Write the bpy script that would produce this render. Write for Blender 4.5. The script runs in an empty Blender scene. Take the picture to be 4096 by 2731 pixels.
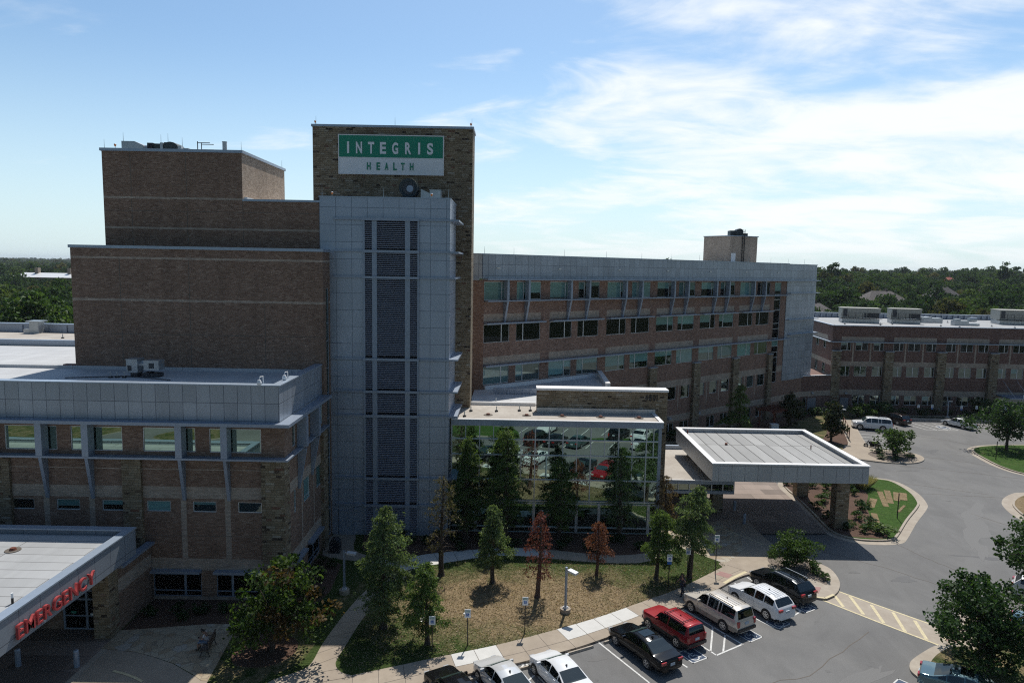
import bpy, math, random
import numpy as np
from mathutils import Vector, Matrix
rad = math.radians
sc = bpy.context.scene
COL = sc.collection
rng = random.Random(7)

# ------------------------------------------------------------------ camera, sky, sun, exposure
cam_d = bpy.data.cameras.new('camera')
cam = bpy.data.objects.new('camera', cam_d)
COL.objects.link(cam)
sc.camera = cam
cam_d.sensor_width = 36.0
cam_d.lens = 24.0
cam_d.clip_start = 0.5
cam_d.clip_end = 60000
PITCH, ROLL, CAM_H = rad(6.2), 0.018, 23.6
_f = Vector((0, math.cos(PITCH), -math.sin(PITCH)))
_r = Vector((1, 0, 0))
_u = _r.cross(_f)
_r2 = _r * math.cos(ROLL) + _u * math.sin(ROLL)
_u2 = _u * math.cos(ROLL) - _r * math.sin(ROLL)
cam.matrix_world = Matrix(((_r2.x, _u2.x, -_f.x, 0), (_r2.y, _u2.y, -_f.y, 0), (_r2.z, _u2.z, -_f.z, CAM_H), (0, 0, 0, 1)))

SUN_AZ, SUN_EL = rad(76), rad(58)
sun_d = bpy.data.lights.new('sun', 'SUN')
sun_d.energy = 5.0
sun_d.angle = rad(0.5)
sun_d.color = (1.0, 0.95, 0.87)
sun = bpy.data.objects.new('sun', sun_d)
COL.objects.link(sun)
_s = Vector((math.cos(SUN_AZ) * math.cos(SUN_EL), math.sin(SUN_AZ) * math.cos(SUN_EL), math.sin(SUN_EL)))
sun.rotation_euler = (-_s).to_track_quat('-Z', 'Y').to_euler()
sun.location = _s * 200

world = bpy.data.worlds.new('World')
sc.world = world
world.use_nodes = True
wn, wl = world.node_tree.nodes, world.node_tree.links
wn.clear()
w_out = wn.new('ShaderNodeOutputWorld')
w_bg = wn.new('ShaderNodeBackground')
w_sky = wn.new('ShaderNodeTexSky')
w_sky.sky_type = 'NISHITA'
w_sky.sun_disc = False
w_sky.sun_elevation = SUN_EL
w_sky.sun_rotation = rad(14)
w_sky.altitude = 300
w_sky.air_density = 1.0
w_sky.dust_density = 1.0
w_sky.ozone_density = 1.0
w_bg.inputs['Strength'].default_value = 0.10
sc.view_settings.view_transform = 'Standard'
sc.view_settings.look = 'None'
sc.view_settings.exposure = -0.22
sc.view_settings.gamma = 1.0
sc.cycles.use_denoising = False
sc.cycles.use_adaptive_sampling = False
sc.cycles.sample_clamp_indirect = 2.5
sc.cycles.filter_width = 1.15

def wmath(op, a, b=None, c=None):
    n = wn.new('ShaderNodeMath'); n.operation = op
    for i, v in enumerate((a, b, c)):
        if v is None: continue
        if isinstance(v, (int, float)): n.inputs[i].default_value = v
        else: wl.new(v, n.inputs[i])
    return n.outputs[0]
def wramp(v, lo, hi):
    n = wn.new('ShaderNodeMapRange'); n.interpolation_type = 'SMOOTHSTEP'
    n.inputs['From Min'].default_value = lo; n.inputs['From Max'].default_value = hi
    wl.new(v, n.inputs['Value']); return n.outputs['Result']
# thin wind-drawn cirrus on a layer high above: the view direction meets the layer at xy / z
w_tc = wn.new('ShaderNodeTexCoord')
w_sep = wn.new('ShaderNodeSeparateXYZ'); wl.new(w_tc.outputs['Generated'], w_sep.inputs[0])
dx, dy, dz = w_sep.outputs
zz = wmath('ADD', wmath('MAXIMUM', dz, 0.0), 0.16)
cx_, cy_ = wmath('DIVIDE', dx, zz), wmath('DIVIDE', dy, zz)
w_cmb = wn.new('ShaderNodeCombineXYZ'); wl.new(cx_, w_cmb.inputs[0]); wl.new(cy_, w_cmb.inputs[1])
def wnoise(scale, sx, sy, rot, detail, rough, dist, off=(0, 0, 0)):
    m = wn.new('ShaderNodeMapping'); m.inputs['Scale'].default_value = (sx, sy, 1); m.inputs['Rotation'].default_value = (0, 0, rot)
    m.inputs['Location'].default_value = off
    wl.new(w_cmb.outputs[0], m.inputs[0])
    n = wn.new('ShaderNodeTexNoise'); n.inputs['Scale'].default_value = scale; n.inputs['Detail'].default_value = detail
    n.inputs['Roughness'].default_value = rough; n.inputs['Distortion'].default_value = dist
    wl.new(m.outputs[0], n.inputs['Vector']); return n.outputs['Fac']
big = wnoise(1.5, 0.85, 1.0, rad(-20), 5, 0.52, 0.4, (3.6, 0.4, 0))
wisp = wnoise(2.3, 0.75, 1.1, rad(-24), 10, 0.58, 0.9, (1.4, 3.2, 0))
fine = wnoise(7.0, 0.65, 1.1, rad(-18), 7, 0.62, 0.5)
side = wmath('MULTIPLY', wramp(wmath('ADD', dx, wmath('MULTIPLY', dz, 0.10)), -0.34, 0.34), wmath('SUBTRACT', 1.0, wmath('MULTIPLY', wramp(dz, 0.28, 0.43), 0.95)))      # the cloud bank lies to the right of the building
c = wmath('ADD', wmath('MULTIPLY', big, 1.05), wmath('ADD', wmath('MULTIPLY', wisp, 0.85), wmath('MULTIPLY', fine, 0.18)))
c = wmath('ADD', c, wmath('MULTIPLY', side, 0.40))
cl = wramp(c, 1.18, 1.62)
front = wramp(dy, 0.05, 0.55)
cl = wmath('MULTIPLY', wmath('MULTIPLY', cl, wramp(dz, -0.02, 0.05)), wmath('MULTIPLY', front, 0.95))
hz = wmath('MULTIPLY', wmath('SUBTRACT', 1.0, wramp(dz, -0.04, 0.30)), wmath('MULTIPLY', front, 0.74))
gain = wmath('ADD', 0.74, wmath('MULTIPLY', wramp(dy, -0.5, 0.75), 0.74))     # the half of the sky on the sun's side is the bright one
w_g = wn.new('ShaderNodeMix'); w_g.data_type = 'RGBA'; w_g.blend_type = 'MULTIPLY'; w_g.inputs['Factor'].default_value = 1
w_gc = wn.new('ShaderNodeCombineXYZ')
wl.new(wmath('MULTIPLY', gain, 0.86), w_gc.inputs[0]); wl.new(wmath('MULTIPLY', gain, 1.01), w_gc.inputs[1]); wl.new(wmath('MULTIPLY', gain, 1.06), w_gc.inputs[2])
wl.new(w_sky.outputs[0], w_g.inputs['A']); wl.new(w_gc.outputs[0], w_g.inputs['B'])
w_m1 = wn.new('ShaderNodeMix'); w_m1.data_type = 'RGBA'
wl.new(hz, w_m1.inputs['Factor']); wl.new(w_g.outputs['Result'], w_m1.inputs['A']); w_m1.inputs['B'].default_value = (8.9, 10.9, 11.9, 1)
w_m2 = wn.new('ShaderNodeMix'); w_m2.data_type = 'RGBA'
wl.new(cl, w_m2.inputs['Factor']); wl.new(w_m1.outputs['Result'], w_m2.inputs['A']); w_m2.inputs['B'].default_value = (11.8, 12.2, 12.4, 1)
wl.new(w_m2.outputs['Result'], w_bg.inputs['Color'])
wl.new(w_bg.outputs[0], w_out.inputs[0])

# ------------------------------------------------------------------ materials
def lin(c):
    return tuple(((x / 255) / 12.92 if x / 255 <= .04045 else ((x / 255 + .055) / 1.055) ** 2.4) for x in c)
def new_mat(name):
    m = bpy.data.materials.new(name); m.use_nodes = True
    nt = m.node_tree
    return m, nt, nt.nodes['Principled BSDF']
def link(nt, a, b): nt.links.new(a, b)
def ramp_node(nt, fac, cols, interp='LINEAR'):
    r = nt.nodes.new('ShaderNodeValToRGB'); r.color_ramp.interpolation = interp
    els = r.color_ramp.elements
    while len(els) < len(cols): els.new(0.5)
    for e, (p, c) in zip(els, cols): e.position = p; e.color = (*c, 1)
    link(nt, fac, r.inputs[0]); return r.outputs[0]
def noise_node(nt, vec, scale, detail=5, rough=.6, dist=0):
    n = nt.nodes.new('ShaderNodeTexNoise'); n.inputs['Scale'].default_value = scale; n.inputs['Detail'].default_value = detail
    n.inputs['Roughness'].default_value = rough; n.inputs['Distortion'].default_value = dist
    if vec is not None: link(nt, vec, n.inputs['Vector'])
    return n.outputs['Fac']
def tc(nt, which='Object', scale=None, loc=None):
    t = nt.nodes.new('ShaderNodeTexCoord').outputs[which]
    if scale or loc:
        m = nt.nodes.new('ShaderNodeMapping')
        if scale: m.inputs['Scale'].default_value = scale
        if loc: m.inputs['Location'].default_value = loc
        link(nt, t, m.inputs[0]); return m.outputs[0]
    return t
def mixc(nt, fac, a, b, mode='MIX'):
    n = nt.nodes.new('ShaderNodeMix'); n.data_type = 'RGBA'; n.blend_type = mode
    for s, v in (('Factor', fac), ('A', a), ('B', b)):
        if isinstance(v, (int, float)): n.inputs[s].default_value = v
        elif isinstance(v, tuple): n.inputs[s].default_value = (*v, 1)
        else: link(nt, v, n.inputs[s])
    return n.outputs['Result']
def bump(nt, b, h, strength=.3, dist=.02):
    n = nt.nodes.new('ShaderNodeBump'); n.inputs['Strength'].default_value = strength; n.inputs['Distance'].default_value = dist
    link(nt, h, n.inputs['Height']); link(nt, n.outputs[0], b.inputs['Normal'])
def plain(name, col, rough=.6, metal=0.0, coat=0.0, var=.12, vscale=3.0):
    m, nt, b = new_mat(name)
    f = noise_node(nt, tc(nt), vscale, 6)
    lo = tuple(x * (1 - var) for x in col); hi = tuple(min(1, x * (1 + var)) for x in col)
    link(nt, ramp_node(nt, f, [(.3, lo), (.7, hi)]), b.inputs['Base Color'])
    b.inputs['Roughness'].default_value = rough; b.inputs['Metallic'].default_value = metal
    b.inputs['Coat Weight'].default_value = coat
    if coat: b.inputs['Coat Roughness'].default_value = .04
    return m
def speckle(name, cols, scale, rough=.9, big=None, bigscale=.15, bmp=0, detail=8):
    m, nt, b = new_mat(name)
    v = tc(nt)
    c = ramp_node(nt, noise_node(nt, v, scale, detail, .7), cols)
    if big: c = mixc(nt, ramp_node(nt, noise_node(nt, v, bigscale, 6, .6, .4), [(.35, (0, 0, 0)), (.65, (1, 1, 1))]), c, mixc(nt, .65, c, big))
    link(nt, c, b.inputs['Base Color']); b.inputs['Roughness'].default_value = rough
    if bmp: bump(nt, b, noise_node(nt, v, scale, 6), bmp)
    return m
def masonry(name, w, h, cols, mortar, msize=.012, bmp=.4, stain=.25, squash=None, seed=0):
    m, nt, b = new_mat(name)
    uv = tc(nt, 'UV', loc=(seed * 3.7, seed * 1.3, 0))
    br = nt.nodes.new('ShaderNodeTexBrick'); link(nt, uv, br.inputs['Vector'])
    br.inputs['Color1'].default_value = (0, 0, 0, 1); br.inputs['Color2'].default_value = (1, 1, 1, 1); br.inputs['Mortar'].default_value = (.5, .5, .5, 1)
    br.inputs['Scale'].default_value = 1; br.inputs['Mortar Size'].default_value = msize; br.inputs['Brick Width'].default_value = w; br.inputs['Row Height'].default_value = h
    br.inputs['Mortar Smooth'].default_value = .3
    if squash: br.squash = squash[0]; br.squash_frequency = squash[1]; br.offset_frequency = 3; br.offset = .37
    c = ramp_node(nt, br.outputs['Color'], cols)
    c = mixc(nt, br.outputs['Fac'], c, mortar)
    st = mixc(nt, 1.0, ramp_node(nt, noise_node(nt, uv, .22, 7, .65, .5), [(.3, (1 - stain,) * 3), (.7, (1 + stain * .5,) * 3)]), ramp_node(nt, noise_node(nt, tc(nt, 'UV', scale=(1.6, .12, 1)), .7, 6, .6, .2), [(.30, (.86,) * 3), (.6, (1.04,) * 3)]), 'MULTIPLY')
    c = mixc(nt, 1.0, c, st, 'MULTIPLY')
    link(nt, c, b.inputs['Base Color']); b.inputs['Roughness'].default_value = .88
    if bmp:
        hh = nt.nodes.new('ShaderNodeMath'); hh.operation = 'SUBTRACT'; hh.inputs[0].default_value = 1; link(nt, br.outputs['Fac'], hh.inputs[1])
        h2 = nt.nodes.new('ShaderNodeMath'); h2.operation = 'MULTIPLY_ADD'; link(nt, br.outputs['Color'], h2.inputs[0]); h2.inputs[1].default_value = .6; link(nt, hh.outputs[0], h2.inputs[2])
        bump(nt, b, h2.outputs[0], bmp, .03)
    return m
def panels(name, w, h, col, line, off=(0, 0), rough=.38, metal=.35, lw=.02, stagger=0.0, var=.10):
    m, nt, b = new_mat(name)
    uv = tc(nt, 'UV', loc=(off[0], off[1], 0))
    br = nt.nodes.new('ShaderNodeTexBrick'); link(nt, uv, br.inputs['Vector'])
    br.offset = stagger
    br.inputs['Color1'].default_value = (*[x * (1 - var) for x in col], 1); br.inputs['Color2'].default_value = (*[x * (1 + var) for x in col], 1); br.inputs['Mortar'].default_value = (*line, 1)
    br.inputs['Scale'].default_value = 1; br.inputs['Mortar Size'].default_value = lw; br.inputs['Brick Width'].default_value = w; br.inputs['Row Height'].default_value = h
    br.inputs['Mortar Smooth'].default_value = .1
    st = ramp_node(nt, noise_node(nt, tc(nt, 'UV', scale=(1, .25, 1)), .5, 7, .65, .6), [(.3, (.84 if rough > .7 else .9,) * 3), (.7, (1.07,) * 3)])
    link(nt, mixc(nt, 1.0, br.outputs['Color'], st, 'MULTIPLY'), b.inputs['Base Color'])
    b.inputs['Roughness'].default_value = rough; b.inputs['Metallic'].default_value = metal
    return m
def glassy(name, col, refl=.35, rough=.02, tint=(1, 1, 1), wav=0.0):
    """window glass over a dark or blind-covered room: a mirror sheet at Fresnel-like strength over the room's colour"""
    m, nt, b = new_mat(name)
    oi = nt.nodes.new('ShaderNodeObjectInfo'); link(nt, mixc(nt, 1.0, ramp_node(nt, oi.outputs['Random'], [(0, tuple(x * .55 for x in col)), (1, tuple(x * 1.25 for x in col))]), ramp_node(nt, noise_node(nt, tc(nt, 'UV', scale=(.6, 5, 1)), 1.0, 3, .5), [(.35, (.86,) * 3), (.65, (1.08,) * 3)]), 'MULTIPLY'), b.inputs['Base Color']); b.inputs['Roughness'].default_value = .6; b.inputs['Specular IOR Level'].default_value = 0
    g = nt.nodes.new('ShaderNodeBsdfGlossy'); g.inputs['Color'].default_value = (*tint, 1); g.inputs['Roughness'].default_value = rough
    lw = nt.nodes.new('ShaderNodeLayerWeight'); lw.inputs['Blend'].default_value = .25
    mr = nt.nodes.new('ShaderNodeMapRange'); mr.inputs['To Min'].default_value = refl; mr.inputs['To Max'].default_value = min(1, refl + (.5 if refl > .1 else .22))
    link(nt, lw.outputs['Fresnel'], mr.inputs['Value'])
    mx = nt.nodes.new('ShaderNodeMixShader'); link(nt, mr.outputs[0], mx.inputs[0]); link(nt, b.outputs[0], mx.inputs[1]); link(nt, g.outputs[0], mx.inputs[2])
    if wav:
        bn = nt.nodes.new('ShaderNodeBump'); bn.inputs['Strength'].default_value = wav; bn.inputs['Distance'].default_value = .05
        link(nt, noise_node(nt, tc(nt, 'UV'), .55, 1, .4), bn.inputs['Height']); link(nt, bn.outputs[0], g.inputs['Normal'])
    out = [n for n in nt.nodes if n.type == 'OUTPUT_MATERIAL'][0]
    link(nt, mx.outputs[0], out.inputs[0])
    return m
def leaf_mat(name, cols, trans=.35, rough=.6):
    m, nt, b = new_mat(name)
    g = nt.nodes.new('ShaderNodeNewGeometry')
    c = ramp_node(nt, g.outputs['Random Per Island'], cols)
    c = mixc(nt, 1.0, c, ramp_node(nt, noise_node(nt, tc(nt), .9, 3), [(.35, (.72,) * 3), (.65, (1.2,) * 3)]), 'MULTIPLY')
    link(nt, c, b.inputs['Base Color']); b.inputs['Roughness'].default_value = rough; b.inputs['Specular IOR Level'].default_value = .25
    t = nt.nodes.new('ShaderNodeBsdfTranslucent'); link(nt, mixc(nt, 1.0, c, (1.25, 1.25, .6), 'MULTIPLY'), t.inputs[0])
    mx = nt.nodes.new('ShaderNodeMixShader'); mx.inputs[0].default_value = trans; link(nt, b.outputs[0], mx.inputs[1]); link(nt, t.outputs[0], mx.inputs[2])
    out = [n for n in nt.nodes if n.type == 'OUTPUT_MATERIAL'][0]
    link(nt, mx.outputs[0], out.inputs[0])
    return m

MT = {}
MT['brick'] = masonry('brown_brick', .30, .10, [(.0, (.165, .098, .068)), (.4, (.235, .148, .104)), (.8, (.265, .172, .124)), (1, (.34, .24, .18))], (.235, .165, .125), .012, .25, .16)
MT['brick_ward'] = masonry('red_brown_brick', .30, .10, [(.0, (.175, .098, .072)), (.4, (.25, .148, .11)), (.8, (.285, .175, .132)), (1, (.36, .245, .19))], (.25, .17, .135), .012, .25, .14, seed=5)
MT['brick_dark'] = masonry('dark_brown_brick', .30, .10, [(.0, (.12, .062, .050)), (.4, (.178, .096, .076)), (.8, (.205, .115, .092)), (1, (.25, .155, .125))], (.17, .11, .09), .012, .25, .12, seed=1)
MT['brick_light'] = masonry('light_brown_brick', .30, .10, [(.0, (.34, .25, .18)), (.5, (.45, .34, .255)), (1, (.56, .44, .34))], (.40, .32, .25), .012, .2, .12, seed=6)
MT['tan'] = masonry('tan_brick', .30, .10, [(.0, (.34, .275, .22)), (.5, (.42, .345, .28)), (1, (.49, .41, .335))], (.31, .25, .20), .010, .2, .10, seed=2)
MT['stone'] = masonry('sandstone', .62, .17, [(.0, (.04, .03, .024)), (.04, (.10, .07, .046)), (.08, (.22, .165, .10)), (.5, (.275, .215, .14)), (.90, (.33, .27, .185)), (.96, (.40, .36, .29)), (.985, (.22, .11, .07)), (1, (.16, .085, .055))], (.16, .125, .085), .012, .8, .28, (.6, 2), 3)
MT['panel'] = panels('grey_metal_panel', .92, 1.21, (.37, .41, .465), (.12, .14, .18), (0, -.86 - 1.21 * .0))
MT['panel_tower'] = panels('tower_metal_panel', 1.32, 1.42, (.39, .445, .53), (.15, .18, .23), (.35, .1), var=.045)
MT['metal'] = plain('painted_metal', (.30, .355, .44), .4, .3, var=.05)
MT['metal_light'] = plain('light_metal', (.62, .64, .66), .35, .3, var=.04)
MT['coping'] = plain('coping_metal', (.36, .43, .52), .4, .4, var=.05)
MT['white_metal'] = plain('white_metal', (.80, .80, .80), .45, .1, var=.04)
MT['dark_metal'] = plain('dark_metal', (.05, .055, .065), .5, .3)
MT['black'] = plain('black_paint', (.012, .012, .014), .45)
MT['louvre'] = plain('louvre_metal', (.36, .39, .48), .45, .3, var=.05)
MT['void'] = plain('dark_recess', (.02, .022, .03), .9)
MT['soffit'] = plain('soffit', (.22, .22, .23), .7)
MT['roof'] = panels('grey_roofing', 7.3, 1.0, (.385, .395, .40), (.15, .15, .15), (0, 0), .9, 0, .026, .37, .09)
MT['roof_white'] = panels('white_roofing', 9.0, 2.0, (.52, .53, .54), (.36, .37, .38), (0, 0), .8, 0, .03, .5, .04)
MT['roof_tan'] = speckle('gravel_roofing', [(.3, (.40, .36, .31)), (.7, (.56, .53, .48))], 3, .95, (.34, .30, .26), .3)
MT['glass'] = glassy('window_glass', (.004, .006, .007), .22, .01, (.72, .90, .84), .02)
MT['glass_dark'] = glassy('dark_glass', (.002, .0025, .003), .035, .01, (.75, .9, .9))
MT['blind'] = glassy('blind_behind_glass', (.15, .30, .30), .12, .02, (.8, .95, .9))
MT['glass_atrium'] = glassy('atrium_glass', (.006, .012, .011), .50, .004, (.64, .86, .78), .045)
MT['glass_em'] = glassy('mirror_window_glass', (.004, .009, .008), .46, .004, (.66, .90, .76), .03)
MT['sign_green'] = plain('sign_green', (.0, .24, .14), .4, var=.03)
MT['sign_white'] = plain('sign_white', (.84, .85, .86), .5, var=.03)
MT['red'] = plain('red_letter', (.40, .06, .062), .4, var=.05)
MT['paint_white'] = plain('white_road_paint', (.62, .62, .60), .8, var=.3, vscale=9)
MT['paint_yellow'] = plain('yellow_road_paint', (.60, .52, .33), .8, var=.2, vscale=7)
MT['paint_blue'] = plain('blue_road_paint', (.045, .072, .125), .8, var=.2, vscale=5)
MT['sign_blue'] = plain('blue_sign', (.012, .12, .42), .4, var=.03)
MT['sign_teal'] = plain('pale_sign_text', (.03, .22, .16), .5, var=.03)
MT['concrete'] = speckle('tan_concrete', [(.3, (.33, .275, .21)), (.7, (.42, .355, .28))], 1.6, .9, (.29, .24, .19), .35)
MT['concrete_new'] = speckle('pale_concrete', [(.3, (.56, .55, .52)), (.7, (.64, .63, .60))], 2, .9)
MT['joint'] = plain('joint', (.14, .12, .10), .95)
MT['kerb'] = speckle('kerb_concrete', [(.3, (.36, .31, .25)), (.7, (.46, .41, .34))], 2.2, .9, (.30, .25, .20), .6)
MT['pink'] = plain('red_tactile_paving', (.34, .20, .18), .9)
MT['mulch'] = speckle('bark_mulch', [(.25, (.035, .018, .012)), (.5, (.10, .055, .035)), (.75, (.19, .115, .08))], 9, 1, (.07, .04, .028), .7, .6)
MT['mulch_grey'] = speckle('grey_mulch', [(.25, (.07, .055, .045)), (.5, (.17, .14, .115)), (.75, (.32, .27, .23))], 9, 1, None, 1, .6)
MT['bark'] = speckle('bark', [(.3, (.035, .026, .02)), (.7, (.09, .068, .052))], 12, .95, None, 1, .5)
MT['bark_red'] = speckle('reddish_bark', [(.3, (.06, .035, .026)), (.7, (.15, .09, .065))], 12, .95)
MT['tyre'] = plain('tyre_rubber', (.018, .018, .019), .85)
MT['alloy'] = plain('alloy_rim', (.55, .56, .58), .3, .8, var=.03)
MT['car_glass'] = glassy('car_glass', (.006, .008, .009), .10, .01, (.85, .95, .95))
MT['car_glass_clear'] = glassy('car_windscreen', (.03, .05, .05), .16, .01, (.85, .97, .95))
MT['lamp_red'] = plain('red_lens', (.35, .012, .012), .2, coat=.5, var=.03)
MT['lamp_clear'] = plain('clear_lens', (.62, .64, .66), .12, .3, coat=.6, var=.03)
MT['plate'] = plain('pale_plate', (.45, .52, .58), .5, var=.2, vscale=30)
MT['wood'] = plain('red_brown_wood', (.16, .05, .028), .7)
MT['bench'] = plain('weathered_wood', (.11, .085, .07), .8)
MT['skin'] = plain('skin', (.36, .20, .14), .55, var=.05)
MT['hair'] = plain('dark_hair', (.018, .013, .011), .6)
MT['shirt_white'] = plain('pale_cotton', (.55, .54, .56), .9, var=.04)
MT['denim'] = plain('faded_denim', (.16, .22, .32), .9)
MT['navy'] = plain('navy_cloth', (.025, .03, .045), .85)
MT['shoe'] = plain('dark_shoe', (.02, .02, .022), .6)
MT['galv'] = plain('galvanised_steel', (.42, .45, .47), .35, .6, var=.12, vscale=2)
MT['hvac'] = plain('beige_unit', (.33, .325, .29), .6, .1, var=.08)
MT['orange'] = plain('orange_beacon', (.75, .22, .03), .4)
MT['duct_dark'] = plain('dark_green_duct', (.03, .045, .05), .5)
MT['shingle'] = masonry('grey_shingle', .5, .2, [(0, (.075, .07, .072)), (1, (.16, .145, .145))], (.05, .05, .05), .01, 0, .2)
MT['shingle_brown'] = masonry('brown_shingle', .5, .2, [(0, (.095, .082, .078)), (1, (.18, .16, .15))], (.06, .05, .05), .01, 0, .2, seed=4)
MT['shingle_red'] = plain('red_roof_tile', (.35, .09, .06), .8)
MT['house_wall'] = plain('tan_house_wall', (.32, .25, .19), .9)

def asphalt_mat():
    m, nt, b = new_mat('asphalt')
    v = tc(nt)
    c = ramp_node(nt, noise_node(nt, v, 14, 8, .8), [(.25, (.105, .104, .102)), (.75, (.20, .197, .192))])
    c = mixc(nt, 1.0, c, ramp_node(nt, noise_node(nt, v, .13, 8, .62, .5), [(.3, (.82, .82, .83)), (.5, (.98,) * 3), (.7, (1.15, 1.14, 1.12))]), 'MULTIPLY')
    c = mixc(nt, 1.0, c, ramp_node(nt, noise_node(nt, tc(nt, scale=(.35, .16, 1)), 1.1, 7, .7, .8), [(.30, (.84,) * 3), (.6, (1.05,) * 3)]), 'MULTIPLY')
    spots = ramp_node(nt, noise_node(nt, v, .55, 4, .6, .3), [(.66, (1,) * 3), (.76, (.58,) * 3)])
    c = mixc(nt, 1.0, c, spots, 'MULTIPLY')
    link(nt, c, b.inputs['Base Color']); b.inputs['Roughness'].default_value = .85
    bump(nt, b, noise_node(nt, v, 30, 4), .25, .01)
    return m
MT['asphalt'] = asphalt_mat()
MT['asphalt_pale'] = speckle('worn_asphalt', [(.25, (.13, .128, .125)), (.75, (.215, .212, .206))], 14, .9)
def grass_mat(name, dry_lo, dry_hi, centre=None, radius=(12, 5), green=((.020, .038, .010), (.075, .105, .032)), dry=((.14, .10, .055), (.32, .245, .15))):
    m, nt, b = new_mat(name)
    v = tc(nt)
    fine = noise_node(nt, v, 7, 5, .8)
    g = ramp_node(nt, fine, [(.36, green[0]), (.64, green[1])])
    d = ramp_node(nt, fine, [(.36, dry[0]), (.64, dry[1])])
    f = noise_node(nt, v, .55, 10, .78, .8)
    if centre:
        mp = nt.nodes.new('ShaderNodeMapping'); mp.vector_type = 'POINT'
        mp.inputs['Scale'].default_value = (1 / radius[0], 1 / radius[1], 0); mp.inputs['Rotation'].default_value = (0, 0, rad(centre[2]))
        sub = nt.nodes.new('ShaderNodeVectorMath'); sub.operation = 'SUBTRACT'; sub.inputs[1].default_value = (centre[0], centre[1], 0)
        link(nt, v, sub.inputs[0]); link(nt, sub.outputs[0], mp.inputs[0])
        ln = nt.nodes.new('ShaderNodeVectorMath'); ln.operation = 'LENGTH'; link(nt, mp.outputs[0], ln.inputs[0])
        mr = nt.nodes.new('ShaderNodeMapRange'); mr.inputs['From Min'].default_value = .35; mr.inputs['From Max'].default_value = 1.15; mr.inputs['To Min'].default_value = .20; mr.inputs['To Max'].default_value = -.24
        link(nt, ln.outputs['Value'], mr.inputs['Value'])
        ad = nt.nodes.new('ShaderNodeMath'); link(nt, f, ad.inputs[0]); link(nt, mr.outputs[0], ad.inputs[1]); f = ad.outputs[0]
    k = ramp_node(nt, f, [(dry_lo, (0, 0, 0)), (dry_hi, (1, 1, 1))])
    c = mixc(nt, k, g, d)
    bare = ramp_node(nt, noise_node(nt, tc(nt, loc=(5, 9, 0)), .5, 6, .6, .8), [(.66, (0, 0, 0)), (.74, (1, 1, 1))])
    c = mixc(nt, mixc(nt, 1.0, bare, (.5, .5, .5), 'MULTIPLY'), c, (.26, .165, .105))
    c = mixc(nt, 1.0, c, ramp_node(nt, noise_node(nt, v, 2.6, 6, .7), [(.3, (.68,) * 3), (.7, (1.22,) * 3)]), 'MULTIPLY')
    link(nt, c, b.inputs['Base Color']); b.inputs['Roughness'].default_value = 1; b.inputs['Specular IOR Level'].default_value = .1
    bump(nt, b, fine, .6, .05)
    return m
MT['lawn'] = grass_mat('dry_lawn', .34, .66, (1.5, 46.0, -24), (14.5, 6.2))
MT['lawn_left'] = grass_mat('left_lawn', .42, .62)
MT['lawn_green'] = grass_mat('green_lawn', .55, .85, green=((.022, .052, .010), (.07, .13, .03)))
MT['lawn_tan'] = grass_mat('tan_lawn', .15, .45)
MT['wild'] = speckle('forest_floor', [(.3, (.016, .028, .008)), (.7, (.045, .062, .02))], .06, 1, (.07, .07, .03), .012)
def flag_mat(name, cols, scale, mort=(.16, .13, .10)):
    m, nt, b = new_mat(name)
    v = tc(nt)
    nz = nt.nodes.new('ShaderNodeTexNoise'); nz.inputs['Scale'].default_value = .8; link(nt, v, nz.inputs['Vector'])
    add = nt.nodes.new('ShaderNodeVectorMath'); add.operation = 'ADD'; link(nt, v, add.inputs[0]); link(nt, nz.outputs['Color'], add.inputs[1])
    vo = nt.nodes.new('ShaderNodeTexVoronoi'); vo.inputs['Scale'].default_value = scale; link(nt, add.outputs[0], vo.inputs['Vector'])
    ve = nt.nodes.new('ShaderNodeTexVoronoi'); ve.feature = 'DISTANCE_TO_EDGE'; ve.inputs['Scale'].default_value = scale; link(nt, add.outputs[0], ve.inputs['Vector'])
    c = ramp_node(nt, vo.outputs['Color'], cols)
    e = ramp_node(nt, ve.outputs['Distance'], [(.01, (1,) * 3), (.045, (0,) * 3)])
    c = mixc(nt, e, c, mort)
    link(nt, c, b.inputs['Base Color']); b.inputs['Roughness'].default_value = .85
    return m
MT['flag'] = flag_mat('flagstone', [(.1, (.30, .22, .14)), (.4, (.36, .29, .20)), (.7, (.42, .36, .26)), (.95, (.38, .36, .32))], 1.5, (.24, .20, .15))
MT['pavers'] = panels('coloured_pavers', 3.2, 1.6, (.25, .20, .17), (.12, .10, .09), (0, 0), .85, 0, .02, .5, .35)

GREEN = [(.0, (.012, .030, .008)), (.5, (.035, .075, .018)), (.85, (.06, .11, .027)), (1, (.09, .14, .035))]
MT['leaf_cypress'] = leaf_mat('cypress_needles', [(.0, (0.044, 0.081, 0.022)), (.5, (0.106, 0.181, 0.053)), (1, (0.200, 0.275, 0.094))], .45)
MT['leaf_cypress_blue'] = leaf_mat('grey_green_needles', [(.0, (0.050, 0.088, 0.035)), (.5, (0.119, 0.181, 0.077)), (1, (0.225, 0.288, 0.144))], .45)
MT['leaf_cypress_olive'] = leaf_mat('olive_needles', [(.0, (.05, .047, .022)), (.5, (.115, .105, .055)), (1, (.19, .17, .10))], .35)
MT['leaf_brown'] = leaf_mat('brown_needles', [(.0, (.07, .040, .022)), (.6, (.15, .10, .05)), (1, (.18, .16, .07))], .35)
MT['leaf_red'] = leaf_mat('rust_needles', [(.0, (.075, .020, .018)), (.5, (.165, .046, .038)), (1, (.27, .10, .08))], .35)
MT['leaf_rust'] = leaf_mat('orange_brown_needles', [(.0, (.09, .032, .02)), (.5, (.19, .07, .046)), (1, (.30, .14, .09))], .35)
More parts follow.
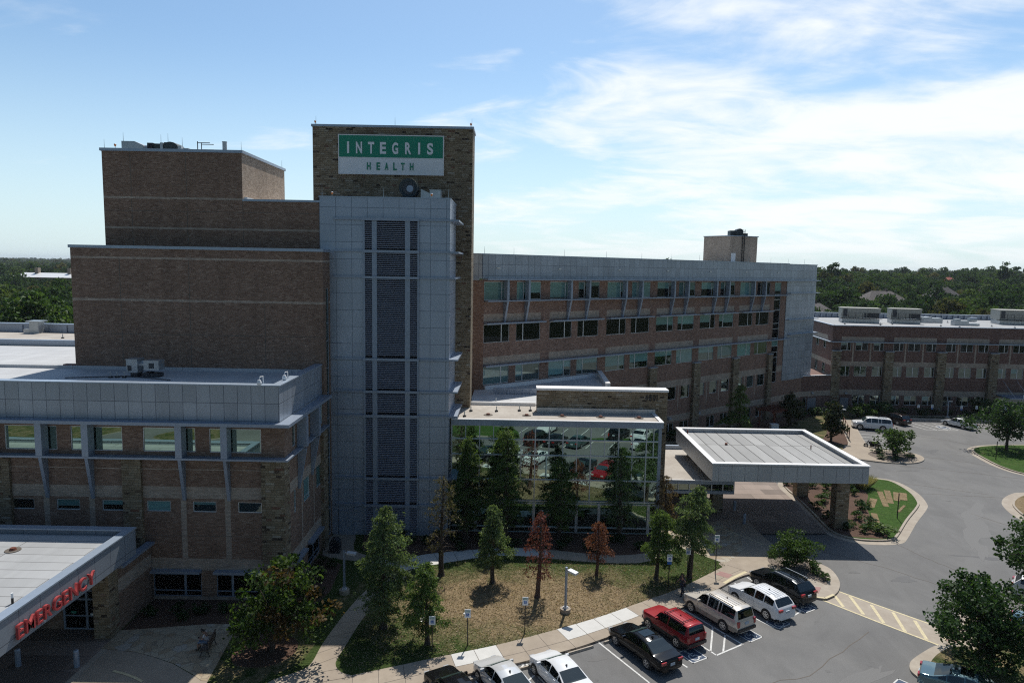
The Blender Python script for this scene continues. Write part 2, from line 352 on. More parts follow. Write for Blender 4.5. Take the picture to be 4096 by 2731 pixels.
MT['leaf_maple'] = leaf_mat('maple_leaves', [(.0, (0.017, 0.040, 0.009)), (.5, (0.045, 0.090, 0.020)), (1, (0.090, 0.144, 0.036))], .42)
MT['leaf_maple_brown'] = leaf_mat('browning_leaves', [(.0, (0.037, 0.028, 0.009)), (.6, (0.099, 0.065, 0.022)), (1, (0.136, 0.093, 0.037))], .35)
MT['leaf_oak'] = leaf_mat('oak_leaves', [(.0, (.014, .036, .012)), (.5, (.036, .082, .026)), (1, (.075, .14, .045))], .35)
MT['leaf_magnolia'] = leaf_mat('magnolia_leaves', [(.0, (.014, .026, .009)), (.5, (.035, .058, .018)), (.85, (.065, .085, .028)), (1, (.15, .125, .06))], .15, .35)
MT['leaf_shrub'] = leaf_mat('shrub_leaves', [(.0, (.022, .052, .014)), (.5, (.058, .112, .03)), (1, (.11, .18, .05))], .35)
MT['leaf_plume'] = leaf_mat('pale_grass_blades', [(.0, (.20, .21, .09)), (.5, (.40, .37, .20)), (1, (.58, .52, .33))], .3)
MT['grass_dry'] = leaf_mat('dry_grass_blades', [(.0, (.19, .135, .075)), (.5, (.35, .265, .165)), (1, (.48, .385, .25))], .25)
MT['grass_green'] = leaf_mat('green_grass_blades', [(.0, (.04, .07, .018)), (.5, (.09, .13, .036)), (1, (.16, .19, .065))], .3)

# ------------------------------------------------------------------ mesh helpers
class MB:
    def __init__(s): s.v = []; s.f = []; s.m = []
    def face(s, pts, mi=0):
        n = len(s.v); s.v += [tuple(p) for p in pts]; s.f.append(tuple(range(n, n + len(pts)))); s.m.append(mi)
    def hexa(s, p, mi=0):          # 8 points: bottom ring 0-3, top ring 4-7
        n = len(s.v); s.v += [tuple(q) for q in p]
        for q in ((0, 3, 2, 1), (4, 5, 6, 7), (0, 1, 5, 4), (1, 2, 6, 5), (2, 3, 7, 6), (3, 0, 4, 7)):
            s.f.append(tuple(n + i for i in q)); s.m.append(mi)
    def box(s, x0, x1, y0, y1, z0, z1, mi=0):
        s.hexa([(x0, y0, z0), (x1, y0, z0), (x1, y1, z0), (x0, y1, z0), (x0, y0, z1), (x1, y0, z1), (x1, y1, z1), (x0, y1, z1)], mi)
    def prism(s, poly, z0, z1, mt=0, ms=None):
        ms = mt if ms is None else ms
        a = sum(poly[i][0] * poly[(i + 1) % len(poly)][1] - poly[(i + 1) % len(poly)][0] * poly[i][1] for i in range(len(poly)))
        if a < 0: poly = list(reversed(poly))
        k = len(poly); n = len(s.v)
        s.v += [(p[0], p[1], z0) for p in poly] + [(p[0], p[1], z1) for p in poly]
        s.f.append(tuple(range(n + k, n + 2 * k))); s.m.append(mt)
        for i in range(k):
            j = (i + 1) % k
            s.f.append((n + i, n + j, n + k + j, n + k + i)); s.m.append(ms)
    def sheet(s, poly, z, mi=0):
        a = sum(poly[i][0] * poly[(i + 1) % len(poly)][1] - poly[(i + 1) % len(poly)][0] * poly[i][1] for i in range(len(poly)))
        if a < 0: poly = list(reversed(poly))
        s.face([(p[0], p[1], z) for p in poly], mi)
    def strip(s, pts, w, z, mi=0):  # flat painted line of width w
        for a, b in zip(pts[:-1], pts[1:]):
            d = Vector((b[0] - a[0], b[1] - a[1])); 
            if d.length < 1e-6: continue
            d.normalize(); n = Vector((-d.y, d.x)) * w / 2
            s.sheet([(a[0] - n.x, a[1] - n.y), (b[0] - n.x, b[1] - n.y), (b[0] + n.x, b[1] + n.y), (a[0] + n.x, a[1] + n.y)], z, mi)
    def tube(s, pts, radii, n=6, mi=0, cap=True):
        pts = [Vector(p) for p in pts]
        if isinstance(radii, (int, float)): radii = [radii] * len(pts)
        base = len(s.v)
        for i, p in enumerate(pts):
            t = (pts[min(i + 1, len(pts) - 1)] - pts[max(i - 1, 0)]).normalized()
            a = Vector((0, 0, 1)) if abs(t.z) < .9 else Vector((1, 0, 0))
            u = t.cross(a).normalized(); w = t.cross(u)
            for k in range(n):
                an = 2 * math.pi * (k + .5) / n
                s.v.append(tuple(p + (u * math.cos(an) + w * math.sin(an)) * radii[i]))
        for i in range(len(pts) - 1):
            for k in range(n):
                k2 = (k + 1) % n
                s.f.append((base + i * n + k, base + i * n + k2, base + (i + 1) * n + k2, base + (i + 1) * n + k)); s.m.append(mi)
        if cap:
            s.f.append(tuple(base + k for k in reversed(range(n)))); s.m.append(mi)
            s.f.append(tuple(base + (len(pts) - 1) * n + k for k in range(n))); s.m.append(mi)
    def cyl(s, c, r, z0, z1, n=16, mi=0, r1=None):
        s.tube([(c[0], c[1], z0), (c[0], c[1], z1)], [r, r if r1 is None else r1], n, mi)
    def build(s, name, mats, parent=None, smooth=False, loc=None):
        if not isinstance(mats, (list, tuple)): mats = [mats]
        me = bpy.data.meshes.new(name)
        me.from_pydata(s.v, [], s.f)
        for m in mats: me.materials.append(MT[m] if isinstance(m, str) else m)
        me.polygons.foreach_set('material_index', s.m)
        if smooth: me.polygons.foreach_set('use_smooth', [True] * len(s.f))
        uvl = me.uv_layers.new(name='UVMap')
        uv = np.zeros((len(me.loops), 2), np.float32)
        i = 0
        V = np.array(s.v, float) if s.v else np.zeros((0, 3))
        for f in s.f:
            p = V[list(f)]
            nx, ny, nz = 0., 0., 0.
            q = np.roll(p, -1, 0)
            nx = ((p[:, 1] - q[:, 1]) * (p[:, 2] + q[:, 2])).sum(); ny = ((p[:, 2] - q[:, 2]) * (p[:, 0] + q[:, 0])).sum(); nz = ((p[:, 0] - q[:, 0]) * (p[:, 1] + q[:, 1])).sum()
            h = math.hypot(nx, ny)
            if abs(nz) > 1.2 * h: uv[i:i + len(f)] = p[:, :2]
            else:
                tx, ty = -ny / max(h, 1e-9), nx / max(h, 1e-9)
                uv[i:i + len(f), 0] = p[:, 0] * tx + p[:, 1] * ty; uv[i:i + len(f), 1] = p[:, 2]
            i += len(f)
        uvl.data.foreach_set('uv', uv.ravel())
        o = bpy.data.objects.new(name, me); COL.objects.link(o)
        if parent: o.parent = parent
        if loc: o.location = loc
        return o
def tag(o, label=None, cat=None, group=None, kind=None):
    if label: o['label'] = label
    if cat: o['category'] = cat
    if group: o['group'] = group
    if kind: o['kind'] = kind
    return o
def thing(name, label, cat, loc=(0, 0, 0), rz=0.0, group=None):
    o = bpy.data.objects.new(name, None); COL.objects.link(o)
    o.empty_display_size = .3; o.location = loc; o.rotation_euler = (0, 0, rz)
    return tag(o, label, cat, group)
def struct(o): return tag(o, kind='structure')
def copy_tree(o, parent=None):
    c = o.copy(); COL.objects.link(c)
    if parent: c.parent = parent
    for ch in o.children: copy_tree(ch, c)
    return c
def smooth_curve(pts, closed=False, k=5):
    P = [Vector((p[0], p[1])) for p in pts]; n = len(P); out = []
    for i in range(n if closed else n - 1):
        p0 = P[(i - 1) % n] if closed or i > 0 else P[i]; p1 = P[i]; p2 = P[(i + 1) % n]
        p3 = P[(i + 2) % n] if closed or i + 2 < n else p2
        for j in range(k):
            t = j / k
            out.append(tuple(.5 * ((2 * p1) + (p2 - p0) * t + (2 * p0 - 5 * p1 + 4 * p2 - p3) * t * t + (3 * p1 - p0 - 3 * p2 + p3) * t ** 3)))
    if not closed: out.append(tuple(P[-1]))
    return out
def inset(poly, d):
    n = len(poly); a = sum(poly[i][0] * poly[(i + 1) % n][1] - poly[(i + 1) % n][0] * poly[i][1] for i in range(n))
    sg = 1 if a > 0 else -1; out = []
    for i in range(n):
        p0, p1, p2 = (Vector(poly[(i + j) % n][:2]) for j in (-1, 0, 1))
        t = ((p1 - p0).normalized() + (p2 - p1).normalized())
        if t.length < 1e-6: t = p2 - p1
        t.normalize(); out.append((p1.x - t.y * d * sg, p1.y + t.x * d * sg))
    return out

class Facade:
    """wall frame: o at the foot, d along the wall, w outwards"""
    def __init__(s, o, d):
        s.o = Vector((o[0], o[1], 0)); s.d = Vector((d[0], d[1], 0)).normalized(); s.n = Vector((s.d.y, -s.d.x, 0))
    def pt(s, u, w, z): 
        p = s.o + s.d * u + s.n * w; return (p.x, p.y, z)
    def box(s, mb, u0, u1, w0, w1, z0, z1, mi=0):
        mb.hexa([s.pt(u0, w0, z0), s.pt(u1, w0, z0), s.pt(u1, w1, z0), s.pt(u0, w1, z0), s.pt(u0, w0, z1), s.pt(u1, w0, z1), s.pt(u1, w1, z1), s.pt(u0, w1, z1)], mi)
    def wall(s, mb, u0, u1, z0, z1, holes=(), bands=(), depth=.16, mi=0):
        us = {u0, u1}; zs = {z0, z1}
        for h in list(holes) + [b[:4] for b in bands]:
            us |= {min(max(h[0], u0), u1), min(max(h[1], u0), u1)}; zs |= {min(max(h[2], z0), z1), min(max(h[3], z0), z1)}
        us = sorted(us); zs = sorted(zs)
        def inside(h, u, z): return h[0] < u < h[1] and h[2] < z < h[3]
        for j in range(len(zs) - 1):
            run = None
            zc = (zs[j] + zs[j + 1]) / 2
            def flush(r):
                if r: mb.face([s.pt(r[0], 0, zs[j]), s.pt(r[1], 0, zs[j]), s.pt(r[1], 0, zs[j + 1]), s.pt(r[0], 0, zs[j + 1])], r[2])
            for i in range(len(us) - 1):
                uc = (us[i] + us[i + 1]) / 2
                if any(inside(h, uc, zc) for h in holes): flush(run); run = None; continue
                m = mi
                for b in bands:
                    if inside(b, uc, zc): m = b[4]
                if run and run[2] == m: run = (run[0], us[i + 1], m)
                else: flush(run); run = (us[i], us[i + 1], m)
            flush(run)
        for a, b, c, d in [h[:4] for h in holes]:
            for q in ([(a, 0, c), (b, 0, c), (b, -depth, c), (a, -depth, c)], [(a, -depth, d), (b, -depth, d), (b, 0, d), (a, 0, d)],
                      [(a, -depth, c), (a, -depth, d), (a, 0, d), (a, 0, c)], [(b, 0, c), (b, 0, d), (b, -depth, d), (b, -depth, c)]):
                mb.face([s.pt(*x) for x in q], mi)
    def window(s, parent, u0, u1, z0, z1, mull=(), trans=(), w=-.10, fw=.055, glass='glass', blinds=(), frame='metal_light', name='window', mw=.10):
        f = MB()
        s.box(f, u0 + .003, u0 + fw, w - .03, w + .05, z0 + .003, z1 - .003); s.box(f, u1 - fw, u1 - .003, w - .03, w + .05, z0 + .003, z1 - .003)
        s.box(f, u0 + fw, u1 - fw, w - .03, w + .06, z0 + .003, z0 + fw); s.box(f, u0 + fw, u1 - fw, w - .03, w + .05, z1 - fw, z1 - .003)
        for m in mull: s.box(f, m - mw / 2, m + mw / 2, w - .03, w + .045, z0 + fw, z1 - fw)
        for t in trans: s.box(f, u0 + fw, u1 - fw, w - .03, w + .04, t - .035, t + .035)
        fo = f.build(name, frame, parent)
        g = MB()
        s.wall(g, u0 + fw * .5, u1 - fw * .5, z0 + fw * .5, z1 - fw * .5, (), [(*b, 1) for b in blinds])
        sh = s.n * (w)
        g.v = [(p[0] + sh.x, p[1] + sh.y, p[2]) for p in g.v]
        g.build('pane', [glass, 'blind'], fo)
        return fo

_font_cache = {}
def text_mesh(body, size, depth=.05, sx=1.0, bold=.0):
    cu = bpy.data.curves.new('txt', 'FONT'); cu.body = body; cu.size = size; cu.extrude = depth / 2; cu.offset = bold
    ob = bpy.data.objects.new('txt', cu); COL.objects.link(ob)
    bpy.context.view_layer.update()
    dg = bpy.context.evaluated_depsgraph_get()
    me = bpy.data.meshes.new_from_object(ob.evaluated_get(dg))
    bpy.data.objects.remove(ob); bpy.data.curves.remove(cu)
    n = len(me.vertices); co = np.zeros(n * 3); me.vertices.foreach_get('co', co); co = co.reshape(-1, 3)
    co[:, 0] *= sx; me.vertices.foreach_set('co', co.ravel())
    return me, co
def letters(parent, body, u0, u1, z0, z1, F, w, mat, depth=.08, bold=0.0, name='letter'):
    """each character a part, standing on facade F between u0 and u1, from z0 to z1"""
    ms = []
    chars = [c for c in body]
    for c in chars:
        if c == ' ': ms.append(None); continue
        me, co = text_mesh(c, 1.0, 0.0001, 1, 0.0)
        ms.append((me, co.min(0), co.max(0)))
    widths = [(.35 if m is None else (m[2][0] - m[1][0])) for m in ms]
    hcap = max(m[2][1] - m[1][1] for m in ms if m)
    H = z1 - z0
    return ms, widths, hcap, H
def put_text(parent, body, u0, u1, z0, z1, F, w, mat, depth=.08, bold=0.012, name='letter', gap=None, bar=False):
    H = z1 - z0
    info = []
    for c in body:
        if c == ' ': info.append(None); continue
        me, co = text_mesh(c, 1.0, 1.0, 1, bold); info.append((me, co))
    hc = max((i[1][:, 1].max() - min(0, i[1][:, 1].min())) for i in info if i)
    wid = [(.30 if i is None else np.ptp(i[1][:, 0])) for i in info]
    n = len(body)
    if gap is None: gap = .16
    tot = sum(wid) + gap * (n - 1)
    sx = (u1 - u0) / tot
    u = u0
    for c, i, wd in zip(body, info, wid):
        if i:
            me, co = i
            x = (co[:, 0] - co[:, 0].min()) * sx + u; z = (co[:, 1] / hc) * H + z0; d = (co[:, 2] - co[:, 2].min()); d = d / max(d.max(), 1e-6) * depth + w
            P = np.array([F.o.x, F.o.y, 0])[None] + np.outer(x, np.array(F.d)) + np.outer(d, np.array(F.n)); P[:, 2] = z
            me.vertices.foreach_set('co', P.ravel()); me.update()
            me.materials.clear(); me.materials.append(MT[mat])
            me.name = name
            o = bpy.data.objects.new(name, me); COL.objects.link(o); o.parent = parent
        u += (wd + gap) * sx
FX = lambda y, x0=0: Facade((x0, y), (1, 0))
FY = lambda x, y0=0: Facade((x, y0), (0, 1))

def coping(parent, rects, name='coping', mat='coping'):
    mb = MB()
    for r in rects: mb.box(*r)
    return mb.build(name, mat, parent)

# ------------------------------------------------------------------ emergency wing: low front block, tall block behind, penthouse
AX, AY = -15.4, 45.5
wing = thing('hospital_wing', 'brown brick emergency wing with grey metal parapet and stepped blank brick blocks', 'building')
w = MB()
FA, FS = FX(AY), FY(AX)
topw = [(-41.9, -39.75), (-39.25, -38.3), (-37.4, -36.6), (-36.1, -34.97 - .55), (-34.48, -32.33), (-31.82, -30.91), (-29.98, -29.14), (-28.82, -26.45), (-25.05, -22.77), (-22.41, -21.47), (-20.53, -19.66), (-19.3, -16.98)]
smallw = [(-41.2, -39.6), (-38.0, -36.4), (-34.33, -32.72), (-31.18, -29.57), (-28.04, -26.54), (-24.96, -23.31), (-21.79, -20.17), (-18.68, -17.04)]
holes = [(a, b, 10.66, 12.34) for a, b in topw] + [(a, b, 6.44, 7.2) for a, b in smallw] + [(-24.7, -21.35, .35, 2.15), (-20.3, -17.2, .35, 2.15)]
bands = [(-60, -15.4, 7.4, 8.23, 1), (-60, -15.4, 2.27, 3.12, 1)]
for x in (-38.4, -31.85, -28.72, -22.42, -19.38): bands.append((x - .19, x + .19, 3.12, 7.4, 1))
bands.append((-24.7, -15.4, .0, .35, 1)); bands += [(-60, -15.4, 9.42, 9.47, 1), (-60, -15.4, 4.72, 4.76, 3)]
FA.wall(w, -60, AX, 0, 12.9, holes, bands)
sideh = [(47.4, 47.85, 5.75, 7.5), (49.6, 51.15, 5.75, 7.5), (52.9, 54.3, 5.75, 7.5), (47.0, 49.3, .3, 2.2), (50.4, 53.6, .3, 2.2), (47.2, 47.9, 10.66, 12.3), (49.0, 50.6, 10.66, 12.3), (52.2, 53.4, 10.66, 12.3), (53.8, 54.9, 10.66, 12.3)]
FS.wall(w, AY, 55.5, 0, 12.9, sideh, [(45, 56, 7.5, 8.3, 1), (45, 56, 2.25, 3.1, 1), (49.1, 49.35, 3.1, 7.5, 1), (52.1, 52.35, 3.1, 7.5, 1)])
# tall block B with narrow window bay on its right return
BY, BXL, BXR = 55.5, -35.8, -15.42
FB = FX(BY)
FB.wall(w, BXL, BXR, 12.9, 24.55, (), [(-31.9, -31.84, 12.9, 20.3, 3), (-31.9, -31.84, 20.5, 23.7, 3), (-26.3, -26.24, 12.9, 20.3, 3), (-26.3, -26.24, 20.5, 23.7, 3), (-20.2, -20.14, 12.9, 20.3, 3), (-40, -10, 17.6, 17.65, 3), (-40, -10, 20.32, 20.5, 1), (-40, -10, 23.72, 23.88, 1)])
FBs = FY(BXR)
baywin = (56.35, 57.25)
FBs.wall(w, BY, 57.62, 0, 24.55, [(baywin[0], baywin[1], .4, 21.6)], [(55, 58, 20.32, 20.5, 1), (55, 58, 23.72, 23.88, 1), (55, 56.35, 7.5, 8.3, 1), (57.25, 58, 3.2, 4.2, 1)])
FY(BXL).wall(w, BY, 90, 12.9, 24.55); 
w.face([(BXL, BY, 24.54), (BXR, BY, 24.54), (BXR, 57.7, 24.54), (BXL, 57.7, 24.54)], 0)
# penthouse blocks B2
FP = FX(57.7)
FP.wall(w, -34.2, -16.0, 24.5, 28.65, (), [(-31.9, -31.84, 24.5, 28.65, 3), (-27.3, -27.24, 24.5, 28.65, 3), (-22.65, -22.6, 24.5, 28.65, 3), (-40, -10, 27.7, 27.74, 3), (-40, -10, 26.24, 26.4, 1)])
FP.wall(w, -34.2, -22.62, 28.65, 32.55, (), [(-31.9, -31.84, 28.9, 32.55, 3), (-27.3, -27.24, 28.9, 32.55, 3), (-40, -10, 28.72, 28.88, 1)])
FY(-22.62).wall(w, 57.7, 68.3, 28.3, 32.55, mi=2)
FY(-34.2).wall(w, 57.7, 68.3, 24.5, 32.55)
w.face([(-34.2, 68.3, 24), (-22.62, 68.3, 24), (-22.62, 68.3, 32.55), (-34.2, 68.3, 32.55)])
w.face([(-34.2, 90, 0), (-34.2, 90, 1), (-33, 90, 1)])
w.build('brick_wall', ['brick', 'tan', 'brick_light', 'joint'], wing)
w = MB()
for q in ((-16.97, -15.36, 45.3, 46.4), (-26.48, -25.18, 45.28, 45.7), (-35.9, -34.16, 45.28, 45.7), (-15.8, -15.15, 54.2, 55.45)):
    w = MB(); w.box(*q, 0, 10.18); w.build('stone_pier', 'stone', wing)
# parapet fascia, ledges
w = MB()
w.box(-60, -15.58, 45.2, 45.75, 12.9, 15.37); w.box(-16.1, -15.581, 45.751, 55.45, 12.9, 15.37)
w.build('parapet', 'panel', wing)
for qs in (((-60, -14.75, 44.55, 45.19, 12.68, 12.9), (-15.57, -14.75, 45.19, 55.4, 12.68, 12.9)), ((-60, -14.95, 44.75, 45.48, 10.3, 10.42), (-15.39, -14.95, 45.48, 55.4, 10.3, 10.42)), ((-24.75, -21.3, 45.05, 45.49, 2.15, 2.33),), ((-20.35, -17.1, 45.05, 45.49, 2.15, 2.33),), ((-15.39, -15.0, 46.95, 49.35, 2.2, 2.38),), ((-15.39, -15.0, 50.35, 53.65, 2.2, 2.38),)):
    w = MB()
    for q in qs: w.box(*q)
    w.build('ledge', 'metal', wing)
def fin(F, u, t=.22):
    mb = MB()
    F.box(mb, u - t, u + t, .02, .72, 10.43, 12.67)
    p = [F.pt(u - .11, .02, 7.3), F.pt(u + .11, .02, 7.3), F.pt(u + .11, .0, 10.29), F.pt(u - .11, .0, 10.29), F.pt(u - .11, .12, 7.3), F.pt(u + .11, .12, 7.3), F.pt(u + .11, .66, 10.29), F.pt(u - .11, .66, 10.29)]
    mb.hexa(p); mb.build('bracket_fin', 'metal', wing)
for x in (-38.4, -35.2, -31.8, -28.68, -22.4, -19.34): fin(FA, x + .1)
for y in (48.4, 51.6): fin(FS, y)
coping(wing, [(-60, -15.5, 45.12, 45.8, 15.37, 15.45), (-16.15, -15.5, 45.801, 55.4, 15.37, 15.45), (-35.9, -15.34, 55.38, 55.9, 24.55, 24.78), (-15.9, -15.34, 55.9, 57.58, 24.55, 24.78),
              (-22.6, -16.0, 57.58, 58.0, 28.65, 28.83) , (-34.3, -22.5, 57.56, 58.1, 32.55, 32.78), (-23.0, -22.5, 58.1, 68.4, 32.55, 32.78), (-34.3, -33.9, 58.1, 68.4, 32.55, 32.78)])
w = MB()
w.face([(-60, 45.7, 14.7), (-15.9, 45.7, 14.7), (-15.9, 57, 14.7), (-60, 57, 14.7)]); w.face([(-60, 57, 14.7), (-35.7, 57, 14.7), (-35.7, 69.6, 14.7), (-60, 69.0, 14.7)])
w.face([(-34.2, 57.75, 28.4), (-16, 57.75, 28.4), (-16, 70, 28.4), (-34.2, 70, 28.4)]); w.face([(-34.2, 57.75, 32.4), (-22.7, 57.75, 32.4), (-22.7, 68.2, 32.4), (-34.2, 68.2, 32.4)])
w.box(-60, -16.0, 55.36, 55.48, 14.69, 14.95)
w.build('roof', 'roof_white', wing)
w = MB(); w.box(-22.6, -22.3, 57.9, 68.3, 28.4, 29.0); w.build('roof_flashing', 'white_metal', wing)
bl = {2: [], 4: [(-28.04, -26.5, 6.85, 7.2)], 5: [(-24.9, -23.3, 6.5, 7.2)], 6: [(-21.8, -20.2, 6.95, 7.2)], 3: [(-31.2, -29.5, 6.72, 7.2)]}
for i, (a, b) in enumerate(topw): FA.window(wing, a, b, 10.66, 12.34, glass='glass_em')
for i, (a, b) in enumerate(smallw): FA.window(wing, a, b, 6.44, 7.2, glass='glass', blinds=bl.get(i, ()))
FA.window(wing, -24.7, -21.35, .35, 2.15, mull=(-22.5,), trans=(.75,), glass='glass_dark', frame='metal', mw=.16)
FA.window(wing, -20.3, -17.2, .35, 2.15, mull=(-19.2,), trans=(.75,), glass='glass_dark', frame='metal', mw=.16)
for h in sideh:
    if h[2] > 10: FS.window(wing, *h, glass='blind' if h[0] > 50 else 'glass')
    elif h[2] > 5: FS.window(wing, *h, glass='blind', trans=(6.1,) if h[0] < 52 else ())
    else: FS.window(wing, *h, mull=((h[0] + h[1]) / 2,), trans=(.7,), glass='glass_dark', frame='metal')
FBs.window(wing, baywin[0], baywin[1], .4, 21.6, trans=(2.7, 5.0, 7.2, 8.5, 10.6, 12.8, 14.9, 17.2, 18.7), glass='glass', frame='metal')
w = MB()
# lower roofs further left
w.box(-95, -36, 69.7, 70.2, 14.2, 15.3); 
w.build('roof_parapet', 'metal', wing)

rear = thing('rear_building', 'low rear building with tan gravel roof and grey ribbed parapet left of the brick block', 'building')
w = MB(); w.box(-140, -37, 71, 84.6, 0, 14.4); w.build('brick_wall', 'brick', rear)
w = MB(); w.box(-140, -37.01, 70.9, 84.5, 14.4, 14.5); w.build('roof', 'roof_tan', rear)
w = MB(); w.box(-140, -37, 84.6, 85.0, 14.3, 15.4); w.box(-140, -36.9, 84.4, 85.2, 15.4, 15.6)
for i in range(24): w.box(-108 + i * 2.9 + (i % 3) * .3, -107.6 + i * 2.9 + (i % 3) * .3, 84.45, 84.6, 14.5, 15.4)
w.build('parapet', 'metal', rear)
tag(MB.build((lambda m: (m.box(-59.0, -57.9, 83.0, 84.1, 14.5, 15.9), m.box(-59.3, -57.6, 82.8, 84.3, 15.9, 16.05), m.box(-59.9, -59.0, 83.2, 83.9, 14.5, 15.0), m)[-1])(MB()), 'exhaust_hood', 'galv'), 'small galvanised exhaust hood at the end of the tan gravel roof', 'rooftop unit')

# ------------------------------------------------------------------ ambulance canopy and vestibule
can = thing('ambulance_canopy', 'flat grey metal emergency canopy with pale roofing in the lower left corner', 'canopy')
CX1, CYB = -23.5, 41.4
w = MB(); w.box(CX1 - .35, CX1, 28.6, CYB, 5.2, 6.85); w.box(-60, CX1 - .351, CYB - .35, CYB, 5.2, 6.85); w.box(-60, CX1 - .351, 28.6, 28.95, 5.2, 6.85); w.build('fascia', panels('shade_toned_canopy_panel', 1.5, 3.0, (.21, .24, .28), (.07, .08, .10), (.3, .4), .5, .1, .018, 0, .03), can)  # panel colour darkened to stand in for shade on the canopy edge
w = MB(); w.face([(-60, 28.9, 6.55), (CX1 - .3, 28.9, 6.55), (CX1 - .3, CYB - .3, 6.55), (-60, CYB - .3, 6.55)]); w.build('roof', 'roof', can)
w = MB(); w.face([(-60, 28.7, 5.25), (-60, CYB - .1, 5.25), (CX1 - .1, CYB - .1, 5.25), (CX1 - .1, 28.7, 5.25)]); w.build('soffit', 'soffit', can)
coping(can, [(CX1 - .5, CX1 + .06, 28.5, CYB + .06, 6.85, 6.93), (-60, CX1 - .5, 28.5, 29.05, 6.85, 6.93), (-60, CX1 - .5, CYB - .5, CYB + .06, 6.85, 6.93)])
w = MB(); w.box(-25.7, -24.68, 40.28, 41.3, 0, 5.2); w.build('stone_pier', 'stone', can)
w = MB(); w.box(-25.0, -24.7, 41.3, 45.3, 0, 4.2, 0); w.box(-25.02, -24.69, 41.3, 45.28, 2.6, 3.5, 1)
w.box(-40, -28.3, 41.4, 41.7, 0, 5.2, 0); w.box(-28.3, -25.0, 41.41, 41.7, 2.75, 5.2, 0); w.build('vestibule_wall', ['brick', 'tan'], can)
w = MB(); w.box(-24.95, -24.4, 41.42, 45.3, 4.2, 4.36); w.build('ledge', 'metal', can)
FV = FX(41.4)
d = MB()
for a, b, z0, z1 in ((-28.3, -28.18, 0, 2.75), (-26.86, -26.72, 0, 2.75), (-25.5, -25.38, 0, 2.75)): FV.box(d, a, b, -.04, .05, z0, z1)
for z0, z1 in ((0, .22), (1.0, 1.07), (2.08, 2.2), (2.66, 2.75)): FV.box(d, -28.18, -25.5, -.04, .04, z0, z1)
do = d.build('door', 'metal', can)
g = MB(); g.face([FV.pt(-28.2, -.02, .1), FV.pt(-25.45, -.02, .1), FV.pt(-25.45, -.02, 2.7), FV.pt(-28.2, -.02, 2.7)]); g.build('pane', 'glass_dark', do)
g = MB(); g.box(-27.78, -27.45, 41.33, 41.36, 1.2, 1.36); g.build('notice', 'sign_teal', do)
g = MB(); g.box(-26.55, -26.25, 41.33, 41.36, 1.08, 1.22); g.build('notice', 'sign_white', do)
es = thing('emergency_sign', 'red raised channel letters reading EMERGENCY along the lower left canopy edge', 'sign')
FE = FY(CX1)
put_text(es, 'EMERGENCY', 30.85, 36.9, 5.5, 6.22, FE, .06, 'red', .13, .008)

# ------------------------------------------------------------------ grey louvre tower
twr = thing('louvre_tower', 'grey panelled stair tower with tall dark louvre columns and thin ledges', 'building')
TY, TXL, TXR = 57.6, -16.22, -5.33
w = MB()
w.box(TXL, TXR, TY, 63.4, 24.5, 29.1); 
FT = FX(TY)
FT.wall(w, -16.2, TXR, 0, 24.5, [(-12.5, -7.97, .25, 27.3)], depth=.5)
FY(TXR).wall(w, TY, 64, 0, 24.5)
w2 = MB()
w2.box(TXL - .04, TXR + .04, TY - .05, 63.42, 29.1, 29.2); 
w.build('panel_wall', 'panel_tower', twr)
w2.build('coping', 'coping', twr)
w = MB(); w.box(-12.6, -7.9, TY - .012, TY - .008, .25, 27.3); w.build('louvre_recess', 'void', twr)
LEDGE = (2.87, 5.27, 10.76, 12.87, 15.64, 22.56, 24.73, 27.36)
cols = ((-12.42, -11.82), (-11.42, -9.06), (-8.64, -8.02))
w = MB()
z = .35
while z < 27.2:
    if all(abs(z - l) > .2 for l in LEDGE):
        for a, b in cols:
            w.hexa([(a, TY - .16, z), (b, TY - .16, z), (b, TY - .02, z + .045), (a, TY - .02, z + .045), (a, TY - .16, z + .03), (b, TY - .16, z + .03), (b, TY - .02, z + .075), (a, TY - .02, z + .075)])
    z += .158
w.build('louvre', 'louvre', twr)
w = MB()
for a, b in ((-12.56, -12.42), (-11.82, -11.42), (-9.06, -8.64), (-8.02, -7.9)): w.box(a, b, TY - .2, TY - .02, .2, 27.3)
w.build('mullion', 'metal', twr)
for i, l in enumerate(LEDGE):
    w = MB()
    w.box(-15.05, -12.62, TY - .16, TY - .01, l - .09, l + .09)
    w.box(-12.62, -7.85, TY - .34, TY - .21, l - .12, l + .10)
    w.box(-7.85, TXR + .001, TY - .16, TY - .01, l - .09, l + .09)
    w.box(TXR + .002, TXR + (.75 if i in (1, 2, 3, 4, 6, 7) else .5), TY - .16, 62.9, l - .07, l + .07)
    w.build('ledge', 'metal', twr)
w = MB(); w.box(-14.72, -13.55, TY - .06, TY - .005, .12, 2.2); dr = w.build('door', 'coping', twr)
w = MB(); w.box(-14.82, -14.72, TY - .09, TY - .01, .12, 2.3); w.box(-13.55, -13.45, TY - .09, TY - .01, .12, 2.3); w.box(-14.72, -13.55, TY - .09, TY - .01, 2.2, 2.3); w.build('frame', 'metal', dr)
w = MB(); w.box(-13.45, -13.1, TY - .3, TY - .02, 2.42, 2.6); w.build('wall_light', 'coping', twr)
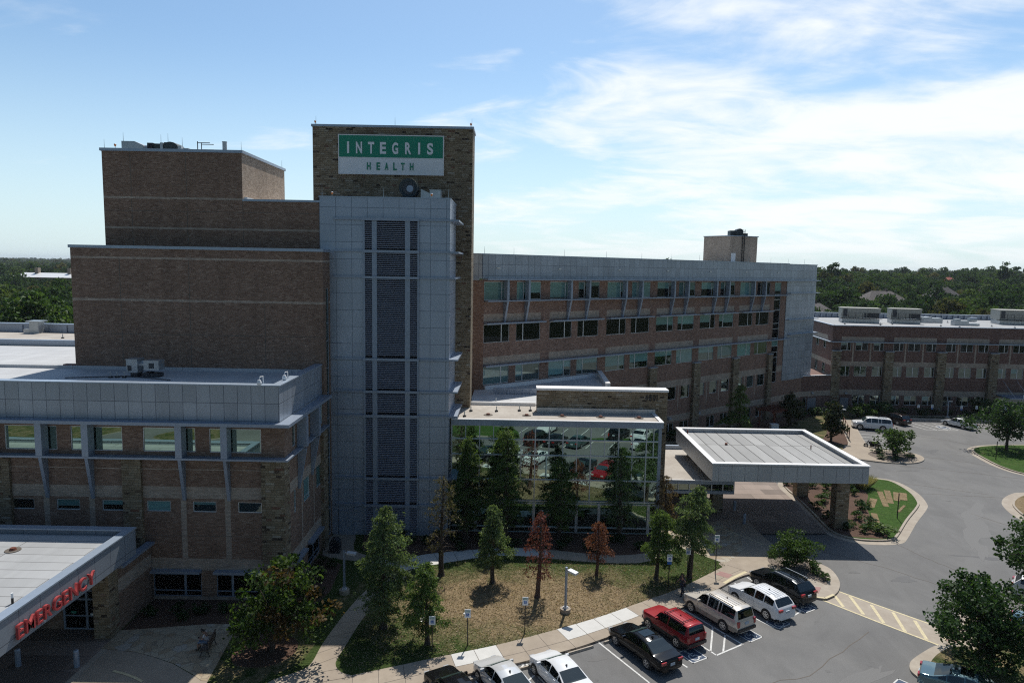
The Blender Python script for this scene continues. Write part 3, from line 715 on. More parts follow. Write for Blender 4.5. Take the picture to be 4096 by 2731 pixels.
# fan and ducts on the tower
fan = thing('exhaust_fan', 'round dark exhaust fan on the grey tower roof below the hospital sign', 'rooftop fan', (-9.2, 60.6, 30.25))
w = MB(); w.tube([(0, -.5, 0), (0, .9, 0)], .80, 20, cap=False); w.tube([(0, -.62, 0), (0, -.5, 0)], [.83, .84], 20, cap=False); 
w.tube([(0, -.62, 0), (0, -.4, 0)], [.80, .55], 20, cap=False); w.box(-.55, .55, -.2, .8, -1.3, -.6); w.build('housing', 'duct_dark', fan, True)
w = MB(); w.tube([(0, -.35, 0), (0, -.3, 0)], .62, 20); w.build('grille', 'dark_metal', fan)
w = MB(); w.tube([(.12, -.42, -.05), (.12, -.36, -.05)], .3, 12)
w.build('hub', 'metal', fan)
bx = MB()
bx.hexa([(-8.15, 60.3, 29.0), (-7.38, 60.3, 29.0), (-7.38, 61.5, 29.0), (-8.15, 61.5, 29.0), (-8.15, 60.3, 30.2), (-7.38, 60.3, 29.85), (-7.38, 61.5, 29.85), (-8.15, 61.5, 30.2)])
bx.box(-7.36, -6.42, 60.2, 61.6, 29.0, 30.1); bx.box(-7.4, -6.38, 60.15, 61.65, 30.1, 30.15)
tag(bx.build('fan_duct', 'galv'), 'pale galvanised duct box beside the round fan on the grey tower', 'duct')

# ------------------------------------------------------------------ sandstone sign tower
st = thing('stone_tower', 'tall sandstone veneer tower carrying the green and white hospital sign', 'building')
SY = 63.8
w = MB(); w.box(-18.5, -3.9, SY, 67.0, 0, 36.0); w.build('stone_wall', 'stone', st)
w = MB(); w.box(-18.6, -3.8, SY - .1, 67.1, 36.0, 36.2); w.build('coping', 'coping', st)
sg = thing('hospital_sign', 'green and white sign reading INTEGRIS HEALTH high on the stone tower', 'sign')
w = MB(); w.box(-16.02, -6.58, SY - .3, SY - .02, 33.25, 35.22); w.build('green_panel', 'sign_green', sg)
w = MB(); w.box(-16.02, -6.58, SY - .3, SY - .02, 31.85, 33.249); w.build('white_panel', 'sign_white', sg)
w = MB()
w.box(-16.1, -6.5, SY - .33, SY - .01, 35.22, 35.30); w.box(-16.1, -6.5, SY - .33, SY - .01, 31.77, 31.85); w.box(-16.1, -16.02, SY - .33, SY - .01, 31.85, 35.22); w.box(-6.58, -6.5, SY - .33, SY - .01, 31.85, 35.22); w.box(-16.02, -6.58, SY - .325, SY - .31, 33.22, 33.29)
w.build('frame', 'white_metal', sg)
FSg = FX(SY - .3)
def spaced(parent, words, F, z0, z1, mat, wd, bold):
    for ch, uc in words:
        wl_ = wd * (.34 if ch == 'I' else 1.0)
        put_text(parent, ch, uc - wl_ / 2, uc + wl_ / 2, z0, z1, F, .02, mat, .03, bold)
spaced(sg, list(zip('INTEGRIS', (-15.19, -14.2, -13.1, -12.02, -10.92, -9.74, -8.74, -7.75))), FSg, 33.66, 34.70, 'sign_white', .56, .035)
spaced(sg, list(zip('HEALTH', (-13.32, -12.45, -11.7, -10.93, -10.22, -9.42))), FSg, 32.2, 32.87, 'sign_green', .34, .03)

# ------------------------------------------------------------------ glass atrium with stone end wall
at = thing('glass_atrium', 'green glazed entrance atrium with silver mullion grid and flat pale roof', 'building')
GY, GX0, GX1 = 58.9, -5.2, 13.05
w = MB(); w.box(GX0, 13.4, GY - .3, GY - .02, 9.8, 10.3); w.box(13.1, 13.4, GY - .25, 62.4, 9.8, 10.3); w.box(13.05, 13.32, GY - .1, GY + .3, 0, 9.8); w.build('fascia', 'metal', at)
w = MB()
w.face([(GX0, GY - .1, 10.25), (13.3, GY - .1, 10.25), (13.3, 65.4, 10.25), (GX0, 65.4, 10.25)]); w.build('roof', 'roof_tan', at)
w = MB(); w.box(-3.9, 2.4, 65.3, 65.6, 10.2, 10.55); w.box(GX0, 13.42, GY - .36, GY - .06, 10.3, 10.36); w.box(13.1, 13.44, GY - .06, 62.4, 10.3, 10.36); w.build('roof_edge', 'white_metal', at)
w = MB(); w.face([(-4, 65.6, 10.3), (10.7, 65.6, 10.3), (10.7, 84, 10.3), (-4, 84, 10.3)]); w.build('rear_roof', 'roof_white', at)
w = MB(); w.face([(GX0, GY, 0), (GX1, GY, 0), (GX1, GY, 9.8), (GX0, GY, 9.8)]); gl = w.build('glass_wall', 'glass_atrium', at)
w = MB()
rows = (9.78, 8.55, 7.15, 4.95, 3.0, 2.78, .62, .1)
colx = [GX0 + .05 + i * 1.225 for i in range(15)] + [GX1 - .42]
for z in rows: w.box(GX0, GX1, GY - .09, GY - .01, z - .05, z + .05)
w.box(GX0, GX1, GY - .12, GY - .095, 2.95, 3.08)
for i, x in enumerate(colx):
    top = 9.78 if (i % 2 == 0 or i == len(colx) - 1) else 9.78
    w.box(x - .045, x + .045, GY - .13, GY - .01, 2.9, 9.78) if i % 2 == 0 else None
    if i % 2: 
        w.box(x - .035, x + .035, GY - .11, GY - .01, 8.55, 9.78); 
        if i % 4 == 1: w.box(x - .035, x + .035, GY - .11, GY - .01, 4.95, 8.55)
        else: w.box(x - .035, x + .035, GY - .11, GY - .01, 7.15, 8.55)
for x in (-3.0, -.4, 2.2, 4.6, 6.0, 8.0, 10.0, 12.4): w.box(x - .12, x + .12, GY - .16, GY - .01, 0, 2.9)
w.build('mullion', 'metal_light', gl)
w = MB()
w.box(2.4, 14.55, 62.5, 63.5, 10.0, 12.35); w.box(13.42, 14.55, 62.5, 63.5, 0, 10.0); w.build('stone_wall', 'stone', at)
w = MB(); w.box(2.35, 14.6, 62.3, 63.7, 12.35, 12.55); w.build('coping', 'white_metal', at)
w = MB(); w.box(2.4, 13.4, 62.25, 62.49, 10.26, 10.72); w.build('flashing', 'galv', at)
num = thing('street_number', 'black street number 4801 on the sandstone wall above the atrium roof', 'sign')
put_text(num, '4801', 12.45, 13.6, 11.5, 12.1, FX(62.5), .02, 'black', .05, .025, gap=.22)
def many(name, pts, builder, label, cat, group, z):
    base = None
    for i, p in enumerate(pts):
        o = builder() if base is None else copy_tree(base)
        base = base or o
        o.location = (p[0], p[1], z)
        tag(o, label[i] if isinstance(label, list) else label, cat, group)
def drain():
    t = thing('roof_drain', '', 'drain'); m = MB(); m.cyl((0, 0), .42, 0, .03, 16); m.build('collar', 'joint', t)
    m = MB(); m.cyl((0, 0), .2, .03, .16, 12, 0, .15); m.build('strainer', 'wood', t); return t
many('d', [(-2.04, 60.83), (1.45, 60.85), (4.67, 60.85), (8.14, 60.7), (11.6, 60.6)], drain, 'round rusty drain in a dark ring on the atrium roof', 'roof drain', 'drains in a row along the atrium roof', 10.25)
def vent():
    t = thing('vent_pipe', '', 'vent'); m = MB(); m.cyl((0, 0), .16, 0, .12, 10); m.build('boot', 'black', t); m = MB(); m.cyl((0, 0), .05, .12, .5, 8); m.build('pipe', 'galv', t); return t
many('v', [(-4.13, 60.0), (-3.7, 62.3), (-1.33, 62.4), (.8, 62.8), (1.83, 62.9), (-1.48, 66.5)], vent, 'short vent pipe in a black boot on the atrium roof', 'vent', 'vent pipes on the atrium roof', 10.25)
w = MB(); w.box(-1.9, 6.0, 71.0, 71.25, 10.3, 10.95)
for i in range(6): w.box(-1.2 + i * .8, -1.0 + i * .8, 70.85, 71.0, 10.3, 10.8)
tag(w.build('roof_screen', 'metal'), 'low grey metal screen with short posts on the white roof behind the atrium', 'screen')

# ------------------------------------------------------------------ long ward wing
LA = rad(38.05)
FL = Facade((-3.11, 73.53), (math.cos(LA), math.sin(LA)))
ward = thing('ward_wing', 'long brown brick ward wing with three rows of paired windows under a grey panel fascia', 'building')
w = MB()
holes = []; bands = []; wins = []
BAY = 9.45
for k in range(6):
    u = BAY * k
    for a, b, m in ((0.02, 3.55, 2.46), (4.50, 8.06, 5.52)):
        for r, (z0, z1) in enumerate(((20.02, 22.0), (15.36, 17.36), (10.76, 12.76))):
            if k > 0 and a < 1: aa, mm = u + .0, u + 2.42
            else: aa, mm = u + a, u + m
            holes.append((aa, u + b, z0, z1)); wins.append((k, r, aa, u + b, z0, z1, mm))
    bands += [(u, u + 8.1, 17.7, 18.5, 1), (u, u + 8.1, 13.0, 13.82, 1)]
row4 = []
for k in range(2, 6):
    u = BAY * k
    for a, b in ((.35, 1.72), (2.98, 4.75), (5.85, 7.75)):
        row4.append((u + a, u + b, 5.72, 7.54))
    bands += [(u + 2.25, u + 2.45, 4.4, 7.55, 1), (u + 5.2, u + 5.4, 4.4, 7.55, 1)]
bands += [(18, 60.2, 7.55, 8.45, 1), (18, 60.2, 2.6, 3.5, 1)]
low = []
for k in range(3, 6):
    u = BAY * k
    low += [(u + 2.6, u + 4.5, .7, 2.4), (u + 5.9, u + 7.8, .7, 2.4)]
low += [(29.0, 30.6, .7, 2.4)]
stripw = (56.6, 58.45, 5.9, 21.96)
holes += row4 + low + [stripw]
FL.wall(w, 0, 60, 0, 22.2, holes, bands)
FL.wall(w, 60, 66.4, 0, 6.0, (), [(60, 67, 2.6, 3.5, 1)])
e = Facade(FL.pt(-9, 0, 0), (FL.pt(0, 0, 0)[0] - FL.pt(-9, 0, 0)[0], 0.0001))
FWL = Facade((-11, 73.2), (1, .0)); FWL.wall(w, 0, 7.9, 0, 22.2)
w.face([(-3.11, 73.53, 0), (-3.11, 73.2, 0), (-3.11, 73.2, 22.2), (-3.11, 73.53, 22.2)])
w.build('brick_wall', ['brick_ward', 'tan'], ward)
w = MB()
FL.box(w, -.35, 60.0, -.5, .25, 22.35, 24.9); FL.box(w, 60.001, 69.0, -1.0, .1, 5.9, 24.85); FL.box(w, 68.5, 69.0, -14, -1.001, 5.9, 24.85)
FWL.box(w, 0, 7.7, -.4, .3, 22.35, 24.9)
w.build('panel_fascia', 'panel', ward)
w = MB()
FL.box(w, -.4, 60.05, -.6, .32, 24.9, 25.0); FL.box(w, 60.051, 69.1, -1.1, .16, 24.851, 24.93); FWL.box(w, 0, 7.6, -.5, .36, 24.9, 25.0)
w.build('coping', 'coping', ward)
def ledge(F_, *q):
    w = MB(); F_.box(w, *q); w.build('ledge', 'metal', ward)
ledge(FL, -.2, 61.0, .01, 1.05, 22.18, 22.34); ledge(FL, 0, 60.3, .01, .8, 19.86, 19.98); ledge(FL, -.1, 60.9, .01, .75, 12.78, 12.93); ledge(FWL, 0, 7.4, .01, 1.0, 22.18, 22.34)
for k in range(6): ledge(FL, BAY * k - .05, BAY * k + 8.35, .01, .75, 17.4, 17.55)
for z in (22.25, 20.2, 15.9, 13.5): ledge(FL, 60.4 if z > 14 else 60.95, 69.6, .105, .6, z - .07, z + .07); ledge(FL, 69.005, 69.6, -8, .104, z - .07, z + .07)
for k in range(6):
    for u in (2.75, 5.75):
        w = MB()
        uu = BAY * k + u
        FL.box(w, uu - .14, uu + .14, .1, .75, 19.99, 22.17)
        w.hexa([FL.pt(uu - .12, .02, 17.56), FL.pt(uu + .12, .02, 17.56), FL.pt(uu + .12, .02, 19.85), FL.pt(uu - .12, .02, 19.85), FL.pt(uu - .12, .2, 17.56), FL.pt(uu + .12, .2, 17.56), FL.pt(uu + .12, .72, 19.85), FL.pt(uu - .12, .72, 19.85)])
        w.build('bracket_fin', 'metal', ward)
for a, b in ((BAY * 3 - 1.3, BAY * 3 + .15), (BAY * 4 - 1.3, BAY * 4 + .15), (BAY * 5 - 1.3, BAY * 5 + .15), (55.4, 56.5)):
    w = MB(); FL.box(w, a, b, .01, .45, 0, 10.55); sp = w.build('stone_pier', 'stone', ward)
    w = MB(); FL.box(w, a - .06, b + .06, .01, .5, 10.55, 10.66); w.build('cap', 'metal', sp)
brow = {(0, 0): ((0, 1),), (0, 1): ((.5, .5), (0, .45)), (1, 0): ((0, 1),), (1, 1): ((.45, .1), (.1, 1)), (2, 0): ((0, 1),), (2, 1): ((0, .9),), (3, 0): ((.4, .6),), (3, 1): ((.05, 1), (.3, .7)), (4, 0): ((.35, .65),), (4, 1): ((.4, 1),), (5, 0): ((0, 1),), (5, 1): ((1, 1),)}
prnd = random.Random(4)
for k, r, a, b, z0, z1, m in wins:
    bl = []
    f0, f1 = prnd.random(), prnd.random()
    if r == 0:
        lo = (0.02, .02, .1, .55, .02, .02, .55, .1, .5, .5, .02, 1)[(k * 2 + (m - a < 1.5))]
        if lo < 1: bl = [(a, m, z0 + (z1 - z0) * lo, z1), (m, b, z0 + (z1 - z0) * (lo if f0 < .5 else min(.75, lo + .35)), z1)]
    elif r == 1:
        if k in (3, 4) and f0 < .95: bl = [(a, m, z0 + (z1 - z0) * .45, z1), (m, b, z0 + (z1 - z0) * (.4 if k == 3 else .35), z1)]
        if k == 4 and m - a > 1.5: bl = bl[:1]
    else:
        if k < 5 or m - a > 1.5:
            lo = (.02, .3, .15, .25, .3, .4, .6, .05, .55, .2, .05, 1)[(k * 2 + (m - a < 1.5))]
            bl = [(a, m, z0 + (z1 - z0) * lo, z1), (m, b, z0 + (z1 - z0) * (lo if f1 < .6 else min(.85, lo + .4)), z1)]
            if k == 0 and m - a < 1.5: bl = bl[:1]
    FL.window(ward, a, b, z0, z1, mull=(m,), blinds=bl, glass='glass_dark' if r < 2 else 'glass')
for q in row4: FL.window(ward, *q, glass='glass')
for q in low: FL.window(ward, *q, mull=((q[0] + q[1]) / 2,), glass='glass')
FL.window(ward, *stripw, trans=(7.56, 9.92, 10.78, 11.74, 13.09, 14.58, 15.43, 17.53, 19.23, 20.04), glass='glass_dark', blinds=((56.6, 58.45, 20.6, 21.9), (56.6, 58.45, 11.8, 12.9)))
w = MB(); w.face([FL.pt(-.2, -.3, 24.6), FL.pt(60, -.3, 24.6), FL.pt(60, -22, 24.6), FL.pt(-.2, -22, 24.6)]); w.build('roof', 'roof_white', ward)
w = MB(); FL.box(w, 0.1, 17.4, .01, .35, 10.25, 10.7); w.hexa([(10.7, 76.5, 9.8), (11.25, 76.5, 9.8), (11.25, 84.6, 9.8), (10.7, 84.2, 9.8), (10.7, 76.5, 10.75), (11.25, 76.5, 10.75), (11.25, 84.6, 11.0), (10.7, 84.2, 11.0)]); w.build('flashing', 'white_metal', ward)
for i in range(7):
    m = MB(); FL.box(m, (1.5, 10.4, 20.4, 29.8, 39.1, 47.9, 56.6)[i], (1.9, 10.8, 20.8, 30.2, 39.5, 48.3, 57)[i], .255, .34, 23.42, 23.56); m.build('wall_light', 'lamp_clear', ward)
for u in (31.5, 38.0):
    m = MB(); FL.box(m, u, u + .5, .02, .35, 3.0, 3.3); m.build('wall_light', 'coping', ward)

pent = thing('lift_penthouse', 'small tan brick penthouse standing on the long wing roof with an access ladder', 'penthouse')
w = MB()
w.prism([(31.75, 115.2), (34.9, 111.2), (39.9, 113.0), (36.8, 118)], 24, 29.2); w.build('brick_wall', 'tan', pent)
w = MB(); w.prism([(31.6, 115.2), (34.88, 111.03), (40.08, 112.95), (36.8, 118.2)], 29.2, 29.32); w.build('coping', 'coping', pent)
FPt = Facade((34.9, 111.2), (5.0, 1.8))
w = MB(); FPt.box(w, .25, 1.1, .01, .06, 24.7, 26.5); w.build('door', 'sign_white', pent)
w = MB()
for u in (2.25, 2.65): FPt.box(w, u - .04, u + .04, .1, .18, 24.6, 30.3)
for i in range(14): FPt.box(w, 2.29, 2.61, .12, .16, 25 + i * .38, 25.05 + i * .38)
FPt.box(w, 1.5, 2.25, .1, .16, 30.2, 30.28); w.build('ladder', 'black', pent)
w = MB(); w.tube([(36.8, 112.6, 29.9), (36.8, 113.9, 29.9)], .62, 16); w.box(35.4, 36.4, 113, 114.5, 29.3, 30.2); w.box(37.6, 38.4, 113.4, 114.2, 29.3, 29.8)
tag(w.build('exhaust_fan', 'duct_dark'), 'dark exhaust fan on top of the tan brick penthouse', 'rooftop fan')

# ------------------------------------------------------------------ connector and medical office building
link_b = thing('link_building', 'single storey brown brick link with tan band between the ward wing and the office building', 'building')
w = MB()
FC = Facade(FL.pt(66.4, 0, 0), (55.2 - FL.pt(66.4, 0, 0)[0], 116.55 - FL.pt(66.4, 0, 0)[1]))
Lc = (Vector((55.2, 116.55)) - Vector(FL.pt(66.4, 0, 0)[:2])).length
FC.wall(w, 0, Lc, 0, 6.1, [(.5, 1.3, .6, 2.4)], [(0, Lc, 2.6, 3.5, 1)])
w.face([FL.pt(60, 0, 6.0), FL.pt(66.4, 0, 6.05), (55.2, 116.55, 6.05), (55.2, 125, 6.05), FL.pt(60, -12, 6.0)])
w.build('brick_wall', ['brick_dark', 'tan'], link_b)
w = MB(); FC.box(w, -.1, Lc, -.25, .05, 6.1, 6.2); FL.box(w, 60, 66.3, -.2, .05, 6.05, 6.2); w.build('coping', 'white_metal', link_b)
w = MB(); FC.box(w, 1.4, 3.4, -.06, -.02, .1, 2.2) if False else None; FC.box(w, 1.5, 3.3, .01, .06, .12, 2.3); w.build('door', 'soffit', link_b)
FC.window(link_b, .5, 1.3, .6, 2.4, glass='glass')
w = MB(); FC.box(w, 2.2, 2.6, .02, .3, 3.05, 3.3); w.build('wall_light', 'coping', link_b)
for a, b in ((61.0, 62.6), (63.6, 65.6)):
    m = MB(); FL.box(m, a, b, .005, .03, .7, 2.4); fo = m.build('window', 'metal_light', link_b); m = MB(); FL.box(m, a + .06, b - .06, .031, .035, .76, 2.34); m.build('pane', 'glass', fo)
w = MB(); FL.box(w, 63.0, 63.35, .01, .5, 0, 3.9); w.build('stone_pier', 'stone', link_b)

mob = thing('office_building', 'three storey brown brick medical office building with stone piers and rooftop units', 'building')
MY = 117.07
FM = FX(MY)
w = MB(); holes = []; bands = []; mw = []
PC = [55.93 + 9.05 * i for i in range(6)]
for i, pc in enumerate(PC):
    bands.append((pc + .85, pc + 8.2, 11.95, 12.75, 1))
    for a, b, m in ((.82, 2.55, 1.9), (3.35, 5.5, 4.45), (6.45, 8.2, 7.55)):
        for r, (z0, z1) in enumerate(((10.39, 11.78), (5.94, 7.66), (.98, 2.62))):
            if r == 2 and i == 0 and a < 1: continue
            if r == 2 and i in (3, 4): continue
            holes.append((pc + a, pc + b, z0, z1)); mw.append((i, r, pc + a, pc + b, z0, z1, pc + m))
    for s in (2.95, 5.98): bands.append((pc + s - .13, pc + s + .13, 8.5, 11.8, 1))
bands += [(50, 120, 7.72, 8.5, 1), (50, 120, 2.69, 3.58, 1)]
FM.wall(w, 55.2, 110, 0, 14.6, holes, bands)
FMa = Facade((57.6, 133.5), (55.2 - 57.6, MY - 133.5))
ah = [(u, u + 1.75, z0, z1) for u in (3.0, 7.2, 11.6) for z0, z1 in ((10.39, 11.78), (5.94, 7.66))]
La = (Vector((55.2, MY)) - Vector((57.6, 133.5))).length
FMa.wall(w, 0, La, 0, 14.6, ah, [(0, La, 7.72, 8.5, 1), (0, La, 2.69, 3.58, 1), (2, 14, 11.95, 12.75, 1)])
w.build('brick_wall', ['brick_dark', 'tan'], mob)
for pc in PC:
    w = MB(); FM.box(w, pc - .75, pc + .72, .01, .6, 0, 10.3); sp = w.build('stone_pier', 'stone', mob)
    w = MB(); FM.box(w, pc - .8, pc + .77, .01, .65, 10.3, 10.42); w.build('cap', 'metal', sp)
w = MB(); FM.box(w, -.0 + 55.0, 110, .01, .6, 11.8, 11.92); FMa.box(w, 0, La + .3, .01, .6, 11.8, 11.92); w.build('ledge', 'coping', mob)
w = MB(); FM.box(w, 55.2, 110, -.3, .06, 14.6, 14.72); FMa.box(w, 0, La + .05, -.3, .06, 14.6, 14.72); w.build('coping', 'coping', mob)
w = MB(); w.face([(55.4, MY + .2, 14.4), (110, MY + .2, 14.4), (110, 142.5, 14.4), (58.8, 142.5, 14.4)]); w.build('roof', 'roof', mob)
w = MB(); w.box(58.5, 112, 142.5, 142.8, 14, 15.3)
for i in range(44): w.box(59.5 + i * 1.2, 59.75 + i * 1.2, 142.2, 142.5, 14.4, 15.2)
w.box(58.4, 112, 142.1, 142.9, 15.3, 15.42); w.build('roof_parapet', 'metal', mob)
for i, r, a, b, z0, z1, m in mw: FM.window(mob, a, b, z0, z1, mull=(m,), glass='glass' if r else 'glass_dark', blinds=[(a, m, z0 + .9, z1)] if (i * 3 + r) % 5 == 0 else ())
for q in ah: FMa.window(mob, *q, mull=(q[0] + 1.1,), glass='glass')
w = MB(); FM.box(w, 57.15, 58.65, .01, .06, .12, 2.15); w.build('door', 'soffit', mob)
w = MB(); FM.box(w, 57.9, 58.3, .02, .3, 2.8, 3.05); w.build('wall_light', 'coping', mob)
# entrance marquee with its sign
mq = thing('entrance_marquee', 'thin metal entrance marquee hung on rods from the office building wall', 'canopy')
w = MB(); w.box(84.2, 92.4, 113.6, MY - .02, 2.95, 3.15); w.build('slab', 'metal', mq)
w = MB()
for x in (85.2, 87.6): w.tube([(x, 113.8, 3.15), (x, MY - .02, 5.6)], .03, 6)
w.build('hanging_rod', 'metal_light', mq)
w = MB(); FM.box(w, 83.9, 92, -.1, -.02, .1, 2.6); 
w = MB()
for x in (84.3, 85.8, 87.3, 88.8, 90.3): FM.box(w, x, x + .12, .01, .06, .1, 2.6)
FM.box(w, 84.3, 90.4, .01, .05, 2.0, 2.1); ef = w.build('glazing_frame', 'metal_light', mq)
w = MB(); w.face([(84.3, MY - .005, .1), (90.4, MY - .005, .1), (90.4, MY - .005, 2.6), (84.3, MY - .005, 2.6)]); w.build('pane', 'glass', ef)
ms_ = thing('marquee_sign', 'white letters beginning MEDICAL on top of the office entrance marquee', 'sign')
put_text(ms_, 'MEDICAL OFFICE', 86.35, 92.1, 3.2, 3.78, FX(113.62), .0, 'sign_white', .06, .02)

# roof units of the office building
def rtu(x0, y0, L, W, h, rz, label):
    t = thing('rooftop_unit', label, 'rooftop unit', (x0, y0, 14.4), rz, 'beige air handling units on the office building roof')
    m = MB(); m.box(0, L, 0, W, 0, .75)
    for i in range(int(L / .6)): m.box(.1 + i * .6, .16 + i * .6, -.05, 0, .02, .74)
    m.build('roof_curb', 'galv', t)
    m = MB(); m.box(-.1, L * .58, -.1, W + .1, .9, 2.7); m.box(L * .58, L + .1, -.1, W + .1, 1.9, 2.7); m.box(L * .62, L - .1, .3, W - .3, .9, 1.9); m.box(L * .6, L * .66, -.1, .2, .9, 1.9)
    m.box(-.2, L + .2, -.2, W + .2, 2.7, 2.78); m.build('casing', 'hvac', t)
    m = MB(); m.box(.1, .8, -.12, -.101, 1.2, 2.55); m.box(L * .66, L, .25, .29, .9, 1.88); m.box(L * .585, L * .64, -.115, -.102, .95, 1.85)
    for i in range(3): m.box(.12 + i * .2, .2 + i * .2, W + .101, W + .12, 1.2, 2.8)
    m.build('grille', 'dark_metal', t)
    m = MB(); m.box(-.4, L + .3, -.75, -.1, .78, .86)
    for i in range(int(L / 1.2) + 1): m.box(-.3 + i * 1.2, -.25 + i * 1.2, -.74, -.69, .86, 1.9)
    m.box(-.35, L + .25, -.745, -.695, 1.88, 1.92); m.box(-.35, L + .25, -.745, -.695, 1.4, 1.44); m.build('walkway_rail', 'black', t)
    return t
rtu(62.2, 128.6, 6.4, 3.0, 3, rad(-14), 'large beige rooftop unit nearest the panelled end of the ward wing')
rtu(71.4, 128.4, 4.9, 2.8, 3, rad(-14), 'smaller beige rooftop unit standing second along the office building roof')
rtu(93.2, 130.4, 9, 4, 3, rad(-14), 'long beige rooftop unit above the office entrance, cut by the picture edge')
w = MB(); w.box(78.6, 80.6, 131, 133, 14.4, 15.5); w.hexa([(77.2, 131.4, 14.4), (78.6, 131.4, 14.4), (78.6, 132.8, 14.4), (77.2, 132.8, 14.4), (77.6, 131.4, 16.2), (78.6, 131.4, 15.9), (78.6, 132.8, 15.9), (77.6, 132.8, 16.2)]); w.box(80.61, 82.8, 131.2, 132.8, 14.4, 15.3)
tag(w.build('roof_duct', 'galv'), 'galvanised duct run between the smaller and the long rooftop units', 'duct')
w = MB(); w.box(81.4, 84.0, 125.4, 126.6, 14.4, 15.3); w.tube([(84.3, 126, 15.5), (85.6, 126, 15.5)], .45, 14); w.box(84.1, 86, 125.4, 126.6, 14.4, 14.8); w.box(81.6, 82.6, 125.6, 126.4, 15.3, 15.6)
tag(w.build('roof_fan', 'galv'), 'galvanised fan with round drum near the front edge of the office roof', 'rooftop fan')

# ------------------------------------------------------------------ porte-cochere and covered walk
pc_ = thing('entrance_canopy', 'large flat grey canopy over the entrance drive on square stone columns', 'canopy')
PX0, PX1, PY0, PY1 = 17.85, 31.6, 58.5, 72.0
w = MB()
w.box(PX0, PX1, PY0, PY0 + .3, 5.2, 6.75); w.box(PX0, PX1, PY1 - .3, PY1, 5.2, 6.75); w.box(PX0, PX0 + .3, PY0 + .301, PY1 - .301, 5.2, 6.75); w.box(PX1 - .3, PX1, PY0 + .301, PY1 - .301, 5.2, 6.75)
w.build('fascia', panels('canopy_panel', 1.15, 2.4, (.42, .45, .48), (.12, .13, .15), (0, .6), .4, .3, .016, 0, .04), pc_)
w = MB(); w.face([(PX0 + .2, PY0 + .2, 6.42), (PX1 - .2, PY0 + .2, 6.42), (PX1 - .2, PY1 - .2, 6.42), (PX0 + .2, PY1 - .2, 6.42)])
MT['roof_rows'] = panels('seamed_roofing', 1.22, 9.5, (.37, .37, .36), (.07, .068, .065), (0, 0), .92, 0, .045, .0, .13)
w.build('roof', 'roof_rows', pc_)
w = MB(); w.face([(PX0 + .1, PY0 + .1, 5.25), (PX0 + .1, PY1 - .1, 5.25), (PX1 - .1, PY1 - .1, 5.25), (PX1 - .1, PY0 + .1, 5.25)]); w.build('soffit', 'soffit', pc_)
coping(pc_, [(PX0 - .08, PX1 + .08, PY0 - .08, PY0 + .42, 6.75, 6.84), (PX0 - .08, PX1 + .08, PY1 - .42, PY1 + .08, 6.75, 6.84), (PX0 - .08, PX0 + .42, PY0 + .421, PY1 - .421, 6.75, 6.84), (PX1 - .42, PX1 + .08, PY0 + .421, PY1 - .421, 6.75, 6.84)], mat='white_metal')
for x, y in ((30.75, 61.6), (30.9, 70.4), (19.4, 70.4)):
    m = MB(); m.box(x - .6, x + .6, y - .55, y + .55, 0, 5.25); m.build('stone_column', 'stone', pc_)
w = MB(); w.cyl((21.5, 66.5), .14, 6.42, 6.62, 10); w.cyl((29.5, 65.5), .05, 6.42, 6.8, 8); w.cyl((18.8, 71), .06, 6.42, 6.8, 8); w.build('roof_vent', 'wood', pc_)
wk = thing('covered_walk', 'low covered walkway with glazed clerestory strip beside the atrium corner', 'canopy')
w = MB(); w.box(14.6, 21.1, 62.2, 62.5, 3.72, 4.05); w.box(14.6, 21.1, 62.2, 62.4, 2.8, 3.08); w.box(20.8, 21.1, 62.5, 74, 2.8, 4.05); w.box(14.56, 21.0, 73.6, 74.0, 2.8, 4.4)
w.build('fascia', 'metal', wk)
w = MB(); w.face([(14.56, 62.25, 4.0), (21.05, 62.25, 4.0), (21.05, 74, 4.0), (14.56, 74, 4.0)]); w.build('roof', 'roof_tan', wk)
w = MB(); w.box(14.6, 21.1, 62.15, 62.3, 4.05, 4.12); w.build('roof_edge', 'white_metal', wk)
w = MB(); w.face([(14.6, 62.35, 3.08), (21.05, 62.35, 3.08), (21.05, 62.35, 3.72), (14.6, 62.35, 3.72)]); g = w.build('clerestory', 'glass', wk)
w = MB()
for i in range(7): w.box(14.75 + i * 1.05, 14.83 + i * 1.05, 62.25, 62.34, 3.08, 3.72)
w.build('mullion', 'metal_light', g)
w = MB(); w.face([(14.6, 62.6, 2.85), (14.6, 73.5, 2.85), (20.9, 73.5, 2.85), (20.9, 62.6, 2.85)]); w.build('soffit', 'soffit', wk)
for y in (64.6, 71.5): w = MB(); w.box(19.85, 20.85, y, y + 1, 0, 2.9); w.build('stone_column', 'stone', wk)
w = MB(); w.box(14.6, 18, 73, 73.2, 0, 2.9); w.build('rear_glazing', 'glass_dark', wk)

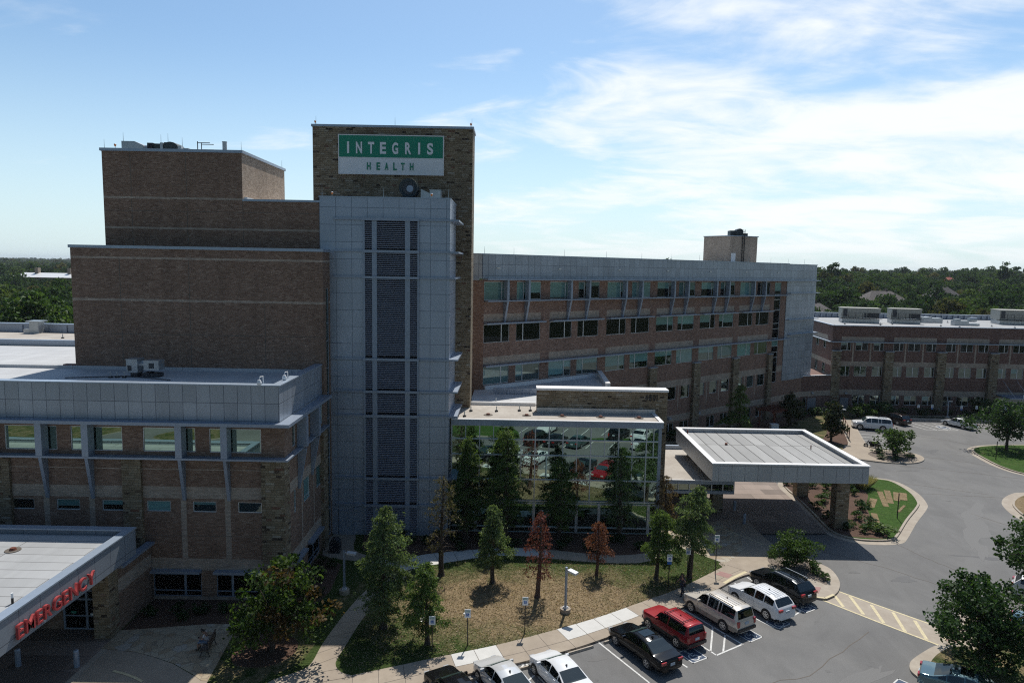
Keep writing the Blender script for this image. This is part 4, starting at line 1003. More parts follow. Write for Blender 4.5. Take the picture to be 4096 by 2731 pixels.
# ------------------------------------------------------------------ small roof things of the emergency wing
t = thing('rooftop_unit', 'small galvanised exhaust unit on dark curbs on the emergency wing roof', 'rooftop unit', (-28.3, 52.2, 14.7))
m = MB(); m.box(-.95, -.45, -.4, .4, 0, .35); m.box(.0, .5, -.4, .4, 0, .35); m.box(.55, 1.2, -.4, .4, 0, .3); m.build('roof_curb', 'dark_metal', t)
m = MB(); m.box(-1.2, -.35, -.5, .5, .35, 1.35); m.tube([(-.35, 0, .95), (.3, 0, .95)], .28, 12); m.box(.1, 1.25, -.45, .45, .55, 1.3); m.box(-1.25, -.3, -.55, .55, 1.35, 1.4); m.build('casing', 'galv', t)
m = MB(); m.box(-1.1, -.8, -.515, -.5, .5, .9); m.box(.5, .9, -.465, -.45, .7, 1.1); m.build('grille', 'dark_metal', t)
many('p', [(-30.5, 51.3), (-30.05, 51.4), (-29.5, 51.4)], vent, 'thin vent pipe left of the exhaust unit on the emergency wing roof', 'vent', 'vent pipes on the emergency wing roof', 14.7)
def dome_cam(x, y, label):
    t = thing('security_camera', label, 'camera', (x, y, 15.45), 0, 'dome cameras on the emergency wing parapet')
    m = MB(); m.tube([(.0, .5, -.7), (.0, .35, .5), (.0, -.25, .55), (.0, -.35, .35)], .035, 6); m.build('arm', 'white_metal', t)
    m = MB(); m.tube([(0, -.35, .35), (0, -.35, .18)], [.1, .17], 10); m.tube([(0, -.35, .18), (0, -.35, .05), (0, -.35, 0)], [.17, .14, .04], 10); m.build('dome', 'sign_white', t)
dome_cam(-16.85, 45.4, 'white dome camera on the front parapet beside the roof corner')
dome_cam(-15.9, 47.6, 'white dome camera on a long arm over the side parapet')
# penthouse roof plant
t = thing('roof_plant', 'galvanised duct and dark fan assembly on the upper brick penthouse roof', 'rooftop unit')
m = MB(); m.box(-33.42, -32.32, 59.3, 60.6, 32.4, 33.64); m.hexa([(-32.32, 59.3, 32.5), (-31.7, 59.5, 32.8), (-31.7, 60.3, 32.8), (-32.32, 60.6, 32.5), (-32.32, 59.3, 33.64), (-31.7, 59.5, 33.36), (-31.7, 60.3, 33.36), (-32.32, 60.6, 33.64)])
m.tube([(-31.7, 59.9, 33.05), (-31.1, 59.9, 33.05)], .36, 14); m.build('duct', 'galv', t)
m = MB(); m.box(-31.25, -30.75, 59.3, 60.4, 32.5, 33.53); m.box(-30.74, -30.1, 59.4, 60.5, 32.4, 33.49); m.tube([(-29.3, 59.3, 32.85), (-29.3, 60.6, 32.85)], .80, 18); m.box(-29.84, -29.3, 59.35, 60.5, 32.4, 33.6); m.build('fan_housing', 'duct_dark', t)
m = MB(); m.box(-30.1, -29.88, 59.2, 59.5, 32.4, 33.55); m.box(-28.6, -28.3, 59.2, 59.6, 32.4, 33.3); m.box(-28.2, -27.7, 59.2, 59.6, 32.4, 33.12); m.build('bracket', 'galv', t)
m = MB(); m.box(-31.2, -30.8, 59.26, 59.29, 32.9, 33.45); m.build('opening', 'void', t)
t = thing('antenna', 'dark folded-dipole antenna masts with three side booms on the brick penthouse roof', 'antenna')
m = MB(); m.cyl((-27.05, 59.5), .04, 32.4, 33.75, 6); m.cyl((-26.72, 59.5), .035, 32.4, 33.6, 6); m.build('mast', 'dark_metal', t)
m = MB(); m.box(-27.05, -26.0, 59.47, 59.53, 33.61, 33.66); m.box(-26.72, -25.68, 59.47, 59.53, 33.48, 33.53); m.box(-26.72, -25.68, 59.47, 59.53, 33.04, 33.09); m.build('boom', 'dark_metal', t)
t = thing('flue_pipe', 'short round galvanised flue with a cap rising behind the penthouse parapet', 'flue')
t.location = (-24.75, 59.5, 32.4)
m = MB(); m.cyl((0, 0), .18, 0, 1.3, 14); m.build('pipe', 'galv', t); m = MB(); m.cyl((0, 0), .21, 1.3, 1.36, 14); m.build('cap', 'galv', t)
def beacon(x, y, z, label):
    t = thing('roof_beacon', label, 'beacon', (x, y, z), 0, 'orange warning beacons on the roof edges'); t.scale = (.7, .7, .62)
    m = MB(); m.cyl((0, 0), .03, 0, .25, 6); m.build('stem', 'galv', t)
    m = MB(); m.tube([(0, 0, .25), (0, 0, .5)], [.07, .15], 10); m.build('lamp', 'orange', t); m = MB(); m.tube([(0, 0, .5), (0, 0, .62)], [.15, .07], 10); m.build('cap', 'sign_white', t)
beacon(-33.1, 57.8, 32.78, 'orange beacon at the left edge of the upper penthouse roof')
beacon(-18.3, 64.0, 36.2, 'orange beacon on the left end of the stone tower top')
beacon(-4.1, 64.0, 36.2, 'orange beacon on the right end of the stone tower top')
beacon(-15.2, 57.8, 29.2, 'orange beacon on the left end of the grey tower roof edge')
beacon(-6.9, 57.75, 29.2, 'orange beacon on the grey tower roof edge in front of the duct box')
rods = [(-34.0, 57.8, 32.78), (-33.3, 59.4, 33.64), (-30.1, 59.4, 33.5), (-29.5, 59.4, 33.6), (-28.3, 59.4, 33.3), (-22.75, 58, 32.78), (-22.75, 68, 32.78), (-18.2, 63.9, 36.2), (-11, 63.9, 36.2), (-4.0, 63.9, 36.2), (-10.9, 57.7, 29.2), (-5.5, 57.7, 29.2), (-16, 57.7, 29.2)] + [(*FL.pt(u, 0, 0)[:2], 25.0) for u in (4, 11.5, 18.5, 25, 31, 37, 43, 49, 55, 60, 65)] + [(*FL.pt(0, 0, 0)[:2], 25.0)]
rb = MB(); rb.tube([(0, 0, 0), (0, 0, .75)], [.022, .008], 5)
first = None
for p in rods:
    o = rb.build('lightning_rod', 'galv') if first is None else first.copy()
    if first is None: first = o
    else: COL.objects.link(o)
    o.location = p
    tag(o, 'thin lightning rod standing on a roof edge', 'lightning rod', 'lightning rods along the roof edges')
t = thing('roof_pipe', 'white topped vent pipe standing on the emergency canopy roof', 'vent', (-24.6, 32.3, 6.55))
m = MB(); m.cyl((0, 0), .06, 0, .3, 8); m.build('boot', 'black', t); m = MB(); m.cyl((0, 0), .055, .3, .55, 8); m.build('pipe', 'sign_white', t)
t = drain(); t.location = (-29.1, 38.5, 6.56); tag(t, 'round drain in the emergency canopy roof', 'roof drain')
many('q', [(60.5, 124), (66.2, 122.5), (69.6, 124.8), (77.5, 123.2), (79.8, 121.5), (87.4, 124.2), (90.0, 122.0), (84.6, 132.5), (76.4, 136.0)], vent, 'short vent pipe in a black boot on the office building roof', 'vent', 'vent pipes on the office building roof', 14.4)
many('q', [(-45.5, 76.0), (-52.0, 78.5), (-49.0, 81.0), (-58.5, 77.0)], vent, 'short vent pipe in a black boot on the tan gravel roof', 'vent', 'vent pipes on the tan gravel roof', 14.5)
w = MB(); w.tube([(-33.5, 50.6, 14.76), (-29.6, 51.8, 14.76), (-27.6, 51.2, 14.76), (-25.5, 50.4, 14.76)], .04, 5)
tag(w.build('roof_conduit', 'dark_metal'), 'thin dark conduit running across the emergency wing roof to the exhaust unit', 'conduit')
w = MB(); w.box(-35.6, -33.9, 56.5, 57.0, 14.7, 14.95); tag(w.build('timber_stack', 'wood'), 'small stack of reddish timbers on the white roof beside the brick block corner', 'timber').location = (-1.6, -.5, 0)

# ------------------------------------------------------------------ terrain, asphalt, walks, lawns
def terrain_h(x, y):
    d = math.hypot(x, y)
    f = max(0, min(1, (y - 170) / 420)); f = f * f * (3 - 2 * f)
    s = max(0, min(1, (x + 20) / 160)); s = s * s * (3 - 2 * s)
    g = max(0, min(1, (y - 600) / 900)); g = g * g * (3 - 2 * g)
    h = f * s * (13 + 3.0 * math.sin(x * .011 + 1) + 2 * math.sin(y * .013)) * (1 - .55 * g) + (0 if d < 250 else 1.5 * math.sin(x * .006) * math.sin(y * .005))
    return h
xs = sorted(set([-9000, -5000, -3000, -2000, -1400] + list(range(-1000, 1001, 50)) + [1400, 2000, 3000, 5000, 9000]))
ys = sorted(set([-600, -300, -150] + list(range(-50, 1001, 50)) + [1300, 1700, 2300, 3200, 5000, 8000, 14000]))
m = MB(); m.v = [(x, y, -.08 + terrain_h(x, y)) for y in ys for x in xs]
nx = len(xs)
for j in range(len(ys) - 1):
    for i in range(nx - 1): m.f.append((j * nx + i, j * nx + i + 1, (j + 1) * nx + i + 1, (j + 1) * nx + i)); m.m.append(0)
struct(m.build('ground', 'wild', None, True))
m = MB(); m.prism(smooth_curve([(-48, 1.5), (-43, 3.5), (-39, 1), (-40, -3), (-45, -4)], True, 5), -.02, .12, 0, 1); struct(m.build('lawn', ['lawn_left', 'kerb']))
m = MB(); m.prism(smooth_curve([(-52, 19), (-45, 23.5), (-36, 23), (-31, 17), (-36, 12), (-47, 13)], True, 5), -.02, .12, 0, 1); struct(m.build('lawn', ['lawn_left', 'kerb']))
m = MB(); m.sheet([(-90, -55), (150, -55), (150, 109), (24, 109), (24, 60), (-16, 60), (-90, 30)], 0.0); struct(m.build('road', 'asphalt'))
# lawn base west and north of the lot, kept low under everything
KERB = smooth_curve([(-24.5, 30.0), (-15, 31.5), (-9, 34.2), (-6, 35.7), (-2.09, 37.36), (.74, 38.52), (3.84, 39.99), (5.78, 41.12), (8.8, 43.1), (12.64, 45.9), (15.5, 48.4), (17.6, 50.3), (19.1, 51.3)], k=4)
WALKN = smooth_curve([(-24.5, 33.2), (-16, 34.4), (-12.14, 35.6), (-9, 36.9), (-6.28, 38.04), (-3.74, 39.12), (.08, 40.73), (5.69, 43.74), (9.62, 46.34), (12.57, 48.35), (16.14, 51.42), (17.6, 52.7)], k=4)
base_poly = KERB + [(20.9, 53.0), (22.6, 56.6), (22.2, 60), (22.2, 76), (18, 80), (14, 74), (13, 59), (-16, 62), (-16, 45), (-28, 45), (-28, 41), (-26, 36)]
m = MB(); m.prism(base_poly, -.02, .12, 0, 1); lawn = m.build('lawn', ['lawn', 'kerb']); struct(lawn)
# the parking walk: concrete between kerb and lawn, with joints and a few pale new slabs
def band(e1, e2, n):
    def samp(e, t):
        L = [0]
        for a, b in zip(e[:-1], e[1:]): L.append(L[-1] + math.dist(a, b))
        s = t * L[-1]
        for i in range(len(L) - 1):
            if s <= L[i + 1] + 1e-9:
                k = (s - L[i]) / max(1e-9, L[i + 1] - L[i]); return (e[i][0] + (e[i + 1][0] - e[i][0]) * k, e[i][1] + (e[i + 1][1] - e[i][1]) * k)
        return e[-1]
    return [(samp(e1, i / n), samp(e2, i / n)) for i in range(n + 1)]
def walk_mesh(name, e1, e2, n, z, joint_every=1, new=(), mat='concrete', nmat='concrete_new', side=.1, mid=None):
    q = band(e1, e2, n * 4); m = MB()
    for i in range(len(q) - 1):
        (a, b), (c, d) = q[i], q[i + 1]
        isnew = any(lo <= (i // 4) < hi for lo, hi in new)
        if mid:
            am = (a[0] + (b[0] - a[0]) * mid, a[1] + (b[1] - a[1]) * mid); cm = (c[0] + (d[0] - c[0]) * mid, c[1] + (d[1] - c[1]) * mid)
            m.sheet([a, c, cm, am], z, 0); m.sheet([am, cm, d, b], z, 1 if isnew else 0)
        else: m.sheet([a, c, d, b], z, 1 if isnew else 0)
        m.face([(a[0], a[1], z - side), (c[0], c[1], z - side), (c[0], c[1], z), (a[0], a[1], z)], 0); m.face([(d[0], d[1], z - side), (b[0], b[1], z - side), (b[0], b[1], z), (d[0], d[1], z)], 0)
    for i in range(0, len(q), 4 * joint_every): m.strip([q[i][0], q[i][1]], .03, z + .004, 2)
    if mid: m.strip([(a[0] + (b[0] - a[0]) * mid, a[1] + (b[1] - a[1]) * mid) for a, b in q], .03, z + .004, 2)
    o = m.build(name, [mat, nmat, 'joint']); return struct(o)
walk_mesh('pavement', KERB, WALKN, 32, .135, 1, ((15, 17), (20, 24)), side=.14, mid=.40)
UPN = smooth_curve([(-10.5, 52.9), (-8.64, 52.55), (-6.87, 53.64), (-3.7, 54.58), (.01, 55.26), (3.23, 55.09), (6.68, 54.35), (8.98, 54.19), (10.94, 54.53), (12.6, 55.4)], k=4)
UPS = smooth_curve([(-9.6, 50.2), (-8.23, 50.5), (-6.99, 51.2), (-5.24, 52.02), (-2.56, 53.13), (.02, 53.74), (3.14, 53.33), (6.51, 52.79), (8.75, 52.65), (10.62, 52.80), (12.3, 53.6)], k=4)
walk_mesh('path', UPS, UPN, 15, .135, 1, ((0, 9),), side=.03)
LL = smooth_curve([(-14.2, 34.9), (-13.2, 36.4), (-12.14, 37.16), (-11.54, 37.97), (-11.43, 40.4), (-10.9, 44.5), (-10.2, 47.5), (-9.0, 50.4), (-10.3, 52.4)], k=4)
LR = smooth_curve([(-8.6, 36.9), (-9.5, 37.2), (-10.05, 37.9), (-10.12, 38.6), (-9.98, 40.0), (-9.6, 43.5), (-8.8, 46.8), (-7.6, 49.6), (-7.5, 51.2)], k=4)
walk_mesh('path', LL, LR, 11, .131, 1, side=.03)
m = MB(); m.sheet(smooth_curve([(-10.3, 51.8), (-8.4, 52.6), (-10.6, 52.9), (-12.8, 54.4), (-13.4, 57.55), (-15.3, 57.55), (-15.1, 53.3), (-12.2, 52.2)], True, 3), .128); struct(m.build('path', 'concrete'))
# emergency drive and plaza
m = MB(); m.sheet([(-60, 30.5), (-24.5, 30.3), (-20.3, 32.6), (-16.8, 34.4), (-16.8, 36.2), (-17.9, 36.7), (-19.6, 37.8), (-21.1, 38.45), (-22.4, 38.9), (-24.65, 39.2), (-24.65, 41.4), (-60, 41.4)], .124); struct(m.build('emergency_drive', 'concrete'))
m = MB(); m.sheet([(-60, 30.6), (-24.6, 30.6), (-24.6, 41.3), (-60, 41.3)], .130); m.sheet([(-24.6, 31), (-24.2, 31), (-24.2, 40.1), (-24.6, 40.1)], .132, 1); struct(m.build('canopy_paving', ['pavers', 'kerb']))
m = MB(); m.sheet([(-24.65, 39.2), (-24.65, 41.3), (-19.26, 42.28), (-17.5, 42.3), (-16.8, 36.16), (-17.2, 36.2), (-17.9, 36.75), (-19.58, 37.82), (-21.09, 38.46), (-22.36, 38.9)], .136); struct(m.build('plaza', 'flag'))
m = MB(); m.strip([(-22.6, 36.95), (-21.9, 36.75), (-21.1, 36.4), (-20.4, 36.0)], .17, .14); struct(m.build('kerb_marking', 'paint_yellow'))
# planting beds
m = MB(); m.sheet([(-24.6, 41.31), (-19.26, 42.3), (-17.5, 42.35), (-15.8, 42.2), (-13.6, 43.6), (-12.8, 47), (-13.1, 51.5), (-15.3, 53.5), (-15.3, 45.55), (-24.6, 45.45)], .127); struct(m.build('mulch_bed', 'mulch'))
m = MB(); m.sheet([(-12.6, 57.5), (-12.2, 54.6), (-10.5, 53.0)] + UPN[8:] + [(13.3, 56.5), (13.1, 58.85), (-5.1, 58.85), (-5.4, 57.5)], .127); struct(m.build('mulch_bed', 'mulch'))
m = MB(); m.sheet([(-16.8, 36.2), (-17.5, 42.32), (-15.8, 42.18), (-14.4, 43.2), (-12.6, 42.0), (-11.9, 40.2), (-12.1, 38.2), (-13.6, 36.5), (-14.8, 35.2)], .1265); struct(m.build('lawn', 'lawn_left'))
m = MB(); m.prism(smooth_curve([(-16.6, 40.5), (-15, 41.2), (-13.2, 40.6), (-12.9, 38.9), (-14.2, 37.6), (-16.2, 38.0)], True, 4), .1, .1295); struct(m.build('mulch_bed', 'mulch'))
# right plaza, drive paving
m = MB(); m.sheet(smooth_curve([(11.5, 53.2), (14.56, 56.13), (17.54, 52.95)], k=1) + smooth_curve([(17.54, 52.95), (19.33, 54.87), (20.15, 56.55), (20.6, 59.4), (19.8, 62.1)], k=4) + [(14.6, 62.1), (13.5, 58.9), (12.6, 55.4)], .137); struct(m.build('plaza', 'flag'))
m = MB(); m.sheet(smooth_curve([(17.0, 52.9), (18.6, 54.9), (19.4, 56.6), (19.8, 59.4), (19.4, 62.4)], k=4) + [(22.6, 63), (22.7, 59.5)] + smooth_curve([(23.0, 56.5), (22.2, 55.6), (21.5, 54.3), (21.2, 52.9), (19.3, 51.2), (17.5, 51.0)], k=3), .1335); struct(m.build('path', 'concrete'))
m = MB(); m.sheet([(20.3, 61), (22.0, 59.4), (28.9, 59.8), (29.4, 66), (29.5, 72.3), (30, 75), (18, 76.5), (18, 72.8), (14.6, 72.8), (14.6, 62.2)], .13); struct(m.build('canopy_paving', 'pavers'))
m = MB(); m.strip([(19.3, 60.9), (22.1, 56.9)], .12, .14); m.strip([(16.4, 49.45), (17.5, 50.5), (18.75, 51.5)], .26, .142); m.strip([(22.2, 47.6), (23.1, 47.35), (24.0, 47.95)], .2, .142); struct(m.build('kerb_marking', 'paint_yellow'))
m = MB(); m.sheet([(16.15, 50.95), (16.95, 50.3), (17.5, 50.9), (16.75, 51.5)], .142); m.sheet([(22.75, 49.2), (23.55, 49.05), (22.95, 48.1), (22.3, 48.4)], .142); struct(m.build('tactile_paving', 'pink'))
def island(name, outer, inner_d, top, kerb_d=.18, inner_mat='lawn_green', inner=None, flare=None):
    o = smooth_curve(outer, True, 4)
    m = MB()
    if flare: m.sheet(o, .008, 0); o = inset(o, flare)
    m.prism(o, -.02, .13, 0); struct(m.build('kerb', 'kerb'))
    i = smooth_curve(inner, True, 4) if inner else inset(o, kerb_d)
    m = MB(); m.sheet(i, .137); struct(m.build(name, inner_mat))
K1 = [(20.9, 52.9), (21.4, 54.6), (22.6, 56.5), (23.9, 55.5), (25.14, 53.6), (25.77, 52.3), (25.54, 50.4), (24.85, 48.9), (24.0, 47.9), (22.9, 47.3), (21.9, 48.0), (20.5, 50.4), (19.5, 51.6)]
island('mulch_bed', K1, 0, 0, inner_mat='mulch_grey', inner=[(21.2, 53.2), (22.0, 55.2), (22.8, 55.9), (24.1, 54.5), (24.9, 52.8), (24.7, 51.0), (24.2, 49.5), (23.7, 50.1), (22.4, 51.4)])
ISO = [(30.1, 74.5), (29.5, 72.3), (29.5, 69.7), (29.2, 65.9), (28.8, 60.7), (29.6, 58.7), (31.08, 57.78), (33.1, 57.63), (34.73, 58.05), (35.9, 59.2), (39, 63.1), (42.32, 67.0), (43.4, 68.8), (44.4, 72.1), (44.4, 75.9), (42.7, 77.4), (38, 78), (32, 77)]
island('lawn', ISO, 0, 0, flare=.75, kerb_d=.2)
m = MB(); m.sheet(smooth_curve([(30.9, 75), (30.4, 71), (30.2, 66), (29.8, 61), (30.4, 59.3), (32, 58.9), (33.9, 58.9), (34.4, 60.6), (34.5, 62.2), (36.3, 67.2), (38.6, 71.6), (38.0, 75), (34, 76)], True, 4), .141); struct(m.build('mulch_bed', 'mulch'))
m = MB()
for a, b, wd in (((36.6, 67.0), (38.3, 69.6), .7), ((34.5, 61.6), (36.0, 65.2), .55), ((38.3, 67.2), (40.2, 72.0), .55), ((39.3, 68.2), (41.2, 72.4), .6), ((40.4, 69.0), (41.9, 71.8), .6), ((41.2, 69.2), (42.5, 71.6), .7), ((38.6, 65.6), (40.4, 67.6), .25)): pz = globals().get('pz', .141) + .004; m.strip([a, b], wd, pz)
struct(m.build('lawn_patch', 'lawn_tan'))
FW = [(54.9, 107.9), (52.9, 107.7), (50.6, 102.2), (48.6, 97), (47.0, 93.0), (45.5, 90.6), (43.6, 88.2), (43.6, 85.8), (45.8, 84.2), (48.5, 83.4), (51.2, 83.8), (53.2, 85.6), (53.6, 87.8), (51.8, 89.4), (50.0, 90.2), (49.5, 92.6), (51.5, 98.5)]
island('path', FW, 0, 0, inner_mat='concrete', kerb_d=.12)
m = MB(); m.sheet(smooth_curve([(46.9, 87.4), (49.1, 89.1), (52.2, 88.6), (52.5, 86.4), (50.6, 84.5), (47.6, 84.3)], True, 4), .142); struct(m.build('mulch_bed', 'mulch_grey'))
m = MB(); m.prism([(22.5, 92), (30, 88.0), (36, 85.4), (43.4, 86.6), (45.2, 90.7), (47.3, 94), (50.4, 102.4), (52.8, 108.4), (55.2, 108.4), (56.6, 112.5), (100, 112.5), (112, 117), (55.3, 116.9), (48, 113.6), (20, 91.5)], -.02, .12, 0, 1); struct(m.build('lawn', ['lawn_left', 'kerb']))
m = MB(); m.sheet([(44.5, 92.0), (46.9, 92.4), (49.2, 97), (50.4, 101.8), (48.8, 103), (46, 97.5), (43.6, 94)], .125); m.sheet([(57, 112.6), (100, 112.6), (110, 116.9), (57, 116.95)], .125); m.sheet([(22, 92.5), (26, 90), (42, 103), (52, 113), (54.6, 116), (50, 114.4), (44, 109.6)], .125); struct(m.build('mulch_bed', 'mulch'))
m = MB(); m.prism([(56.6, 109.2), (110, 107.2), (110, 109.2), (56.8, 111.0)], -.02, .13); struct(m.build('pavement', 'concrete'))
island('lawn', [(72.6, 94.5), (66.5, 93.7), (63.3, 92.2), (61.7, 90), (60.9, 86.9), (60.4, 82.6), (61.4, 79.4), (66, 76), (76, 77), (84, 88), (80, 94)], 0, 0, flare=.6, kerb_d=.2)
island('lawn', [(62, 73.6), (56.6, 73), (54.8, 72.4), (52.4, 70.4), (50.8, 67.9), (49.9, 64.1), (50.4, 57), (55, 51), (68, 56), (72, 68)], 0, 0, flare=.9, inner_mat='lawn_tan', kerb_d=.2)
LR_ = [(29.9, 42.9), (27.9, 41.5), (26.9, 41.0), (25.1, 39.75), (24.4, 39.0), (24.15, 38.2), (24.6, 37.3), (26.5, 37.2), (30, 34), (36, 31), (42, 36), (38, 44), (32.5, 46)]
island('lawn', LR_, 0, 0, inner_mat='lawn_left', inner=[(29.5, 42.1), (28.0, 41.0), (26.8, 40.2), (25.7, 39.1), (25.7, 38.4), (27.5, 37.8), (31, 34.6), (36, 32), (41, 36), (37, 43.2), (32.4, 45)])
m = MB(); m.sheet([(28.0, 41.3), (29.9, 42.9), (33.5, 45.8), (35.2, 46.6), (36, 45.5), (31.5, 42.3), (29.5, 40.8)], .142); struct(m.build('path', 'concrete'))
m = MB(); m.sheet([(28.9, 41.6), (29.8, 42.3), (29.4, 42.7), (28.4, 41.9)], .146); struct(m.build('tactile_paving', 'pink'))
# crosswalk and markings
m = MB(); m.sheet([(24.75, 48.7), (29.95, 42.9), (27.85, 41.45), (22.99, 47.2)], .006); struct(m.build('crosswalk', 'kerb'))
m = MB(); m.strip([(24.75, 48.68), (27.3, 45.8), (29.9, 42.95)], .16, .011); m.strip([(22.9, 47.3), (25.3, 44.35), (27.8, 41.45)], .16, .011)
for a, b in (((24.15, 48.5), (23.95, 46.35)), ((25.2, 48.0), (24.85, 45.3)), ((26.12, 46.74), (25.65, 44.19)), ((27.11, 45.7), (26.49, 43.1)), ((28.0, 44.6), (27.35, 42.15)), ((29.0, 43.6), (28.6, 42.1))): m.strip([a, b], .22, .010)
struct(m.build('road_marking', 'paint_yellow'))
m = MB()
for a, b in (((5.86, 41.1), (8.25, 36.95)), ((8.1, 42.6), (10.85, 38.55)), ((15.05, 41.15), (12.4, 45.5)), ((12.26, 41.1), (13.0, 39.9)), ((10.0, 44.0), (12.26, 41.1)), ((13.0, 39.9), (15.02, 41.2)), ((12.74, 40.3), (13.75, 43.3)), ((13.53, 40.3), (14.3, 42.4)),
             ((14.9, 47.6), (17.85, 43.3)), ((17.3, 49.8), (19.4, 44.55)), ((19.4, 44.6), (20.6, 45.6)), ((20.6, 45.6), (18.6, 50.8)), ((19.4, 44.6), (20.0, 46.3)), ((1.2, 38.6), (3.6, 34.2)), ((1.05, 38.5), (-.2, 36.4)), ((4.09, 38.4), (6.4, 34.2)), ((1.75, 37.6), (.6, 36.0)), ((-1.9, 37.1), (.4, 33)), ((-4.8, 35.9), (-2.4, 31.8)),
             ((1.05, 38.6), (.2, 38.5))): m.strip([a, b], .11, .008)
for x in (62.6, 64.2, 65.8, 67.4, 74.0): m.strip([(x + 1.2, 102.6), (x, 107.2)], .12, .008)
m.strip([(63.8, 102.7), (68.4, 102.5)], .12, .008)
for i in range(6): m.strip([(68.2 + i * .75, 106.6), (70.0 + i * .5, 102.6 + i * .3)], .12, .008)
for i in range(5): m.strip([(51.6 - i * .9, 99.4 - i * 1.9), (55.4 - i * .6, 98.0 - i * 1.8)], .12, .008)
struct(m.build('road_marking', 'paint_white'))
def wheelchair(mb, F3, s, mi):     # F3 maps (a, b) in -.5...5 to a point
    def bar(p, q, wd):
        d = Vector((q[0] - p[0], q[1] - p[1])).normalized(); n = Vector((-d.y, d.x)) * wd / 2
        mb.face([F3(p[0] - n.x, p[1] - n.y), F3(q[0] - n.x, q[1] - n.y), F3(q[0] + n.x, q[1] + n.y), F3(p[0] + n.x, p[1] + n.y)], mi)
    arc = [(-.06 + .24 * math.cos(rad(a)), -.14 + .24 * math.sin(rad(a))) for a in range(110, 361, 25)]
    for p, q in zip(arc[:-1], arc[1:]): bar(p, q, .06)
    bar((-.07, .26), (-.05, -.06), .08); bar((-.05, -.05), (.17, -.05), .07); bar((.16, -.04), (.27, -.30), .07); bar((-.06, .12), (.14, .12), .05)
    mb.face([F3(-.08 + .075 * math.cos(k * .785), .38 + .075 * math.sin(k * .785)) for k in range(8)], mi)
pad_no = 0
def pad(c, rz, w=1.25, l=1.35):
    ca, sa = math.cos(rz), math.sin(rz)
    def F3(a, b, z=.012): return (c[0] + a * w * ca - b * l * sa, c[1] + a * w * sa + b * l * ca, z)
    mb = MB(); mb.face([F3(-.5, -.5, .008), F3(.5, -.5, .008), F3(.5, .5, .008), F3(-.5, .5, .008)], 0)
    for p, q in (((-.5, -.5), (.5, -.5)), ((.5, -.5), (.5, .5)), ((.5, .5), (-.5, .5)), ((-.5, .5), (-.5, -.5))):
        d = Vector((q[0] - p[0], q[1] - p[1])); n = Vector((-d.y, d.x)) * .06
        mb.face([F3(*p), F3(*q), F3(q[0] + n.x, q[1] + n.y), F3(p[0] + n.x, p[1] + n.y)], 1)
    wheelchair(mb, F3, 1, 1)
    struct(mb.build('parking_pad', ['paint_blue', 'paint_white']))
pad((11.5, 39.85), rad(30)); pad((15.8, 42.35), rad(32)); pad((18.35, 43.95), rad(33), 1.3, 1.1); pad((21.1, 46.2), rad(30), 1.3, 1.2); pad((23.0, 36.9), rad(40)); pad((67.4, 104.4), rad(-8), 1.6, 2.0)
# cracks in the asphalt
m = MB()
def crack(pts, w=.05):
    out = []
    for a, b in zip(pts[:-1], pts[1:]):
        for i in range(6):
            t = i / 6; out.append((a[0] + (b[0] - a[0]) * t + rng.uniform(-.12, .12), a[1] + (b[1] - a[1]) * t + rng.uniform(-.12, .12)))
    out.append(pts[-1]); m.strip(out, w, .006)
crack([(34.2, 57.8), (35.3, 54.6), (36.6, 51.4), (38, 50.2)]); crack([(42, 76.4), (47, 74.5), (52, 72)], .06); crack([(53, 87.5), (58, 84.8), (62, 82)], .08); crack([(44.8, 72), (56, 70.5)]); crack([(56, 101), (62, 97), (66, 92)], .07); crack([(45, 84), (56, 80), (60, 78)], .07)
crack([(1.0, 37.6), (.2, 36.2)], .04); crack([(33, 50), (38, 44), (41, 41)], .05); crack([(26, 56.5), (30, 53.5), (33, 50)], .05); crack([(12, 36), (18, 38), (24, 43)], .05); crack([(46, 66), (49, 60), (47, 54)], .06); crack([(55, 95), (60, 104)], .06); crack([(8, 36.5), (10, 33), (14, 31)], .04)
struct(m.build('road_crack', 'joint'))
m = MB()
def blot(x, y, a, b, rz, seed):
    q = random.Random(seed); ph = [q.uniform(0, 6.28) for _ in range(3)]; pts = []
    for k in range(22):
        t = 6.2832 * k / 22; r = 1 + .22 * math.sin(3 * t + ph[0]) + .16 * math.sin(5 * t + ph[1]) + .1 * math.sin(9 * t + ph[2])
        u, v = a * r * math.cos(t), b * r * math.sin(t); pts.append((x + u * math.cos(rz) - v * math.sin(rz), y + u * math.sin(rz) + v * math.cos(rz)))
    m.sheet(pts, .004 + .0002 * (seed % 8))
for i, q in enumerate(((40.4, 55.2, .9, .35, -.2), (38.6, 55.6, 1.2, .12, -.1), (22.3, 39.0, .28, .2, 0), (19.2, 38.4, .16, .13, 0), (17.1, 36.6, .14, .12, 0), (5.6, 39.3, .55, .25, .4), (30.8, 50.9, .9, .5, .3), (33.0, 48.0, .5, .4, .9), (14.5, 35.0, .8, .25, .6), (9.4, 34.6, .3, .2, 0), (27.5, 52.0, .4, .2, 0), (48, 80.5, 1.4, .3, .2), (57, 90, 1.2, .4, .7))): blot(*q, i)
struct(m.build('road_stain', plain('oil_stain', (.075, .073, .072), .6)))
m = MB()
for i, q in enumerate(((43.5, 61.5, 4.2, 1.0, .95), (46.8, 66.5, 3.4, .7, .8), (41.0, 57.0, 2.2, .5, 1.1), (60.8, 88.6, 1.3, .9, .3), (20.5, 37.5, 3.0, .5, .5))): blot(*q, 20 + i)
struct(m.build('road_patch', 'asphalt_pale'))
